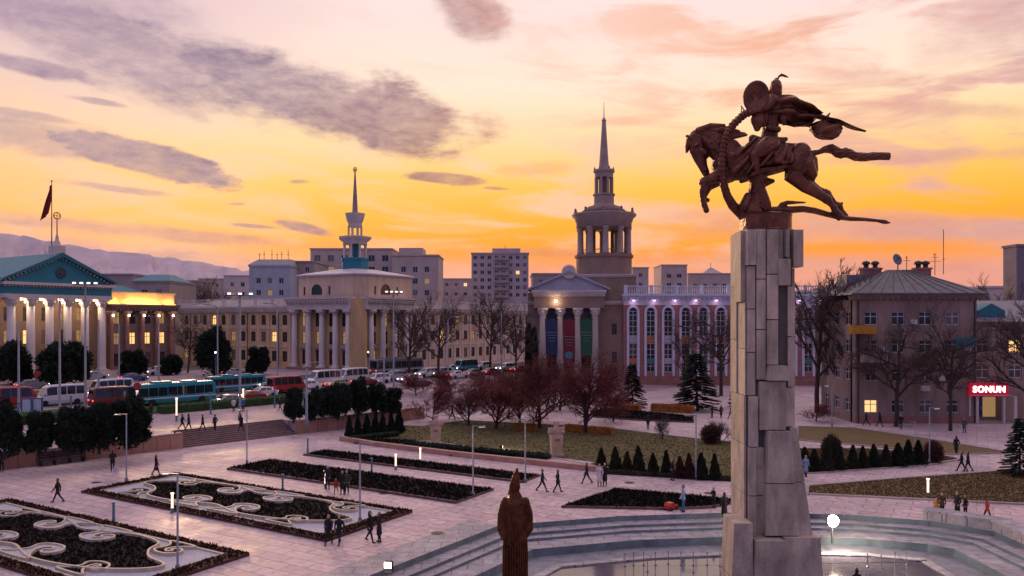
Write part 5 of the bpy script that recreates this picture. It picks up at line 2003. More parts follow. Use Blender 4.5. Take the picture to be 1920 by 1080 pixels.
def drape(name, fn, nu, nv, thick=.06):
    mb = MB()
    v = []
    for s2 in (0, 1):
        for j in range(nv + 1):
            for i in range(nu + 1):
                p = fn(i / nu, j / nv)
                v.append((p[0], p[1] + s2 * thick, p[2]))
    f = []
    o = (nu + 1) * (nv + 1)
    for j in range(nv):
        for i in range(nu):
            a = j * (nu + 1) + i
            f.append((a, a + 1, a + nu + 2, a + nu + 1))
            f.append((o + a, o + a + nu + 1, o + a + nu + 2, o + a + 1))
    for i in range(nu):
        f += [(i, o + i, o + i + 1, i + 1), (nv * (nu + 1) + i, nv * (nu + 1) + i + 1, o + nv * (nu + 1) + i + 1, o + nv * (nu + 1) + i)]
    for j in range(nv):
        a, b = j * (nu + 1), (j + 1) * (nu + 1)
        f += [(a, b, o + b, o + a), (a + nu, o + a + nu, o + b + nu, b + nu)]
    return mb.add(v, f).build(name, m_bronze, SR, smooth=True)


def lerp_line(pts, t):
    t = t * (len(pts) - 1)
    i = min(int(t), len(pts) - 2)
    f = t - i
    return tuple(pts[i][k] + (pts[i + 1][k] - pts[i][k]) * f for k in range(2))


cu = [(672, 222), (720, 206), (770, 207), (822, 212), (860, 230), (900, 262), (938, 298), (985, 318)]
cl_ = [(660, 335), (690, 345), (740, 352), (790, 368), (830, 396), (870, 396), (905, 388), (948, 352)]


def cape(u, v):
    a, b = lerp_line(cu, u), lerp_line(cl_, u)
    x, z = a[0] + (b[0] - a[0]) * v, a[1] + (b[1] - a[1]) * v
    d = -62 + 60 * u + 44 * math.sin(v * 13 + u * 5) * (.35 + u) * .8 + 16 * math.sin(u * 14)
    return q(x, z, d)


drape('cape', cape, 28, 16)


def cape2(u, v):
    a = lerp_line([(672, 222), (720, 208), (800, 222), (880, 262), (940, 310)], u)
    b = lerp_line([(660, 335), (740, 360), (830, 390), (900, 385), (940, 350)], u)
    x, z = a[0] + (b[0] - a[0]) * v, a[1] + (b[1] - a[1]) * v
    return q(x, z, 66 - 30 * u + 26 * math.sin(v * 8 + u * 6) * (.3 + u))


drape('cape_back', cape2, 20, 12)


def cape3(u, v):
    a = lerp_line([(925, 290), (980, 314), (1030, 338), (1080, 352), (1130, 372), (1190, 392), (1254, 424)], u)
    b = lerp_line([(930, 335), (985, 352), (1040, 362), (1095, 378), (1135, 398), (1190, 415), (1254, 428)], u)
    x, z = a[0] + (b[0] - a[0]) * v, a[1] + (b[1] - a[1]) * v
    return q(x, z, 10 * math.sin(v * 7 + u * 9) - 10)


drape('cape_tip', cape3, 20, 8, .09)


def cape4(u, v):
    a = lerp_line([(915, 378), (955, 362), (1000, 352), (1050, 356), (1100, 370), (1117, 385)], u)
    b = lerp_line([(930, 415), (955, 450), (1005, 466), (1060, 472), (1095, 455), (1112, 425)], u)
    x, z = a[0] + (b[0] - a[0]) * v, a[1] + (b[1] - a[1]) * v
    return q(x, z, -26 * math.sin(math.pi * u) * math.sin(math.pi * v) + 9 * math.sin(v * 10 + u * 12))


drape('cape_fold', cape4, 18, 10, .3)
fz = MB().tube([q(1005, 345), q(1022, 330), q(1036, 312)], [.06, .07, .03], 6, cap='round')
fz.build('cape_knot', m_bronze, SR, smooth=True)


# long skirt of the rider's coat down the horse's flank, both sides
def skirt(sg):
    def f(u, v):
        a = lerp_line([(560, 470), (600, 480), (650, 500), (720, 500), (770, 520)], u)
        b = lerp_line([(372, 650), (400, 712), (470, 715), (520, 690), (580, 660), (650, 640), (720, 648), (768, 640)], u)
        x, z = a[0] + (b[0] - a[0]) * v, a[1] + (b[1] - a[1]) * v
        d = (40 + 68 * math.sin(min(1, v * 1.15) * math.pi / 2)) + 17 * math.sin(u * 30 + v * 4) * (.2 + v)
        return q(x, z, sg * d - (6 if sg < 0 else 0))
    return f


drape('coat_skirt', skirt(-1), 40, 14, .05)
drape('coat_skirt', skirt(1), 40, 14, .05)
shd = MB().lathe([(.001, .0), (.22, .015), (.24, .05), (.52, .07), (.56, .1), (.72, .1), (.74, .05), (.70, .02), (.3, -.04), (.001, -.05)], 28)
shd.v = [(x * .80, y * 1.02, z) for x, y, z in shd.v]
shd.xf(Matrix.Translation(Vector(q(556, 236, -80))) @ Matrix.Rotation(R(-8), 4, 'Z') @ Matrix.Rotation(R(8), 4, 'Y') @ Matrix.Rotation(R(90), 4, 'X'))
shd.build('shield', m_bronze, SR, smooth=True)
qv, qi = sculpt([ch([(580, 330, 40, -50), (575, 380, 46, -55), (570, 420, 22, -55)], 0, .5), ch([(620, 340, 34, -40), (605, 390, 24, -45)], 0, .5), ch([(735, 350, 26, -40), (740, 385, 16, -40)], 0, .5)], .03, 2, 'quiver')
put('quiver', with_mats(qv, qi, [m_bronze]), SR)
sw = MB().tube([q(470, 335, -64), q(475, 285, -60)], [.03, .02], 6).tube([q(510, 345, -70), q(470, 285, -66)], [.035, .025], 6)
sw.build('sword_hilt', m_bronze, SR)
sd_ = MB().tube([q(660, 640, -118), q(760, 636, -108)], [.05, .04], 6)
sd_.build('stirrup_strap', m_bronze, SR)
sad = MB().box(q(655, 0)[0], q(712, 0)[0], q(0, 0, -124)[1], q(0, 0, -112)[1], q(0, 640)[2], q(0, 585)[2])
sad.build('saddle_pouch', m_bronze, SR)
# serpent: coil from the pedestal up round the horse to the rider's fist, tail to the right
serp = [(600, 300, 14, -72), (540, 318, 20, -78), (480, 345, 21, -80), (420, 400, 22, -92), (375, 460, 21, -104), (350, 530, 20, -112), (342, 610, 20, -112), (345, 690, 21, -104), (358, 760, 23, -86), (388, 830, 26, -58), (430, 885, 30, -30), (485, 925, 34, 0), (560, 935, 36, 10), (640, 918, 30, 0), (740, 908, 24, 0), (810, 906, 22, 0), (870, 902, 21, 0), (940, 912, 20, 0), (1010, 932, 18, 0), (1090, 952, 17, 0), (1160, 962, 15, 0), (1250, 966, 12, 0), (1330, 974, 10, 0), (1375, 982, 15, 0), (1408, 988, 4, 0)]
sme, si = sculpt([ch(serp), ch([(720, 900, 14, 0), (740, 875, 16, 0), (775, 862, 14, 0), (830, 862, 9, 0), (886, 862, 5, 0)]), ch([(1040, 930, 14, -30), (1075, 968, 14, -40)])], .03, 2, 'serpent')
so = put('serpent', with_mats(sme, si, [m_bronze]), SR)
sc_me = MB().lathe([(.19, 0), (.2, .04), (.17, .07)], 10).mesh('scale_ring', m_bronze, True)
for i in range(22):
    t = i / 21 * 7 + 1.5
    k = int(t)
    a, b = Vector(q(*serp[k][:2], serp[k][3])), Vector(q(*serp[k + 1][:2], serp[k + 1][3]))
    p = a.lerp(b, t - k)
    o = put('scale_ring', sc_me, so, p)
    o.rotation_euler = (b - a).to_track_quat('Z', 'Y').to_euler()
ped = [ch([(590, 700, 62, 0), (590, 770, 50, 0), (580, 840, 60, 0), (560, 900, 82, 0), (555, 925, 90, 0)], 0, .9), ch([(640, 735, 30, 0), (685, 730, 14, 0)], 0), ch([(600, 800, 40, -20), (625, 880, 40, -30), (640, 925, 30, -30)], 0), ch([(520, 830, 26, -40), (490, 900, 34, -50)], 0)]
pme, pi_ = sculpt(ped, .035, 2, 'rock_support')
po = put('rock_support', with_mats(pme, pi_, [m_bronze]), SR)
for i in range(26):
    t = i / 26
    p = q(578 + (22 + 26 * t) * math.sin(i * 2.4), 790 + 130 * t, -40 - 30 * t)
    put('scale', MB().ball((0, 0, 0), .1, None, 6, (1, .35, .8)).mesh('scale', m_bronze, True) if i == 0 else bpy.data.meshes['scale'], po, p)
drm = MB()
drm.lathe([(1.2, .0), (1.2, .06), (1.17, .1), (1.17, .74), (1.2, .78), (1.1, .82)], 28)
drm.build('drum', m_bronze, SR, smooth=False)

# ------------------------------------------------------------------ robed figure in front of the basin
RY = 27.0
rs = P(966, 1098, RY)
rb = root('robed_statue', 'brown bronze robed figure with a tall pointed hat, seen from behind', 'statue', (rs.x, RY, rs.z), 0, None, (.84, .84, 1.0))
m_brz2 = mat('warm_bronze', (.10, .034, .014), .27, .75, 3.2, 1.0, metal=.75, detail=8)
fig = [([(0, 0, .2), (0, 0, 1.4), (0, 0, 2.3), (0, 0, 2.9), (0, 0, 3.15)], [(.42, .50), (.43, .50), (.42, .53), (.36, .50), (.2, .26)], 0, 1, (0, 1, 0)),
       ([(-.42, -.02, 2.95), (-.54, 0, 2.5), (-.56, -.05, 2.0), (-.46, -.2, 1.75)], [.17, .2, .2, .15], 0),
       ([(.42, -.02, 2.95), (.54, 0, 2.5), (.56, -.05, 2.0), (.46, .2, 1.75)], [.17, .2, .2, .15], 0),
       ([(0, 0, 3.1), (0, .02, 3.3)], [.14, .14], 0), ([(-.02, .02, 3.34), (-.02, .03, 3.5)], [.2, .2], 0),
       ([(-.02, .0, 3.45), (.02, 0, 3.75), (.08, .0, 4.08)], [.24, .17, .05], 0, .8), ([(-.16, .0, 3.36), (-.24, .1, 3.2)], [.1, .07], 0)]
fme, fi = sculpt(fig, .03, 2, 'figure')
put('figure', with_mats(fme, fi, [m_brz2]), rb)
for i in range(15):
    w = math.pi * (1 + (i + .5) / 15) + rnd.uniform(-.05, .05)
    r0 = .46
    t_ = rnd.uniform(1.9, 2.75)
    MB().tube([(r0 * 1.06 * math.cos(w), r0 * .93 * math.sin(w), .02), (r0 * 1.08 * math.cos(w), r0 * .95 * math.sin(w), 1.2), (r0 * 1.0 * math.cos(w), r0 * .86 * math.sin(w), t_)], [.06, .045, .012], 6, cap='round').build('robe_fold', m_brz2, rb, smooth=True)
MB().tube([(-.3, -.3, 2.98), (0, -.33, 2.8), (.3, -.3, 2.98)], [.05, .05, .05], 6).build('collar_fold', m_brz2, rb, smooth=True)
MB().lathe([(.66, -.25), (.66, 0), (.5, .05)], 20).build('bronze_base', m_brz2, rb)
zb = rs.z - .25
MB().box(-.75, .75, -.75, .75, -rs.z - 1.2, -.253).box(-1.1, 1.1, -1.1, 1.1, -rs.z - 1.5, -rs.z + .3).build('plinth', m_slab, rb)

# ------------------------------------------------------------------ busts
m_warmstone = mat('warm_sandstone', (.50, .36, .24), .75, .2, 2, .2)
m_pinkst = mat('rosy_stone', (.47, .32, .28), .8, .25, 3, .4)


def bust(px, py, label, seed, s=1.0):
    g = G(px, py)
    r = root('bust', label, 'bust', (g.x, g.y, .08), R(10), 'stone busts beside the lawn', s)
    MB().prism([(-.55, -.5), (.55, -.5), (.55, .5), (-.55, .5)], 0, .16).prism([(-.42, -.38), (.42, -.38), (.42, .38), (-.42, .38)], .16, 1.75, None, [(-.5, -.42), (.5, -.42), (.5, .42), (-.5, .42)]).build('pedestal', m_warmstone, r)
    MB().box(-.2, .2, -.46, -.41, 1.25, 1.42).build('plaque', m_brick, r)
    rg = random.Random(seed)
    c = [([(-.5, 0, 1.95), (0, 0, 2.02), (.5, 0, 1.95)], [(.26, .24), (.34, .3), (.26, .24)], 0), ([(0, 0, 1.8), (0, 0, 2.3)], [.42, .26], 0, .8),
         ([(0, -.02, 2.3), (0, -.03, 2.45)], [.13, .13], 0), ([(0, -.04, 2.5), (0, -.03, 2.68)], [.17, .18], 0), ([(0, -.2, 2.56), (0, -.24, 2.53)], [.04, .035], 0),
         ([(-.18, 0, 2.58), (-.2, 0, 2.56)], [.05, .05], 0), ([(.18, 0, 2.58), (.2, 0, 2.56)], [.05, .05], 0), ([(0, -.16, 2.42), (0, -.18, 2.3)], [.09, .05], 0),
         ([(-.16, 0, 2.74), (.16, 0, 2.74)], [.12, .12], 0)]
    for i in range(9):
        a = rg.uniform(0, 6.28)
        c.append(([(.35 * math.cos(a), .25 * math.sin(a), 1.95), (.62 * math.cos(a), .3 * math.sin(a), 2.2 + rg.uniform(-.1, .15))], [.14, .1], 0))
    me, idx = sculpt(c, .035, 1, 'bust_head')
    put('bust_head', with_mats(me, idx, [m_pinkst]), r)
    return r


bust(1043, 856, 'stone bust on a tan pedestal, right-hand one of the two by the lawn', 2, 1.14)
bust(817, 834, 'stone bust on a tan pedestal, left-hand one of the two by the lawn', 5, 1.05)

# ------------------------------------------------------------------ fountain fittings and floodlights
m_pipe = mat('fountain_pipe', (.30, .33, .38), .4, .2, 2, metal=.5)
jet = [(1172, 1062), (1188, 1060), (1207, 1060), (1229, 1060), (1253, 1058), (1277, 1060), (1300, 1061), (1326, 1060), (1350, 1062), (1627, 1064), (1652, 1066), (1678, 1060), (1700, 1060), (1214, 1072), (1300, 1074)]
ordn = ['first', 'second', 'third', 'fourth', 'fifth', 'sixth', 'seventh', 'eighth', 'ninth', 'tenth', 'eleventh', 'twelfth', 'thirteenth', 'fourteenth', 'fifteenth', 'sixteenth']
tp = MB().lathe([(.1, -.3), (.1, .06), (.035, .08), (.03, .55), (.05, .58), (.05, .66)], 8).mesh('fountain_nozzle', m_pipe)
for i, (x, y) in enumerate(sorted(jet)):
    g = G(x, y, -1.1)
    tag(put('fountain_nozzle', tp, None, (g.x, g.y, -1.1), 0, (.7, .7, 1.15)), f'thin upright metal nozzle in the fountain water, {ordn[i]} counting from the left', 'nozzle', 'nozzles in the fountain water')


def floodlight(loc, rz, label, s=1.0, power=0, lens=None, tilt=15):
    r = root('floodlight', label, 'floodlight', loc, rz, None, s)
    MB().box(-.3, .3, -.2, .2, 0, .05).tube([(-.28, 0, .05), (-.28, 0, .5)], .03, 6).tube([(.28, 0, .05), (.28, 0, .5)], .03, 6).build('bracket', m_darkm, r)
    hd = MB().prism_y([(-.24, .3), (.24, .3), (.24, .7), (-.24, .7)], -.1, .25)
    hd.build('housing', m_darkm, r)
    MB().prism_y([(-.22, .32), (.22, .32), (.22, .68), (-.22, .68)], -.13, -.1).build('lens', lens or m_lampc, r)
    if power:
        lamp_light(r, (0, -.35, .5), power, (1, .86, .66), .2)
    return r


g = P(1562, 985, 46.0)
sb = root('floodlight', 'blazing round floodlight beside the foot of the pillar', 'floodlight', (g.x, g.y, 0.0), R(8))
MB().tube([(0, .1, -.6), (0, .1, .35)], .07, 8).build('stand', m_darkm, sb)
MB().lathe([(.16, -.35), (.34, -.25), (.4, -.02), (.36, .0)], 20).xf(Matrix.Translation((0, 0, .75)) @ Matrix.Rotation(R(84), 4, 'X')).build('housing', m_darkm, sb, smooth=True)
MB().lathe([(.35, 0), (.33, .06), (.24, .12), (.02, .15)], 20).xf(Matrix.Translation((0, 0, .75)) @ Matrix.Rotation(R(84), 4, 'X')).build('lens', mat('blazing_lamp', (1, .95, .85), .4, 0, 1, emit=(1, .85, .6), estr=60), sb, smooth=True)
lamp_light(sb, (0, -.6, .8), 900, (1, .82, .58), .3)
g = G(728, 1076, -.05)
floodlight((g.x, g.y, .006), R(-10), 'small lit floodlight on the pale rim paving near the bottom edge', .8, 0)
g = G(940, 846)
floodlight((g.x, g.y, .08), R(110), 'small lit floodlight on the ground between the two busts', .7, 120, m_lampw)

# ------------------------------------------------------------------ trees and shrubs
m_bark = mat('winter_bark', (.055, .04, .036), .9, .35, 2, .4)
m_twig = mat('mauve_twig', (.085, .058, .055), .9, .3, 2, obj_rand=.15)
m_redtwig = mat('red_twig', (.14, .034, .03), .9, .4, 1.2, obj_rand=.2)
m_redbark = mat('dark_red_bark', (.05, .03, .028), .9, .3, 2)
m_ever = mat('dark_evergreen', (.013, .026, .016), .85, .5, 1.2, obj_rand=.25)
m_everb = mat('olive_conifer', (.028, .030, .013), .85, .5, 1.2, obj_rand=.3)
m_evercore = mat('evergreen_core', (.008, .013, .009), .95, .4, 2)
m_rust = mat('rusty_conifer', (.085, .032, .018), .85, .4, 1.2, obj_rand=.2)
m_orange = mat('orange_hedge_leaf', (.34, .125, .025), .85, .35, 1.5, obj_rand=.15)


def grow(trunk, crown, p, d, L, r, lvl, maxl, rg, opts):
    """one branch and everything on it"""
    n = 5 if lvl == 0 else 3
    pts, rad = [p.copy()], [r]
    cur, dd = p.copy(), d.copy()
    for i in range(n):
        dd = (dd + Vector((rg.uniform(-1, 1), rg.uniform(-1, 1), rg.uniform(-.5, .8))) * opts['wob'] * (1 if lvl else .35)).normalized()
        cur = cur + dd * (L / n)
        pts.append(cur.copy())
        rad.append(r * (1 - (.45 if lvl < maxl else .8) * (i + 1) / n))
    (trunk if lvl <= opts['tl'] else crown).tube(pts, rad, 7 if lvl == 0 else 5 if lvl == 1 else 3, cap=False)
    if lvl >= maxl:
        return
    k = opts['kids'][lvl]
    for j in range(k):
        t = opts['start'][lvl] + (1 - opts['start'][lvl]) * (j + rg.random() * .8) / k
        i = min(n - 1, int(t * n))
        q_ = pts[i].lerp(pts[i + 1], t * n - i)
        ax = (pts[i + 1] - pts[i]).normalized()
        az_ = rg.uniform(0, 6.28) + j * 2.4
        side_ = ax.orthogonal()
        side_.rotate(Matrix.Rotation(az_, 3, ax))
        sp = opts['spread'][lvl] * rg.uniform(.7, 1.25)
        nd = (ax * math.cos(sp) + side_ * math.sin(sp) + Vector((0, 0, opts['lift']))).normalized()
        grow(trunk, crown, q_, nd, L * opts['len'][lvl] * rg.uniform(.7, 1.15) * (1.15 - .35 * t), rad[i] * .62, lvl + 1, maxl, rg, opts)


def tree_proto(name, seed, H_, opts, mb_, mt_, r=None):
    rg = random.Random(seed)
    t, c = MB(), MB()
    grow(t, c, Vector((0, 0, -.15)), Vector((rg.uniform(-.08, .08), rg.uniform(-.08, .08), 1)), H_ * opts['trunk'], r or H_ * .017, 0, opts['max'], rg, opts)
    if opts.get('leaf'):
        base = list(c.v)
        for _ in range(opts['leaf']):
            p = Vector(rg.choice(base)) + Vector((rg.gauss(0, .1), rg.gauss(0, .1), rg.gauss(0, .1)))
            a = Vector((rg.uniform(-1, 1), rg.uniform(-1, 1), rg.uniform(-1, 1))).normalized() * rg.uniform(.05, .12)
            b = a.orthogonal() * .45
            c.add([p - b, p + a, p + b], [(0, 1, 2)])
    zmax = max(p[2] for p in c.v)
    k = H_ / zmax
    t.v = [(a * k, b * k, z * k) for a, b, z in t.v]
    c.v = [(a * k, b * k, z * k) for a, b, z in c.v]
    return t.mesh('trunk', mb_, True), c.mesh('crown', mt_)


big = dict(wob=.22, tl=1, kids=[11, 7, 7, 6], start=[.3, .25, .2, .15], spread=[.75, .7, .65, .7], len=[.62, .55, .5, .5], lift=.12, trunk=.62, max=4)
wide = dict(wob=.26, tl=1, kids=[10, 7, 7, 6], start=[.35, .25, .2, .15], spread=[.95, .75, .7, .7], len=[.72, .55, .5, .5], lift=.06, trunk=.55, max=4)
red = dict(wob=.28, tl=1, kids=[11, 8, 8, 7], start=[.1, .2, .15, .1], spread=[.62, .7, .8, .9], len=[.95, .62, .55, .5], lift=.1, trunk=.5, max=4, leaf=2000)
bare = [tree_proto('bare', s, 14, o, m_bark, m_twig) for s, o in ((1, big), (2, wide), (3, big), (4, wide))]
redm = [tree_proto('red', s, 7, red, m_redbark, m_redtwig, .13) for s in (11, 12, 13)]
small = [tree_proto('small', s, 4, dict(red, leaf=0), m_bark, m_twig, .08) for s in (21,)]


def plant_tree(name, meshes, label, cat, px, py, pt, group, wide_=1.0, rz=None, lean=0.0, Y=None):
    g = G(px, py) if Y is None else Vector(((px - CX) / FPX * Y, Y, gz((px - CX) / FPX * Y, Y)))
    top_ = CAMZ - (pt - CY) / FPX * g.y
    h0 = max(v.co.z for v in meshes[1].vertices) if 'h' not in meshes[1] else meshes[1]['h']
    meshes[1]['h'] = h0
    s = (top_ - g.z) / h0
    r = root(name, label, cat, g, rz if rz is not None else rnd.uniform(0, 6.28), group, (s * wide_, s * wide_, s))
    r.rotation_euler[1] = lean
    for m_, n in zip(meshes, ('trunk', 'crown')):
        put(n, m_, r)
    return r


plant_tree('bare_tree', bare[0], 'bare winter tree in front of the right portico of the ochre corner building', 'tree', 767, 712, 540, 'bare street trees', .95)
plant_tree('bare_tree', bare[1], 'bare winter tree with forked trunk left of the ten-storey tower block', 'tree', 822, 708, 545, 'bare street trees', .8)
plant_tree('bare_tree', bare[2], 'bare leaning winter tree below the ten-storey tower block', 'tree', 918, 700, 535, 'bare street trees', .75)
plant_tree('bare_tree', bare[3], 'bare winter tree close to the left columns of the bannered hall', 'tree', 968, 716, 560, 'bare street trees', .7)
plant_tree('bare_tree', bare[1], 'spreading bare tree before the pointed windows, just left of the pillar', 'tree', 1352, 742, 540, 'bare park trees', .92, 1.0)
plant_tree('bare_tree', bare[0], 'slim bare tree in front of the third pointed window', 'tree', 1282, 738, 590, 'bare park trees', .6, 3.0)
plant_tree('bare_tree', bare[2], 'tall bare tree just right of the pillar, crown glowing against the sunset', 'tree', 1532, 775, 478, 'bare park trees', .8)
plant_tree('bare_tree', bare[0], 'tall bare tree beside the left corner of the apartment house', 'tree', 1578, 782, 492, 'bare park trees', .75, 2.2)
plant_tree('bare_tree', bare[3], 'bare tree in front of the second window column of the apartment house', 'tree', 1680, 800, 575, 'bare park trees', .95, .4)
plant_tree('bare_tree', bare[1], 'bare forked tree before the right corner of the apartment house', 'tree', 1782, 808, 560, 'bare park trees', .72, 4.1)
plant_tree('bare_tree', bare[2], 'bare tree in front of the shop wing at the right edge', 'tree', 1946, 812, 545, 'bare park trees', .7, 5.0)
plant_tree('bare_tree', bare[3], 'thin bare tree among the parked cars left of the lit wing steps', 'tree', 352, 700, 575, 'bare street trees', .7, 2.0)
for i, (x, yb_, yt, Y) in enumerate(((392, 0, 515, 240), (410, 0, 522, 250), (1590, 0, 500, 150), (1835, 0, 515, 150), (1868, 0, 500, 170))):
    plant_tree('bare_tree', bare[i % 4], ['far bare tree on the skyline right of the lit wing', 'smaller far bare tree on the skyline left of the blue-grey block', 'far bare tree rising behind the left corner of the apartment house', 'far bare tree behind the shop wing chimneys', 'far bare tree against the right-edge tower block'][i], 'tree', x, yb_, yt, 'far bare trees', .8, None, 0, Y)
for i, (x, y, t, w, lab) in enumerate(((930, 805, 690, 1.45, 'red-twigged small tree left of the middle of the lawn'), (1012, 803, 655, 1.3, 'tallest red-twigged tree in front of the bannered hall'), (1098, 812, 645, 1.35, 'broad red-twigged tree nearest the pointed windows'), (975, 792, 680, 1.3, 'slender red-twigged tree tucked between two bigger ones'),
                                      (812, 790, 712, 1.3, 'low red-twigged tree beyond the left bust'), (880, 797, 705, 1.3, 'red-twigged tree leftmost of the lawn clump'))):
    plant_tree('red_tree', redm[i % 3], lab, 'tree', x, y, t, 'red-twigged trees on the lawn', w)
for i, (x, y, t, w, lab) in enumerate(((845, 742, 690, 1.6, 'low reddish thicket beside the road below the forked bare tree'), (905, 745, 688, 1.7, 'low reddish thicket beside the road below the leaning bare tree'), (950, 752, 690, 1.6, 'low reddish thicket behind the tallest red tree'), (780, 742, 695, 1.4, 'low reddish thicket beside the road at the end of the evergreen clump'), (1150, 790, 690, 1.2, 'red-twigged bush right of the broad red tree'), (1050, 770, 680, 1.5, 'red-twigged thicket between the two largest red trees'))):
    plant_tree('red_shrub', redm[(i + 1) % 3], lab, 'shrub', x, y, t, 'reddish thickets', w)
plant_tree('bare_shrub', small[0], 'small bare shrub beside the round clipped bush', 'shrub', 1350, 832, 785, 'bare shrubs', 1.3)
plant_tree('bare_shrub', small[0], 'small bare sapling on the dry lawn left of the round bush', 'shrub', 1242, 826, 775, 'bare shrubs', .7, 2)
plant_tree('bare_shrub', redm[1], 'low reddish shrub in front of the apartment house left corner', 'shrub', 1530, 790, 752, 'bare shrubs', 1.6, 1)


def leafy(name, n, size, shape, seed, m_, core=True, lump=.3, up=.3):
    """leaf sprays through a volume: shape(rg) gives a point and the outward direction"""
    rg = random.Random(seed)
    mb = MB()
    for _ in range(n):
        p, o = shape(rg)
        a = Vector((rg.uniform(-1, 1), rg.uniform(-1, 1), rg.uniform(-.6, 1) + up)) * .6 + o
        a.normalize()
        b = a.orthogonal()
        b.rotate(Matrix.Rotation(rg.uniform(0, 6.28), 3, a))
        s = size * rg.uniform(.6, 1.5)
        w = s * .38
        mb.add([p - b * w, p + a * s * .5 + b * w * .2, p + a * s, p + b * w], [(0, 1, 2, 3)])
    return mb.mesh(name, m_)


def blob_shape(lumps):
    def f(rg):
        c, r = rg.choice(lumps)
        d = Vector((rg.gauss(0, 1), rg.gauss(0, 1), rg.gauss(0, 1))).normalized()
        rr = rg.uniform(.74, 1.04) if rg.random() < .8 else rg.uniform(1.0, 1.2)
        return Vector(c) + Vector((d.x * r[0], d.y * r[1], d.z * r[2])) * rr, d
    return f


def cone_shape(h, r, lo=.06, pw=.8):
    def f(rg):
        t = rg.random() ** 1.35
        w = rg.uniform(0, 6.28)
        rr = r * (1 - t) ** pw * (1 + .16 * math.sin(w * 3 + t * 17)) * rg.uniform(.75, 1.05)
        return Vector((rr * math.cos(w), rr * math.sin(w), lo * h + t * h * (1 - lo))), Vector((math.cos(w) * .7, math.sin(w) * .7, .45))
    return f


def lumpset(seed, n, R_, H_):
    rg = random.Random(seed)
    out = [((0, 0, H_ * .45), (R_ * .8, R_ * .8, H_ * .42))]
    for i in range(n):
        a = rg.uniform(0, 6.28)
        z = rg.uniform(.22, .85)
        rr = R_ * (.62 if z < .55 else .42)
        q_ = rg.uniform(.22, .42)
        out.append(((rr * math.cos(a), rr * math.sin(a), H_ * z), (R_ * q_, R_ * q_, H_ * q_ * .48)))
    return out


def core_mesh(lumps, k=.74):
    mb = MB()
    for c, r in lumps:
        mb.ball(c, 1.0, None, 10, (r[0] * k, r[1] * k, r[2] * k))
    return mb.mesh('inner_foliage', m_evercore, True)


BUSH = []
for s in range(4):
    L_ = lumpset(30 + s, 22, 1.0, 2.2)
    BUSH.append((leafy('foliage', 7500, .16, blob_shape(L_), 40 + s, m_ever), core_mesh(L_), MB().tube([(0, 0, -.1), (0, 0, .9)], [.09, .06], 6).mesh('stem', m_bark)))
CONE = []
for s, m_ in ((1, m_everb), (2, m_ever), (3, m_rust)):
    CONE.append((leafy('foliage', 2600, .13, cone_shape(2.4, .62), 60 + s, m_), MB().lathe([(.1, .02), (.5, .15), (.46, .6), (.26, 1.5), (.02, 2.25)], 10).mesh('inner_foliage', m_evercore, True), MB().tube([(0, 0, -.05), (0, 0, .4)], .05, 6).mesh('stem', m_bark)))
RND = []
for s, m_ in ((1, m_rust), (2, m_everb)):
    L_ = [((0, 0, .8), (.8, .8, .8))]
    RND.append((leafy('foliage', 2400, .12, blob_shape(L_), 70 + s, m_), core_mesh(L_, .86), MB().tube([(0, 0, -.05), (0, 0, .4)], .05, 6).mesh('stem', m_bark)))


def fir_mesh(seed):
    rg = random.Random(seed)
    mb, br = MB(), MB()
    H_ = 8.0
    br.tube([(0, 0, -.2), (0, 0, H_ * .97)], [.16, .02], 7)
    for i in range(22):
        z = .5 + i * (H_ - .8) / 22
        r = 2.6 * (1 - z / H_) ** .85 + .15
        for j in range(9):
            w = rg.uniform(0, 6.28)
            L_ = r * rg.uniform(.75, 1.1)
            tip = Vector((L_ * math.cos(w), L_ * math.sin(w), z - .25 * L_ + .12 * L_ * L_ * .3))
            b0 = Vector((0, 0, z + .1))
            br.tube([b0, b0.lerp(tip, .6) + Vector((0, 0, .05)), tip], [.03, .02, .006], 3, cap=False)
            for q_ in range(34):
                t = rg.uniform(.25, 1)
                p = b0.lerp(tip, t)
                a = Vector((math.cos(w + rg.uniform(-1.1, 1.1)), math.sin(w + rg.uniform(-1.1, 1.1)), rg.uniform(-.45, .25)))
                s = rg.uniform(.25, .5)
                sd2 = a.orthogonal().normalized() * s * .3
                mb.add([p - sd2, p + a * s, p + sd2], [(0, 1, 2)])
    return mb.mesh('foliage', m_ever), br.mesh('trunk', m_bark)


FIR = [fir_mesh(1), fir_mesh(2)]


def plant(name, ms, names, h0, w0, label, cat, px, py, pt, wpx, group, z=None):
    g = G(px, py, z)
    zg = g.z if z is not None else g.z
    top_ = CAMZ - (pt - CY) / FPX * g.y
    sz = max(.2, (top_ - zg) / h0)
    sx = wpx * g.y / FPX / w0
    sx *= rnd.uniform(.88, 1.14)
    sz *= rnd.uniform(.94, 1.05)
    r = root(name, label, cat, (g.x, g.y, zg), rnd.uniform(0, 6.28), group, (sx, sx * rnd.uniform(.92, 1.08), sz))
    r.rotation_euler[0] = rnd.uniform(-.04, .04)
    r.rotation_euler[1] = rnd.uniform(-.04, .04)
    for m_, n in zip(ms, names):
        put(n, m_, r)
    return r


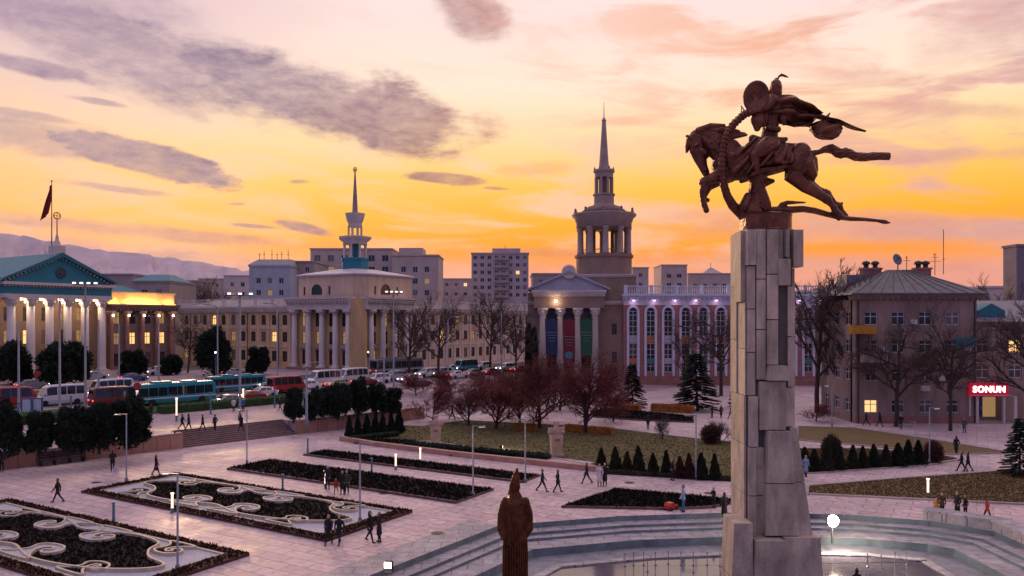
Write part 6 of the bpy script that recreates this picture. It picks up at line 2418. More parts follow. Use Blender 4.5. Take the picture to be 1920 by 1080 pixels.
BN = ('foliage', 'inner_foliage', 'stem')
bl = [(8, 858, 757, 66, 'at the left edge above the pink wall'), (73, 852, 777, 62, 'second from the left edge above the pink wall'), (138, 848, 762, 58, 'third from the left edge, left of the bench niche'), (186, 846, 742, 68, 'tall one directly behind the bench'), (238, 840, 752, 84, 'broad one left of the terrace steps'), (212, 832, 765, 60, 'half hidden behind the broad one by the steps')]
for i, (x, y, t, w, lab) in enumerate(bl):
    plant('evergreen_bush', BUSH[i % 4], BN, 2.2, 2.05, 'dark evergreen bush ' + lab, 'bush', x, y, t, w, 'dark evergreens on the terrace', TZ)
bl = [(550, 790, 728, 42, 'leftmost of the clump beyond the terrace steps'), (590, 787, 732, 50, 'second in the clump beyond the terrace steps'), (634, 784, 712, 52, 'tallest in the clump beyond the terrace steps'), (672, 780, 714, 48, 'fourth in the clump beyond the terrace steps'), (706, 777, 724, 44, 'fifth in the clump beyond the terrace steps'), (738, 774, 728, 38, 'rightmost of the clump beyond the terrace steps'), (612, 778, 722, 44, 'in the back row of the clump beyond the terrace steps')]
for i, (x, y, t, w, lab) in enumerate(bl):
    plant('evergreen_bush', BUSH[(i + 1) % 4], BN, 2.2, 2.05, 'dark evergreen bush ' + lab, 'bush', x, y, t, w, 'dark evergreens beyond the steps', TZ)
bl = [(26, 722, 638, 62, 'in front of the leftmost lit columns'), (120, 722, 628, 84, 'broad one in front of the middle lit columns'), (402, 706, 620, 62, 'rounded one before the left wing of the ochre building'), (484, 704, 650, 50, 'smaller one before the left wing of the ochre building'), (250, 706, 655, 46, 'before the amber-lit wing'), (320, 704, 660, 36, 'small one at the right end of the amber-lit wing'), (996, 716, 606, 30, 'narrow one left of the blue banner')]
for i, (x, y, t, w, lab) in enumerate(bl):
    plant('evergreen_tree', BUSH[(i + 2) % 4], BN, 2.2, 2.05, 'dark evergreen tree ' + lab, 'tree', x, y, t, w, 'dark evergreens by the street')
o_ = ['leftmost', 'second', 'third', 'fourth', 'fifth', 'sixth', 'seventh', 'eighth', 'ninth', 'tenth', 'eleventh', 'twelfth']
for i, (x, y, t) in enumerate(((655, 824, 778), (672, 823, 782), (688, 820, 780), (703, 818, 774), (718, 816, 776), (734, 814, 770), (748, 812, 766))):
    plant('cone_conifer', CONE[1], BN, 2.4, 1.2, f'dark cone-shaped conifer, {o_[i]} of the seven left of the busts', 'conifer', x, y, t, 19, 'cone conifers left of the busts')
rowr = [(1128, 882, 838, 0), (1155, 884, 838, 0), (1176, 886, 848, 2), (1198, 889, 838, 0), (1225, 892, 850, 0), (1250, 893, 846, 0), (1276, 896, 855, 2), (1293, 897, 852, 2), (1314, 899, 848, 0), (1341, 900, 850, 0), (1383, 898, 840, 2), (1400, 898, 846, 0)]
for i, (x, y, t, k) in enumerate(rowr):
    plant('cone_conifer', CONE[k], BN, 2.4, 1.2, ('rusty ' if k == 2 else 'olive ') + f'cone-shaped conifer, {o_[i]} of the twelve along the lawn left of the pillar', 'conifer', x, y, t, 24, 'cone conifers along the lawn')
rowq = [(1510, 884, 838, 0), (1528, 884, 840, 0), (1550, 884, 830, 0), (1573, 882, 845, 0), (1598, 880, 832, 0), (1618, 879, 838, 0), (1640, 877, 834, 1), (1660, 876, 834, 0), (1683, 875, 833, 1), (1702, 873, 826, 1), (1722, 872, 827, 1)]
for i, (x, y, t, k) in enumerate(rowq):
    plant('cone_conifer', CONE[k], BN, 2.4, 1.2, f'cone-shaped conifer, {o_[i]} of the eleven right of the pillar', 'conifer', x, y, t, 25, 'cone conifers right of the pillar')
plant('round_bush', RND[0], BN, 1.6, 1.6, 'rusty clipped round bush on the dry lawn left of the pillar', 'bush', 1332, 832, 800, 30, 'clipped round bushes')
plant('round_bush', RND[1], BN, 1.6, 1.6, 'tall clipped bush behind the conifer row right of the pillar', 'bush', 1561, 872, 820, 32, 'clipped round bushes')
plant('round_bush', RND[0], BN, 1.6, 1.6, 'rusty clipped round bush at the right end of the conifer row', 'bush', 1750, 868, 830, 30, 'clipped round bushes')
for i, (x, y, t, w, lab) in enumerate(((1308, 770, 652, 92, 'shaggy dark fir in front of the pointed windows'), (1186, 765, 675, 50, 'dark fir between the bannered hall and the pointed windows'), (1395, 765, 690, 60, 'dark fir partly behind the pillar'), (1912, 892, 772, 64, 'black fir at the right edge beside the path'))):
    plant('fir_tree', FIR[i % 2], ('foliage', 'trunk'), 8.0, 5.0, lab, 'tree', x, y, t, w, 'shaggy firs')
# low clipped hedges
def hedge(p0, p1, w, h, label, m_, n):
    a, b = G(*p0), G(*p1)
    L_ = (b - a).length
    r = root('hedge', label, 'hedge', a, math.atan2(b.y - a.y, b.x - a.x))
    rg = random.Random(int(p0[0]))
    mb = MB()
    for _ in range(n):
        p = Vector((rg.uniform(0, L_), rg.uniform(-w / 2, w / 2), 0))
        top_ = rg.random() < .6
        z = h * rg.uniform(.85, 1.05) if top_ else rg.uniform(.05, h)
        if not top_:
            p.y = -w / 2 if rg.random() < .7 else w / 2
        p.z = z + (b.z - a.z) * p.x / L_
        d = Vector((rg.uniform(-1, 1), rg.uniform(-1, 1), rg.uniform(-.2, 1))).normalized() * rg.uniform(.1, .24)
        s2 = d.orthogonal().normalized() * .06
        mb.add([p - s2, p + d, p + s2], [(0, 1, 2)])
    mb.build('foliage', m_, r)
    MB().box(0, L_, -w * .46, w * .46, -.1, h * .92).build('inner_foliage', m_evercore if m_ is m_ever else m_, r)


hedge((1165, 770), (1200, 772), 1.2, .9, 'orange autumn hedge left end, below the dark fir', m_orange, 900)
hedge((1222, 771), (1300, 775), 1.2, 1.0, 'orange autumn hedge below the pointed windows', m_orange, 1800)
hedge((965, 806), (1005, 808), .9, .7, 'short orange hedge behind the red trees, near the right bust', m_orange, 800)
hedge((1062, 808), (1098, 811), .9, .7, 'short orange hedge behind the broad red tree', m_orange, 800)
hedge((1105, 812), (1150, 816), .9, .7, 'short orange hedge right of the broad red tree', m_orange, 800)
hedge((760, 836), (1030, 862), .9, .45, 'low dark hedge behind the two busts', m_ever, 2600)
hedge((655, 828), (745, 818), .9, .5, 'low dark hedge under the cone conifers left of the busts', m_ever, 1200)
hedge((1135, 888), (1390, 903), .5, .3, 'low clipped edging along the foot of the conifer row', m_everb, 2000)
hedge((300, 776), (560, 752), 2.0, 1.0, 'green roadside hedge between the terrace and the traffic', mat('green_hedge', (.03, .075, .02), .9, .4, 1.5), 3000)
hedge((-60, 800), (270, 778), 2.0, .9, 'green roadside hedge behind the terrace bushes at left', mat('green_hedge', (.03, .075, .02)), 3000)

# ------------------------------------------------------------------ bollard lights and lamp posts
m_boll = mat('bollard_paint', (.10, .20, .27), .5, .2, 2)
m_bollw = mat('bollard_frost', (.45, .5, .55), .4, .1, 2)
m_bolon = mat('bollard_lit', (1, .85, .7), .4, 0, 1, emit=(1.0, .72, .5), estr=1.15)
b_low = MB().lathe([(.16, 0), (.16, .03), (.1, .05), (.1, .32), (.12, .34)], 12).mesh('bollard_post', m_boll)
b_on = MB().lathe([(.075, .34), (.075, 1.25), (.12, 1.27), (.12, 1.33), (.02, 1.36)], 12).mesh('light_tube', m_bolon)
b_off = MB().lathe([(.075, .34), (.075, 1.25), (.12, 1.27), (.12, 1.33), (.02, 1.36)], 12).mesh('light_tube', m_boll)


def bollard(px, py, on, label, s=1.0, z=None):
    g = G(px, py, z)
    r = root('bollard_light', label, 'bollard light', g, 0, 'bollard lights', s)
    put('post', b_low, r)
    put('light_tube', b_on if on else b_off, r)


for a in ((213, 984, 0, 'unlit blue bollard light beside the nearer patterned bed'), (323, 962, 1, 'lit bollard light between the two patterned beds'), (530, 923, 0, 'unlit blue bollard light above the farther patterned bed'), (610, 915, 1, 'lit bollard light beside the family with the red-clad child'),
          (697, 889, 0, 'unlit blue bollard light between the two plain dark beds'), (742, 881, 1, 'lit bollard light at the middle of the narrow dark bed'), (788, 868, 1, 'lit bollard light just beyond the narrow dark bed'), (577, 848, 0, 'unlit dark bollard light at the left tip of the narrow dark bed'), (1740, 932, 1, 'lit bollard light on the edge of the right-hand lawn')):
    bollard(*a[:3], a[3], 1.0 if a[2] or a[0] > 300 else 1.05)
for i, (x, y, on) in enumerate(((35, 800, 0), (133, 785, 0), (257, 772, 1), (331, 790, 1), (395, 776, 0), (456, 768, 1), (515, 764, 0), (570, 768, 0))):
    bollard(x, y, on, ('lit' if on else 'unlit blue') + ' tall bollard light on the terrace, ' + ['at the left edge', 'behind the third evergreen bush', 'behind the broad bush by the steps', 'beside the walking pair', 'near the head of the steps', 'right of the steps, before the teal bus', 'left of the clump of evergreens', 'among the clump of evergreens'][i], (1.15, 1.15, 1.95), TZ)

m_pole = mat('grey_pole', (.20, .21, .25), .45, .2, 2, metal=.3)
lp_pole = MB().lathe([(.12, 0), (.12, .3), (.06, .35), (.045, 4.9)], 8).mesh('pole', m_pole, True)
lp_arm = MB().box(-.5, .06, -.03, .03, 4.84, 4.9).mesh('arm', m_pole)
lp_head = MB().box(-.85, -.35, -.09, .09, 4.8, 4.87).mesh('lamp_head', m_pole)
lp_lens = MB().box(-.82, -.4, -.07, .07, 4.785, 4.8).mesh('lens', m_bollw)
m_lensd = mat('street_lens_lit', (1, .9, .85), .4, 0, 1, emit=(1, .80, .74), estr=1.6)


def lamp_post(px, py, pt, label, sx=1, z=None, lit=False):
    g = G(px, py, z)
    top_ = CAMZ - (pt - CY) / FPX * g.y
    s = (top_ - g.z) / 4.9
    r = root('lamp_post', label, 'lamp post', g, rnd.uniform(-.3, .3), 'slim plaza lamp posts', (sx * min(1.4, s), min(1.4, s), s))
    put('pole', lp_pole, r)
    put('arm', lp_arm, r)
    h = put('lamp_head', lp_head, r)
    put('lens', lp_lens if not lit else MB().box(-.82, -.4, -.07, .07, 4.785, 4.8).mesh('lens', m_lensd), h)


for a in ((333, 1071, 888, 'slim lamp post at the right corner of the nearer patterned bed'), (237, 905, 776, 'slim lamp post behind the farther patterned bed, below the bench', 1), (463, 870, 768, 'slim lamp post at the left tip of the wide dark bed'), (675, 980, 830, 'slim lamp post at the right end of the farther patterned bed', -1), (887, 932, 798, 'slim lamp post at the right end of the wide dark bed', -1),
          (985, 905, 786, 'slim lamp post behind the robed statue'), (1305, 900, 778, 'slim lamp post in the conifer row left of the pillar'), (1743, 870, 764, 'slim lamp post beside the rusty bush at the right', -1), (1560, 800, 722, 'small lamp post on the path left of the apartment house'), (1716, 858, 790, 'short lamp post on the lawn before the shop sign')):
    lamp_post(a[0], a[1], a[2], a[3], a[4] if len(a) > 4 else 1, None, a[0] in (1743, 887, 1560))


def mast(px, py, pt, label, heads=4, arm=0, lit=True, z=None):
    g = G(px, py, z)
    h = CAMZ - (pt - CY) / FPX * g.y - g.z
    r = root('light_mast', label, 'light mast', g, R(20), 'street light masts')
    MB().lathe([(.22, 0), (.22, .6), (.14, .7), (.09, h)], 8).build('pole', m_pole, r, smooth=True)
    if heads:
        MB().box(-1.3, 1.3, -.06, .06, h - .2, h - .08).build('crossbar', m_pole, r)
        hm_ = MB().box(-.22, .22, -.3, .12, -.06, .2).mesh('lamp_housing', m_darkm)
        ln = MB().box(-.19, .19, -.33, -.3, -.03, .17).mesh('lens', m_lensd if lit else m_bollw)
        for i in range(heads):
            o = put('lamp_housing', hm_, r, (-1.15 + 2.3 * i / max(1, heads - 1), 0, h))
            put('lens', ln, o)
    if arm:
        MB().tube([(0, 0, h), (arm * .4, 0, h + .5), (arm, 0, h + .6)], [.08, .06, .05], 6).build('arm', m_pole, r, smooth=True)
        MB().box(min(arm, arm * 1.4), max(arm, arm * 1.4), -.14, .14, h + .5, h + .65).build('lamp_housing', m_pole, r)
    return r


mast(160, 775, 532, 'tall mast with a bank of floodlights in front of the lit columns', 4, 0, True, TZ)
mast(450, 788, 552, 'tall mast with a bank of lamps left of the teal bus rear', 3, 0, True, TZ)
mast(738, 735, 548, 'tall mast with lit floodlights before the right portico', 4)
mast(720, 742, 580, 'plain tall mast just left of the floodlit one by the right portico', 0, 1.2, False)
mast(35, 790, 600, 'thin tall pole at the left edge before the columns', 0, 0, False, TZ)
mast(112, 790, 560, 'thin tall pole in front of the broad evergreen at left', 0, 0, False, TZ)
mast(185, 770, 600, 'thin tall pole right of the floodlight mast', 0, 0, False, TZ)
mast(223, 715, 608, 'short thick pole in front of the amber-lit wing', 0, 0, False)
mast(298, 718, 600, 'thin pole right of the amber-lit wing', 0, -1.2, False)
mast(408, 720, 578, 'curved-arm street lamp before the left wing of the ochre building', 0, -1.6, False)
mast(520, 716, 575, 'curved-arm street lamp at the left portico of the ochre building', 0, -1.6, False)
mast(575, 800, 690, 'pole standing among the clump of evergreens', 0, .8, False, TZ)
mast(940, 715, 590, 'thin street pole left of the bannered hall', 0, 1.0, False)
mast(840, 722, 600, 'thin street pole under the forked bare tree', 0, 1.0, False)

# two information boards by the street
for i, (x, y) in enumerate(((50, 782), (70, 781))):
    g = G(x, y, TZ)
    r = root('information_board', ['white and blue information board at the left edge of the terrace', 'white and blue information board right of its twin on the terrace'][i], 'board', g, R(10), 'information boards')
    MB().box(-.6, .6, -.06, .06, .3, 2.2).build('panel', mat('blue_board', (.06, .13, .33), .5), r)
    MB().box(-.42, .42, -.075, -.06, .45, 2.05).build('print_face', mat('white_board', (.5, .55, .62), .5), r)
    for x_ in (-.5, .5):
        MB().box(x_ - .04, x_ + .04, -.04, .04, 0, .3).build('leg', m_pole, r)

# ------------------------------------------------------------------ vehicles
m_carglass = mat('car_glass', (.02, .025, .03), .06, .2, 1, spec=.8)
m_tyre = mat('tyre_rubber', (.02, .02, .02), .9, .2, 3)
m_rim = mat('wheel_rim', (.3, .3, .32), .35, .1, 3, metal=.7)
m_head = mat('headlight_on', (1, .95, .9), .3, 0, 1, emit=(1, .9, .82), estr=5)
m_tail = mat('tail_light_on', (.6, .02, .02), .3, 0, 1, emit=(1, .05, .04), estr=4)
m_tailoff = mat('tail_light', (.35, .02, .02), .3, .1, 1)
m_bumper = mat('dark_bumper', (.03, .03, .033), .6, .2, 2)
PAINT = {k: mat('paint_' + k.replace(' ', '_'), c, .35, .06, 1, coat=.6) for k, c in {
    'white': (.62, .63, .68), 'silver': (.36, .38, .42), 'grey': (.16, .17, .19), 'black': (.025, .025, .03), 'red': (.34, .02, .025), 'dark red': (.16, .015, .02), 'teal': (.02, .26, .34), 'blue': (.03, .08, .24), 'dark blue': (.02, .035, .1), 'beige': (.42, .35, .25)}.items()}


def loft_car(st, w, wr, zb):
    """stations (x, belt, roof); returns the body mesh builder and a surface sampler"""
    mb = MB()
    rows = []
    for x, zbelt, zroof in st:
        cab = zroof > zbelt + .08
        ends = 1.0 - .10 * max(0, (abs(x) - abs(st[0][0]) * .8) / (abs(st[0][0]) * .2)) if abs(x) > abs(st[0][0]) * .8 else 1.0
        ww = w * ends
        wt = (wr if cab else w * .86) * ends
        rows.append([(x, -ww * .93, zb), (x, -ww, zb + (zbelt - zb) * .4), (x, -ww * .985, zbelt), (x, -wt, zroof - .05), (x, -wt * .8, zroof), (x, wt * .8, zroof), (x, wt, zroof - .05), (x, ww * .985, zbelt), (x, ww, zb + (zbelt - zb) * .4), (x, ww * .93, zb)])
    n = 10
    v = [p for r_ in rows for p in r_]
    f = []
    for i in range(len(rows) - 1):
        for j in range(n):
            k = (j + 1) % n
            f.append((i * n + j, (i + 1) * n + j, (i + 1) * n + k, i * n + k))
    f += [tuple(range(n)), tuple((len(rows) - 1) * n + j for j in range(n - 1, -1, -1))]
    mb.add(v, f)

    def surf(x, sgn, t):
        for i in range(len(st) - 1):
            if st[i][0] <= x <= st[i + 1][0]:
                q_ = (x - st[i][0]) / (st[i + 1][0] - st[i][0])
                a = [rows[i][2][k] + (rows[i + 1][2][k] - rows[i][2][k]) * q_ for k in range(3)]
                b = [rows[i][3][k] + (rows[i + 1][3][k] - rows[i][3][k]) * q_ for k in range(3)]
                p = [a[k] + (b[k] - a[k]) * t for k in range(3)]
                return (p[0], sgn * (abs(p[1]) + .012), p[2])
    return mb, surf


def wheel_mesh(r, w):
    t = MB().lathe([(r * .6, -w / 2), (r * .95, -w / 2), (r, -w / 3), (r, w / 3), (r * .95, w / 2), (r * .6, w / 2)], 16).xf(Matrix.Rotation(R(90), 4, 'X'))
    m_ = MB().lathe([(r * .62, -w * .4), (r * .62, w * .4)], 12).xf(Matrix.Rotation(R(90), 4, 'X'))
    for i in range(5):
        a = i * R(72)
        m_.tube([(0, 0, 0), (r * .6 * math.cos(a), 0, r * .6 * math.sin(a))], .04, 4)
    return t.mesh('tyre', m_tyre, True), m_.mesh('rim', m_rim)


def vehicle_proto(kind):
    if kind == 'car':
        st = [(-2.2, .55, .56), (-2.15, .86, .88), (-1.75, .95, 1.0), (-1.15, .95, 1.38), (-.3, .94, 1.46), (.35, .93, 1.42), (1.05, .9, .96), (1.85, .8, .84), (2.12, .66, .7), (2.2, .5, .52)]
        w, wr, zb, r, ax = .88, .62, .2, .31, (-1.32, 1.36)
        panes = [(-1.2, -.4), (-.32, .62)]
        ws, rw = ((.42, .98), (-1.7, -1.2))
    elif kind == 'suv':
        st = [(-2.3, .7, .72), (-2.26, 1.05, 1.15), (-2.1, 1.1, 1.7), (-1.2, 1.1, 1.8), (.1, 1.08, 1.78), (.55, 1.06, 1.7), (1.15, 1.04, 1.1), (2.0, .95, 1.0), (2.25, .75, .8), (2.3, .55, .58)]
        w, wr, zb, r, ax = .94, .7, .28, .37, (-1.4, 1.42)
        panes = [(-2.05, -1.25), (-1.15, -.3), (-.22, .7)]
        ws, rw = ((.6, 1.1), (-2.24, -2.12))
    elif kind == 'minibus':
        st = [(-2.95, .8, .85), (-2.92, 1.2, 2.3), (-2.75, 1.22, 2.5), (-1.0, 1.22, 2.56), (1.3, 1.2, 2.5), (1.75, 1.18, 2.34), (2.35, 1.15, 1.24), (2.8, 1.0, 1.06), (2.95, .6, .65)]
        w, wr, zb, r, ax = 1.0, .86, .28, .36, (-1.75, 1.9)
        panes = [(-2.65, -1.65), (-1.55, -.6), (-.5, .45), (.55, 1.7)]
        ws, rw = ((1.8, 2.3), (-2.935, -2.925))
    else:
        st = [(-5.9, .9, .95), (-5.85, 1.2, 2.9), (-5.6, 1.25, 3.1), (0, 1.25, 3.15), (5.5, 1.25, 3.1), (5.85, 1.2, 2.85), (5.95, .9, .95)]
        w, wr, zb, r, ax = 1.27, 1.2, .35, .5, (-3.6, 3.7)
        panes = [(-5.4 + i * 1.36, -5.4 + i * 1.36 + 1.26) for i in range(8)]
        ws, rw = ((5.86, 5.94), (-5.89, -5.86))
    mb, surf = loft_car(st, w, wr, zb)
    body = mb.mesh('body', PAINT['white'], False)
    P_ = [('body', body, (0, 0, 0), [])]
    lo, hi = (.08, .88) if kind != 'bus' else (.06, .72)
    for sgn in (-1, 1):
        for a, b in panes:
            n = 5
            lo_ = [surf(a + (b - a) * i / n, sgn, lo) for i in range(n + 1)]
            hi_ = [surf(a + (b - a) * i / n, sgn, hi) for i in range(n + 1)]
            v = lo_ + hi_
            f = [(i, i + 1, n + 2 + i, n + 1 + i) for i in range(n)]
            P_.append(('window', MB().add(v, f).mesh('window', m_carglass), (0, 0, 0), []))
    for nm, (a, b) in (('windscreen', ws), ('rear_window', rw)):
        if kind == 'bus' or (nm == 'rear_window' and kind in ('minibus', 'suv')):
            xx = (st[-1][0] if nm == 'windscreen' else st[0][0])
            xs = xx + (.03 if nm == 'windscreen' else -.03)
            zt = st[1][2] - .15 if nm != 'windscreen' else st[-2][2] - .2
            z0 = st[1][1] + .08 if kind != 'bus' else 1.35
            xt = (st[1][0] - .03) if nm != 'windscreen' else st[-2][0] + .03
            v = [(xs, -w * .85, z0), (xs, w * .85, z0), (xt, wr * .86, zt), (xt, -wr * .86, zt)]
        else:
            s0, s1 = surf(a, 1, 1), surf(b, 1, 1)
            za, zb_ = s0[2] + .06, s1[2] + .06
            dx = .02 if nm == 'windscreen' else -.02
            v = [(a + dx, -abs(s0[1]) * .82, za), (b + dx, -abs(s1[1]) * .86, zb_), (b + dx, abs(s1[1]) * .86, zb_), (a + dx, abs(s0[1]) * .82, za)]
        P_.append((nm, MB().add(v, [(0, 1, 2, 3)]).mesh(nm, m_carglass), (0, 0, 0), []))
    ty, ri_ = wheel_mesh(r, .22 if kind != 'bus' else .3)
    for x in ax:
        for s2 in (-1, 1):
            P_.append(('wheel', ty, (x, s2 * (w - .08), r), [('rim', ri_)]))
    xf, xr = st[-1][0], st[0][0]
    zl = {'car': .62, 'suv': .78, 'minibus': .82, 'bus': .8}[kind]
    hl = MB().ball((0, 0, 0), .13, None, 8, (.5, 1.2, .8)).mesh('headlight', m_head)
    tlm = MB().box(-.03, .03, -.1, .1, -.09, .09).mesh('tail_light', m_tail)
    for s2 in (-1, 1):
        P_.append(('headlight', hl, (xf - .04, s2 * w * .68, zl), []))
        P_.append(('tail_light', tlm, (xr - .02, s2 * w * .74, zl + .15), []))
    P_.append(('bumper', MB().box(xf - .12, xf + .06, -w * .86, w * .86, zb + .02, zb + .2).mesh('bumper', m_bumper), (0, 0, 0), []))
    P_.append(('bumper', MB().box(xr - .06, xr + .12, -w * .86, w * .86, zb + .02, zb + .2).mesh('bumper', m_bumper), (0, 0, 0), []))
    if kind == 'bus':
        P_.append(('roof_unit', MB().box(-3.2, -.6, -.8, .8, 3.12, 3.38).box(1.0, 3.2, -.7, .7, 3.12, 3.32).mesh('roof_unit', PAINT['teal']), (0, 0, 0), []))
        P_.append(('stripe', MB().box(-5.7, 5.7, -1.305, -1.29, .95, 1.12).mesh('stripe', PAINT['white']), (0, 0, 0), []))
    else:
        P_.append(('number_plate', MB().box(xf + .06, xf + .07, -.25, .25, zb + .06, zb + .17).mesh('number_plate', m_wframe), (0, 0, 0), []))
        for s2 in (-1, 1):
            P_.append(('mirror', MB().box(-.06, .06, -.08, .08, -.06, .08).mesh('mirror', m_bumper), (.75 if kind != 'minibus' else 1.95, s2 * (w + .08), {'car': 1.0, 'suv': 1.15, 'minibus': 1.35}[kind]), []))
    return P_


VP = {k: vehicle_proto(k) for k in ('car', 'suv', 'minibus', 'bus')}
NAMES = {'car': 'car', 'suv': 'parked_car', 'minibus': 'minibus', 'bus': 'bus'}
WANG = math.atan2(WY, WX)


def vehicle(kind, px, py, away, colour, label, z=None, rz=0.0, s=1.0):
    g = G(px, py, z)
    if z is None:
        g.z = gz(g.x, g.y) - .02
        if dwall(g.x, g.y) > 55:
            g.z += .13
    nm = 'car' if kind in ('car', 'suv') else kind
    r = root(nm, label, nm, g, (WANG if away else WANG + math.pi) + rz, 'traffic on the street', s)
    for n, me, loc, subs in VP[kind]:
        o = put(n, me, r, loc)
        if n in ('body', 'roof_unit') :
            o.material_slots[0].link = 'OBJECT'
            o.material_slots[0].material = PAINT[colour]
        for n2, m2 in subs:
            put(n2, m2, o)


veh = [
    ('minibus', 26, 763, 1, 'red', 'red minibus cut by the left edge'),
    ('minibus', 112, 758, 0, 'white', 'white minibus in front of the broad evergreen tree'),
    ('minibus', 205, 744, 0, 'white', 'white minibus between the tall masts, left of the big teal bus'),
    ('minibus', 218, 762, 1, 'dark red', 'dark red minibus nearest the terrace, left of the big teal bus'),
    ('bus', 326, 756, 1, 'teal', 'big teal bus in the nearest lane', None, 0.0, .88),
    ('bus', 442, 732, 1, 'teal', 'second teal bus right behind the biggest one', None, 0.0, .75),
    ('suv', 297, 704, 0, 'white', 'white car parked high beside the amber-lit wing'),
    ('car', 177, 712, 1, 'silver', 'silver car behind the white minibus by the floodlight mast'),
    ('car', 250, 716, 1, 'blue', 'blue car half hidden above the big teal bus'),
    ('car', 440, 705, 1, 'silver', 'silver car under the left wing of the ochre building'),
    ('car', 60, 730, 1, 'grey', 'grey car behind the two left minibuses'),
    ('car', 490, 744, 0, 'white', 'white car between the hedge and the second teal bus'),
    ('car', 425, 760, 0, 'silver', 'silver car with lit headlights by the green hedge'),
    ('car', 468, 752, 0, 'red', 'red car just right of the silver one by the hedge'),
    ('minibus', 540, 736, 1, 'red', 'red minibus left of the clump of evergreens'),
    ('minibus', 607, 722, 0, 'white', 'white minibus in front of the left portico of the ochre building'),
    ('minibus', 660, 717, 0, 'white', 'white minibus at the chamfered corner of the ochre building'),
    ('suv', 508, 728, 0, 'silver', 'silver car between the teal bus and the red minibus'),
    ('car', 575, 730, 0, 'white', 'white car with lit headlights between the red and white minibuses'),
    ('car', 636, 727, 1, 'beige', 'beige car with red tail lights between two white minibuses'),
    ('car', 684, 722, 1, 'dark red', 'dark red car with glowing tail lights near the corner'),
    ('bus', 745, 701, 1, 'grey', 'grey bus behind the cars at the right portico'),
    ('suv', 706, 719, 0, 'white', 'white car with bright headlights under the right portico'),
    ('suv', 738, 713, 0, 'silver', 'silver car in front of the grey bus'),
    ('car', 768, 716, 0, 'white', 'white car at the trunk of the first bare tree'),
    ('suv', 800, 707, 0, 'white', 'white car left of the forked bare tree'),
    ('suv', 826, 706, 0, 'silver', 'silver car beside the forked bare tree'),
    ('car', 858, 709, 1, 'white', 'white car with red tail lights right of the forked bare tree'),
    ('minibus', 872, 696, 0, 'teal', 'teal minibus far down the street'),
    ('car', 890, 705, 1, 'grey', 'grey car below the far teal minibus'),
    ('car', 922, 703, 1, 'dark red', 'dark red car near the leaning bare tree'),
    ('car', 846, 697, 0, 'silver', 'silver car left of the far teal minibus'),
    ('suv', 948, 696, 0, 'white', 'white car near the far end of the traffic'),
    ('car', 975, 698, 1, 'red', 'red car at the far end of the traffic by the narrow evergreen'),
    ('suv', 905, 693, 0, 'white', 'white car in the far lane below the tower block'),
    ('car', 785, 724, 1, 'black', 'black car in the near lane under the first bare tree'),
]
for v_ in veh:
    vehicle(*v_)

# ------------------------------------------------------------------ people
m_skin = mat('skin', (.45, .27, .19), .6, .08, 3)
m_hair = mat('dark_hair', (.02, .014, .012), .6, .2, 6)
m_hairg = mat('brown_hair', (.07, .04, .025), .6, .2, 6)
m_shoe = mat('dark_shoe', (.02, .018, .018), .5, .2, 4)
CL = {k: mat('cloth_' + k.replace(' ', '_'), c, .9, .2, 4) for k, c in {
    'black': (.016, .015, .017), 'navy': (.018, .022, .045), 'grey': (.08, .08, .085), 'brown': (.07, .035, .02), 'blue': (.04, .13, .30), 'pale blue': (.20, .30, .42), 'red': (.42, .03, .025), 'orange': (.48, .2, .03), 'white': (.6, .56, .55), 'olive': (.05, .05, .03), 'maroon': (.12, .015, .02)}.items()}


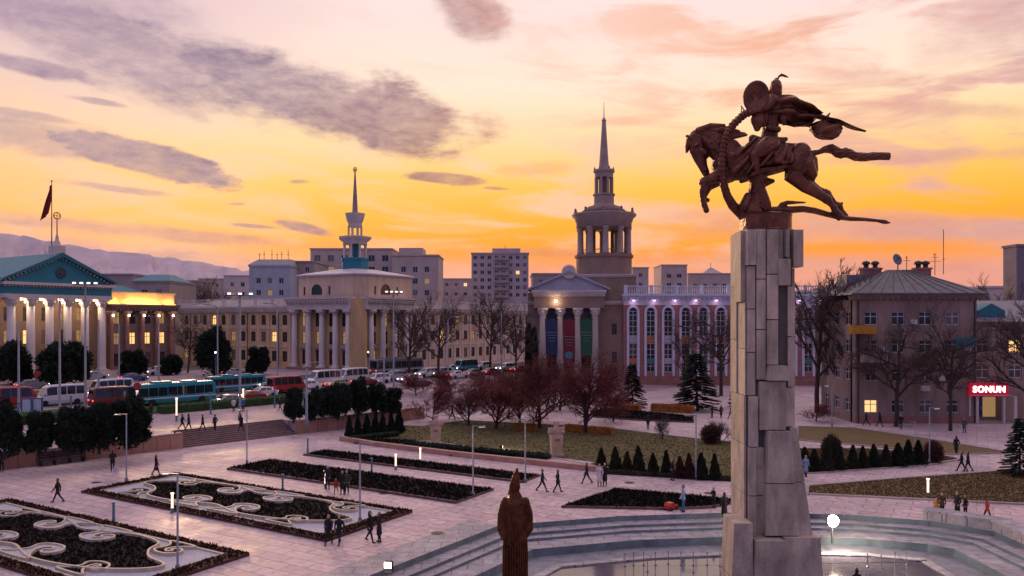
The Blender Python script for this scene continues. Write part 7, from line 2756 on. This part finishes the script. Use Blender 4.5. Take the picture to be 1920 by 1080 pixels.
def person_mesh(key, stride=.0, coat=.0, hair='short', arms='down', bag=None, sit=False, bend=0.0):
    H0 = .92
    ch_ = []
    tz = Vector((0, bend, 0))
    hips = [(-.09, 0, H0), (.09, 0, H0)]
    hands = []
    for i, sg in enumerate((-1, 1)):
        a = stride * sg
        hip = Vector(hips[i])
        knee = hip + Vector((0, math.sin(a), -math.cos(a))) * .43
        b = a - (.55 * abs(stride) if a < 0 else .05 * abs(stride)) - .03
        ank = knee + Vector((0, math.sin(b), -math.cos(b))) * .42
        dz_ = max(0, .07 - ank.z) if abs(stride) < .01 else 0
        ch_.append(([tuple(hip), tuple(hip.lerp(knee, .5)), tuple(knee), tuple(knee.lerp(ank, .4)), tuple(ank)], [.095, .085, .06, .06, .042], 1))
        ft = ank + Vector((0, .14, -.035 if a >= 0 else -.06))
        ch_.append(([tuple(ank + Vector((0, -.03, -.03))), tuple(ft)], [.045, .04], 4))
    ch_.append(([(0, 0, .88), (0, bend * .1, 1.0), (0, bend * .4, 1.14), (0, bend * .8, 1.3), (0, bend, 1.42)], [(.115, .16), (.11, .15), (.115, .155), (.125, .185), (.08, .15)], 0, 1, (0, 1, 0)))
    if coat:
        ch_.append(([(0, 0, 1.0), (0, 0, .92 - coat * .5), (0, 0, .92 - coat)], [(.125, .165), (.15, .185), (.165, .2)], 0, 1, (0, 1, 0)))
    ch_.append(([(0, bend, 1.42), (0, bend + .01, 1.53)], [.06, .055], 2))
    hd = Vector((0, bend + .015, 1.61))
    ch_.append(([tuple(hd + Vector((0, .0, -.05))), tuple(hd + Vector((0, 0, .05)))], [(.088, .072), (.1, .08)], 2, 1, (0, 1, 0)))
    ch_.append(([tuple(hd + Vector((0, .095, .0))), tuple(hd + Vector((0, .108, -.02)))], [.014, .017], 2))
    for sg in (-1, 1):
        ch_.append(([tuple(hd + Vector((sg * .082, 0, .0))), tuple(hd + Vector((sg * .086, -.01, -.03)))], [.02, .016], 2))
    ch_.append(([tuple(hd + Vector((0, -.02, .05))), tuple(hd + Vector((0, -.015, .085)))], [(.105, .088), (.075, .065)], 3, 1, (0, 1, 0)))
    ch_.append(([tuple(hd + Vector((0, -.045, .03))), tuple(hd + Vector((0, -.06, -.06)))], [(.07, .08), (.05, .07)], 3, 1, (0, 1, 0)))
    if hair == 'long':
        ch_.append(([tuple(hd + Vector((0, -.06, .0))), tuple(hd + Vector((0, -.1, -.14))), tuple(hd + Vector((0, -.11, -.3)))], [(.05, .085), (.045, .1), (.025, .075)], 3, 1, (0, 1, 0)))
    if hair == 'hood':
        ch_.append(([tuple(hd + Vector((0, -.03, .06))), tuple(hd + Vector((0, -.05, -.08)))], [(.11, .105), (.09, .12)], 0, 1, (0, 1, 0)))
    for sg in (-1, 1):
        sh = Vector((sg * .19, bend, 1.37))
        sw_ = -stride * sg * .8
        if arms == 'down':
            el_ = sh + Vector((sg * .05, math.sin(sw_) * .28, -math.cos(sw_) * .28))
            wr_ = el_ + Vector((sg * .0, math.sin(sw_ + .35) * .25, -math.cos(sw_ + .35) * .25))
        elif arms == 'pocket':
            el_ = sh + Vector((sg * .09, -.07, -.27))
            wr_ = el_ + Vector((-sg * .05, .15, -.18))
        elif arms == 'phone':
            el_ = sh + Vector((sg * .05, .06, -.27))
            wr_ = el_ + Vector((-sg * .1, .2, .06))
        else:
            el_ = sh + Vector((sg * .14, .1, -.23)) if sg < 0 else sh + Vector((sg * .05, 0, -.28))
            wr_ = el_ + (Vector((sg * .2, .1, -.12)) if sg < 0 else Vector((0, .06, -.25)))
        ch_.append(([tuple(sh), tuple(sh.lerp(el_, .5)), tuple(el_), tuple(wr_)], [.068, .06, .05, .04], 0))
        d = (wr_ - el_).normalized()
        pm = wr_ + d * .08
        ch_.append(([tuple(wr_ + d * .02), tuple(pm)], [(.03, .022), (.038, .02)], 2))
        hands.append((pm, d, sg))
    me, idx = sculpt(ch_, .019, 2, key)
    # five bent fingers root in each palm
    bm = bmesh.new()
    bm.from_mesh(me)
    nf0 = len(bm.faces)
    fg = MB()
    for pm, d, sg in hands:
        s1 = d.cross(Vector((sg, 0, .1))).normalized()
        s2 = d.cross(s1).normalized()
        for k, L_ in enumerate((.065, .078, .072, .058)):
            a = pm + s1 * (-.027 + .018 * k)
            m1 = a + d * L_ * .55
            fg.tube([a, m1, m1 + (d * .8 + s2 * -sg * .5) * L_ * .45], [.0095, .0085, .007], 5)
        a = pm - d * .06 - s1 * .028
        fg.tube([a, a - s1 * .03 + d * .03, a - s1 * .035 + d * .06], [.011, .01, .008], 5)
    vs2 = [bm.verts.new(p) for p in fg.v]
    for f in fg.f:
        bm.faces.new([vs2[i] for i in f])
    bm.to_mesh(me)
    n2 = len(me.polygons) - len(idx)
    idx = np.concatenate([idx, np.full(n2, 2, dtype=np.int32)])
    bm.free()
    with_mats(me, idx, [CL['black'], CL['navy'], m_skin, m_hair, m_shoe])
    zmin = min(v.co.z for v in me.vertices)
    for v in me.vertices:
        v.co.z -= zmin
    me.polygons.foreach_set('use_smooth', [True] * len(me.polygons))
    return me


PM = {
    'walk': person_mesh('walk', .42),
    'walk2': person_mesh('walk2', -.34, .12, 'short', 'pocket'),
    'stand': person_mesh('stand', .07, .05, 'short', 'pocket'),
    'coat': person_mesh('coat', .3, .36, 'long', 'down'),
    'coats': person_mesh('coats', .08, .42, 'long', 'pocket'),
    'hood': person_mesh('hood', .36, .15, 'hood', 'pocket'),
    'phone': person_mesh('phone', .06, .1, 'short', 'phone'),
    'hold': person_mesh('hold', .05, .05, 'short', 'hold'),
}
m_bagp = mat('pale_bag', (.5, .48, .5), .7, .15, 4)


def person(px, py, pose, heading, top_, legs, label, h=1.72, hair=None, z=None, bag=None):
    """heading in degrees: 0 walks away, 90 to the left, -90 to the right, 180 towards us"""
    g = G(px, py, z)
    r = tag(put('person', PM[pose], None, g, R(heading), h / 1.73), label, 'person')
    for i, m_ in ((0, CL[top_]), (1, CL[legs]), (3, hair or m_hair)):
        r.material_slots[i].link = 'OBJECT'
        r.material_slots[i].material = m_
    if bag:
        g2 = MB().box(-.16, .16, -.09, .09, 0, .38).tube([(-.1, 0, .38), (-.06, 0, .55), (.06, 0, .55), (.1, 0, .38)], .015, 5)
        a = R(heading)
        b_ = tag(g2.build('bag', bag[0], None, (g.x + math.cos(a) * bag[2], g.y + math.sin(a) * bag[2], g.z + bag[1]), a), bag[3], 'bag')
    return r


ppl = [
    (108, 942, 'walk', 100, 'black', 'black', 'person in black walking between the two patterned beds at left', 1.74),
    (211, 884, 'phone', 30, 'black', 'navy', 'person in dark clothes stopping below the bench niche', 1.78, None, None),
    (293, 891, 'coat', -60, 'black', 'black', 'person with long hair in a black coat right of the bench niche', 1.7),
    (328, 841, 'hood', -30, 'black', 'black', 'hooded person in black at the foot of the terrace steps', 1.68),
    (3, 884, 'stand', 180, 'black', 'navy', 'person in dark clothes cut by the left edge at the pink wall', 1.72),
    (342, 806, 'walk', -80, 'black', 'black', 'person in black on the terrace, left of a walking pair', 1.75, None, TZ),
    (354, 806, 'hood', -80, 'navy', 'black', 'hooded person on the terrace, right of a walking pair', 1.72, None, TZ),
    (380, 807, 'walk2', -70, 'black', 'navy', 'person in black with hands in pockets on the terrace right of the pair', 1.7, None, TZ),
    (403, 809, 'stand', 60, 'navy', 'black', 'person in navy standing at the head of the terrace steps', 1.7, None, TZ),
    (452, 808, 'coat', -20, 'black', 'black', 'person in a long black coat at the right end of the steps', 1.72, None, TZ),
    (456, 772, 'stand', 0, 'blue', 'navy', 'person in a bright blue jacket by the green hedge', 1.7, None, TZ),
    (438, 772, 'stand', 40, 'white', 'navy', 'person in a white jacket beside the one in blue by the hedge', 1.68, None, TZ),
    (283, 786, 'coats', 20, 'black', 'black', 'person in a black coat right of the broad evergreen bush', 1.68, None, TZ),
    (525, 770, 'walk', 60, 'navy', 'black', 'person in navy walking left of the evergreen clump', 1.7, None, TZ),
    (616, 1021, 'coat', 170, 'black', 'black', 'left person of the couple walking off the corner of the farther patterned bed', 1.72),
    (636, 1021, 'walk2', 170, 'black', 'navy', 'right person of the couple walking off the corner of the farther patterned bed', 1.72),
    (694, 1016, 'hood', -120, 'black', 'navy', 'hooded person embracing another right of the farther patterned bed', 1.78),
    (711, 1017, 'coats', 90, 'black', 'black', 'long-haired person in a black coat facing the hooded one', 1.7),
    (614, 918, 'stand', 170, 'navy', 'black', 'adult in navy on the left of the child in red', 1.76),
    (630, 925, 'walk', 175, 'red', 'navy', 'small child in red between two adults', 1.12),
    (642, 927, 'coats', 175, 'black', 'black', 'adult in a long black coat on the right of the child in red', 1.7),
    (650, 927, 'stand', 170, 'olive', 'black', 'adult in olive behind the one in the long black coat', 1.74),
    (1017, 922, 'walk', -90, 'navy', 'navy', 'person in navy striding right past the robed statue', 1.76),
    (1046, 923, 'walk2', -80, 'black', 'navy', 'bareheaded person in black following the one in navy', 1.72, 'b'),
    (1100, 907, 'walk', 100, 'black', 'navy', 'person in black walking toward the robed statue from the conifers', 1.72),
    (1124, 912, 'coats', 160, 'white', 'black', 'person in a white coat before the first cone conifer', 1.7),
    (1134, 912, 'coats', 160, 'black', 'black', 'person in black beside the one in the white coat', 1.76),
    (1261, 901, 'stand', 90, 'black', 'black', 'person in black at the edge of the conifer row', 1.7),
    (1281, 960, 'hold', 80, 'pale blue', 'blue', 'person in pale blue reaching toward a red toy car', 1.78),
    (1338, 953, 'phone', 120, 'black', 'black', 'person in black holding up a phone right of the triangular bed', 1.4),
    (1358, 978, 'coats', 20, 'black', 'navy', 'long-haired person in a black coat on the basin step left of the pillar', 1.82),
    (1511, 894, 'coats', 190, 'pale blue', 'black', 'person in a pale blue coat just right of the pillar', 1.72),
    (1600, 872, 'stand', 0, 'blue', 'navy', 'person in blue half hidden in the conifer row', 1.72),
    (1624, 798, 'walk', 85, 'navy', 'black', 'leftmost of three people walking before the apartment house', 1.72),
    (1650, 800, 'hood', -90, 'black', 'black', 'hooded middle one of three people before the apartment house', 1.72),
    (1689, 805, 'stand', 160, 'black', 'navy', 'rightmost of three people before the apartment house', 1.7),
    (1808, 812, 'stand', 120, 'grey', 'navy', 'person in grey near the lit shop sign', 1.7),
    (1793, 852, 'coats', 0, 'black', 'navy', 'person in a dark coat alone on the upper path at right', 1.72),
    (1803, 884, 'walk', 60, 'black', 'black', 'left one of the pair strolling on the path beside the black fir', 1.76),
    (1815, 884, 'walk2', 60, 'navy', 'black', 'right one of the pair strolling on the path beside the black fir', 1.74),
    (1756, 967, 'stand', 150, 'orange', 'brown', 'small child in orange behind the granite parapet', 1.15),
    (1766, 968, 'stand', 170, 'brown', 'black', 'adult in brown beside the child in orange', 1.5),
    (1795, 970, 'coats', 100, 'black', 'black', 'adult in a black coat behind the middle of the granite parapet', 1.62),
    (1810, 970, 'stand', 90, 'black', 'navy', 'person in black just right of the black coat behind the parapet', 1.4),
    (1851, 974, 'walk', -80, 'red', 'black', 'child in a red jacket running behind the parapet at right', 1.3),
    (1335, 784, 'stand', 90, 'black', 'navy', 'person in black under the shaggy fir', 1.7), (1370, 786, 'walk', 80, 'grey', 'black', 'person in grey walking left of the pillar on the far path', 1.7),
    (1215, 806, 'stand', 0, 'navy', 'black', 'person in navy behind the dry lawn by the orange hedges', 1.7), (1352, 784, 'coats', 20, 'brown', 'black', 'person in brown between two others under the shaggy fir', 1.66),
    (765, 782, 'walk', 40, 'navy', 'black', 'person in navy at the far end of the pink wall', 1.7), (848, 786, 'walk', -60, 'black', 'black', 'person in black on the pale path behind the left bust', 1.7),
]
for q_ in ppl:
    q_ = list(q_) + [None] * (10 - len(q_))
    person(*q_[:7], q_[7] or 1.72, m_hairg if q_[8] else None, q_[9])
g = G(218, 885)
tag(MB().prism([(-.22, -.12), (.22, -.12), (.22, .12), (-.22, .12)], 0, .5, None, [(-.15, -.08), (.15, -.08), (.15, .08), (-.15, .08)]).tube([(-.08, 0, .5), (0, 0, .68), (.08, 0, .5)], .018, 5).build('shopping_bag', m_bagp, None, g), 'pale shopping bag on the paving at the feet of the person by the bench', 'bag')
tag(put('person', PM['stand'], None, (16.75, 37.6, -1.12), R(20), 1.0), 'person in black standing in the fountain basin at the bottom edge', 'person')
g = G(1258, 956)
tc_ = root('toy_car', 'small red toy car beside the person in pale blue', 'toy', g, R(40))
tb_ = MB().prism_y([(-.45, .14), (.5, .14), (.52, .3), (.2, .34), (.05, .52), (-.3, .52), (-.46, .36)], -.22, .22)
tb_.build('body', mat('toy_red', (.5, .02, .015), .3), tc_)
tw_ = MB().lathe([(.05, -.06), (.13, -.06), (.13, .06), (.05, .06)], 12).xf(Matrix.Rotation(R(90), 4, 'X')).mesh('wheel', m_tyre)
for x in (-.28, .32):
    for y in (-.24, .24):
        put('wheel', tw_, tc_, (x, y, .13))
MB().tube([(-.4, 0, .45), (-.55, 0, .85), (-.45, 0, .9)], .02, 5).build('push_handle', m_darkm, tc_)
# a round orange-lit kiosk roof and signs by the street
for i, (x, y, c, lab) in enumerate(((257, 772, 'red', 'round red traffic sign left of the big teal bus'), (70, 742, 'red', 'round red traffic sign before the left evergreens'))):
    g = G(x, y)
    r = root('traffic_sign', lab, 'sign', g, R(40), 'traffic signs')
    MB().tube([(0, 0, 0), (0, 0, 3.2)], .04, 6).build('post', m_pole, r)
    MB().lathe([(.45, 0), (.45, .03)], 18).xf(Matrix.Translation((0, -.06, 3.1)) @ Matrix.Rotation(R(90), 4, 'X')).build('disc', PAINT['red'], r)
for i, (x, y, on, lab) in enumerate(((404, 716, (1, .75, .7), 'traffic light with a lit lamp before the rounded evergreen'), (690, 715, (1, .3, .05), 'traffic light glowing orange at the chamfered corner'))):
    g = G(x, y)
    r = root('traffic_light', lab, 'traffic light', g, R(20), 'traffic lights')
    h = 4.2
    MB().tube([(0, 0, 0), (0, 0, h)], .06, 6).build('post', m_pole, r)
    hb = MB().box(-.2, .2, -.15, .15, h, h + 1.1).build('housing', m_darkm, r)
    for k in range(3):
        MB().lathe([(.14, 0), (.14, .04)], 12).xf(Matrix.Translation((0, -.16, h + .2 + .35 * k)) @ Matrix.Rotation(R(90), 4, 'X')).build('lamp', mat('signal_on_%d' % i, on, .3, 0, 1, emit=on, estr=8) if k == 2 else m_bumper, hb)
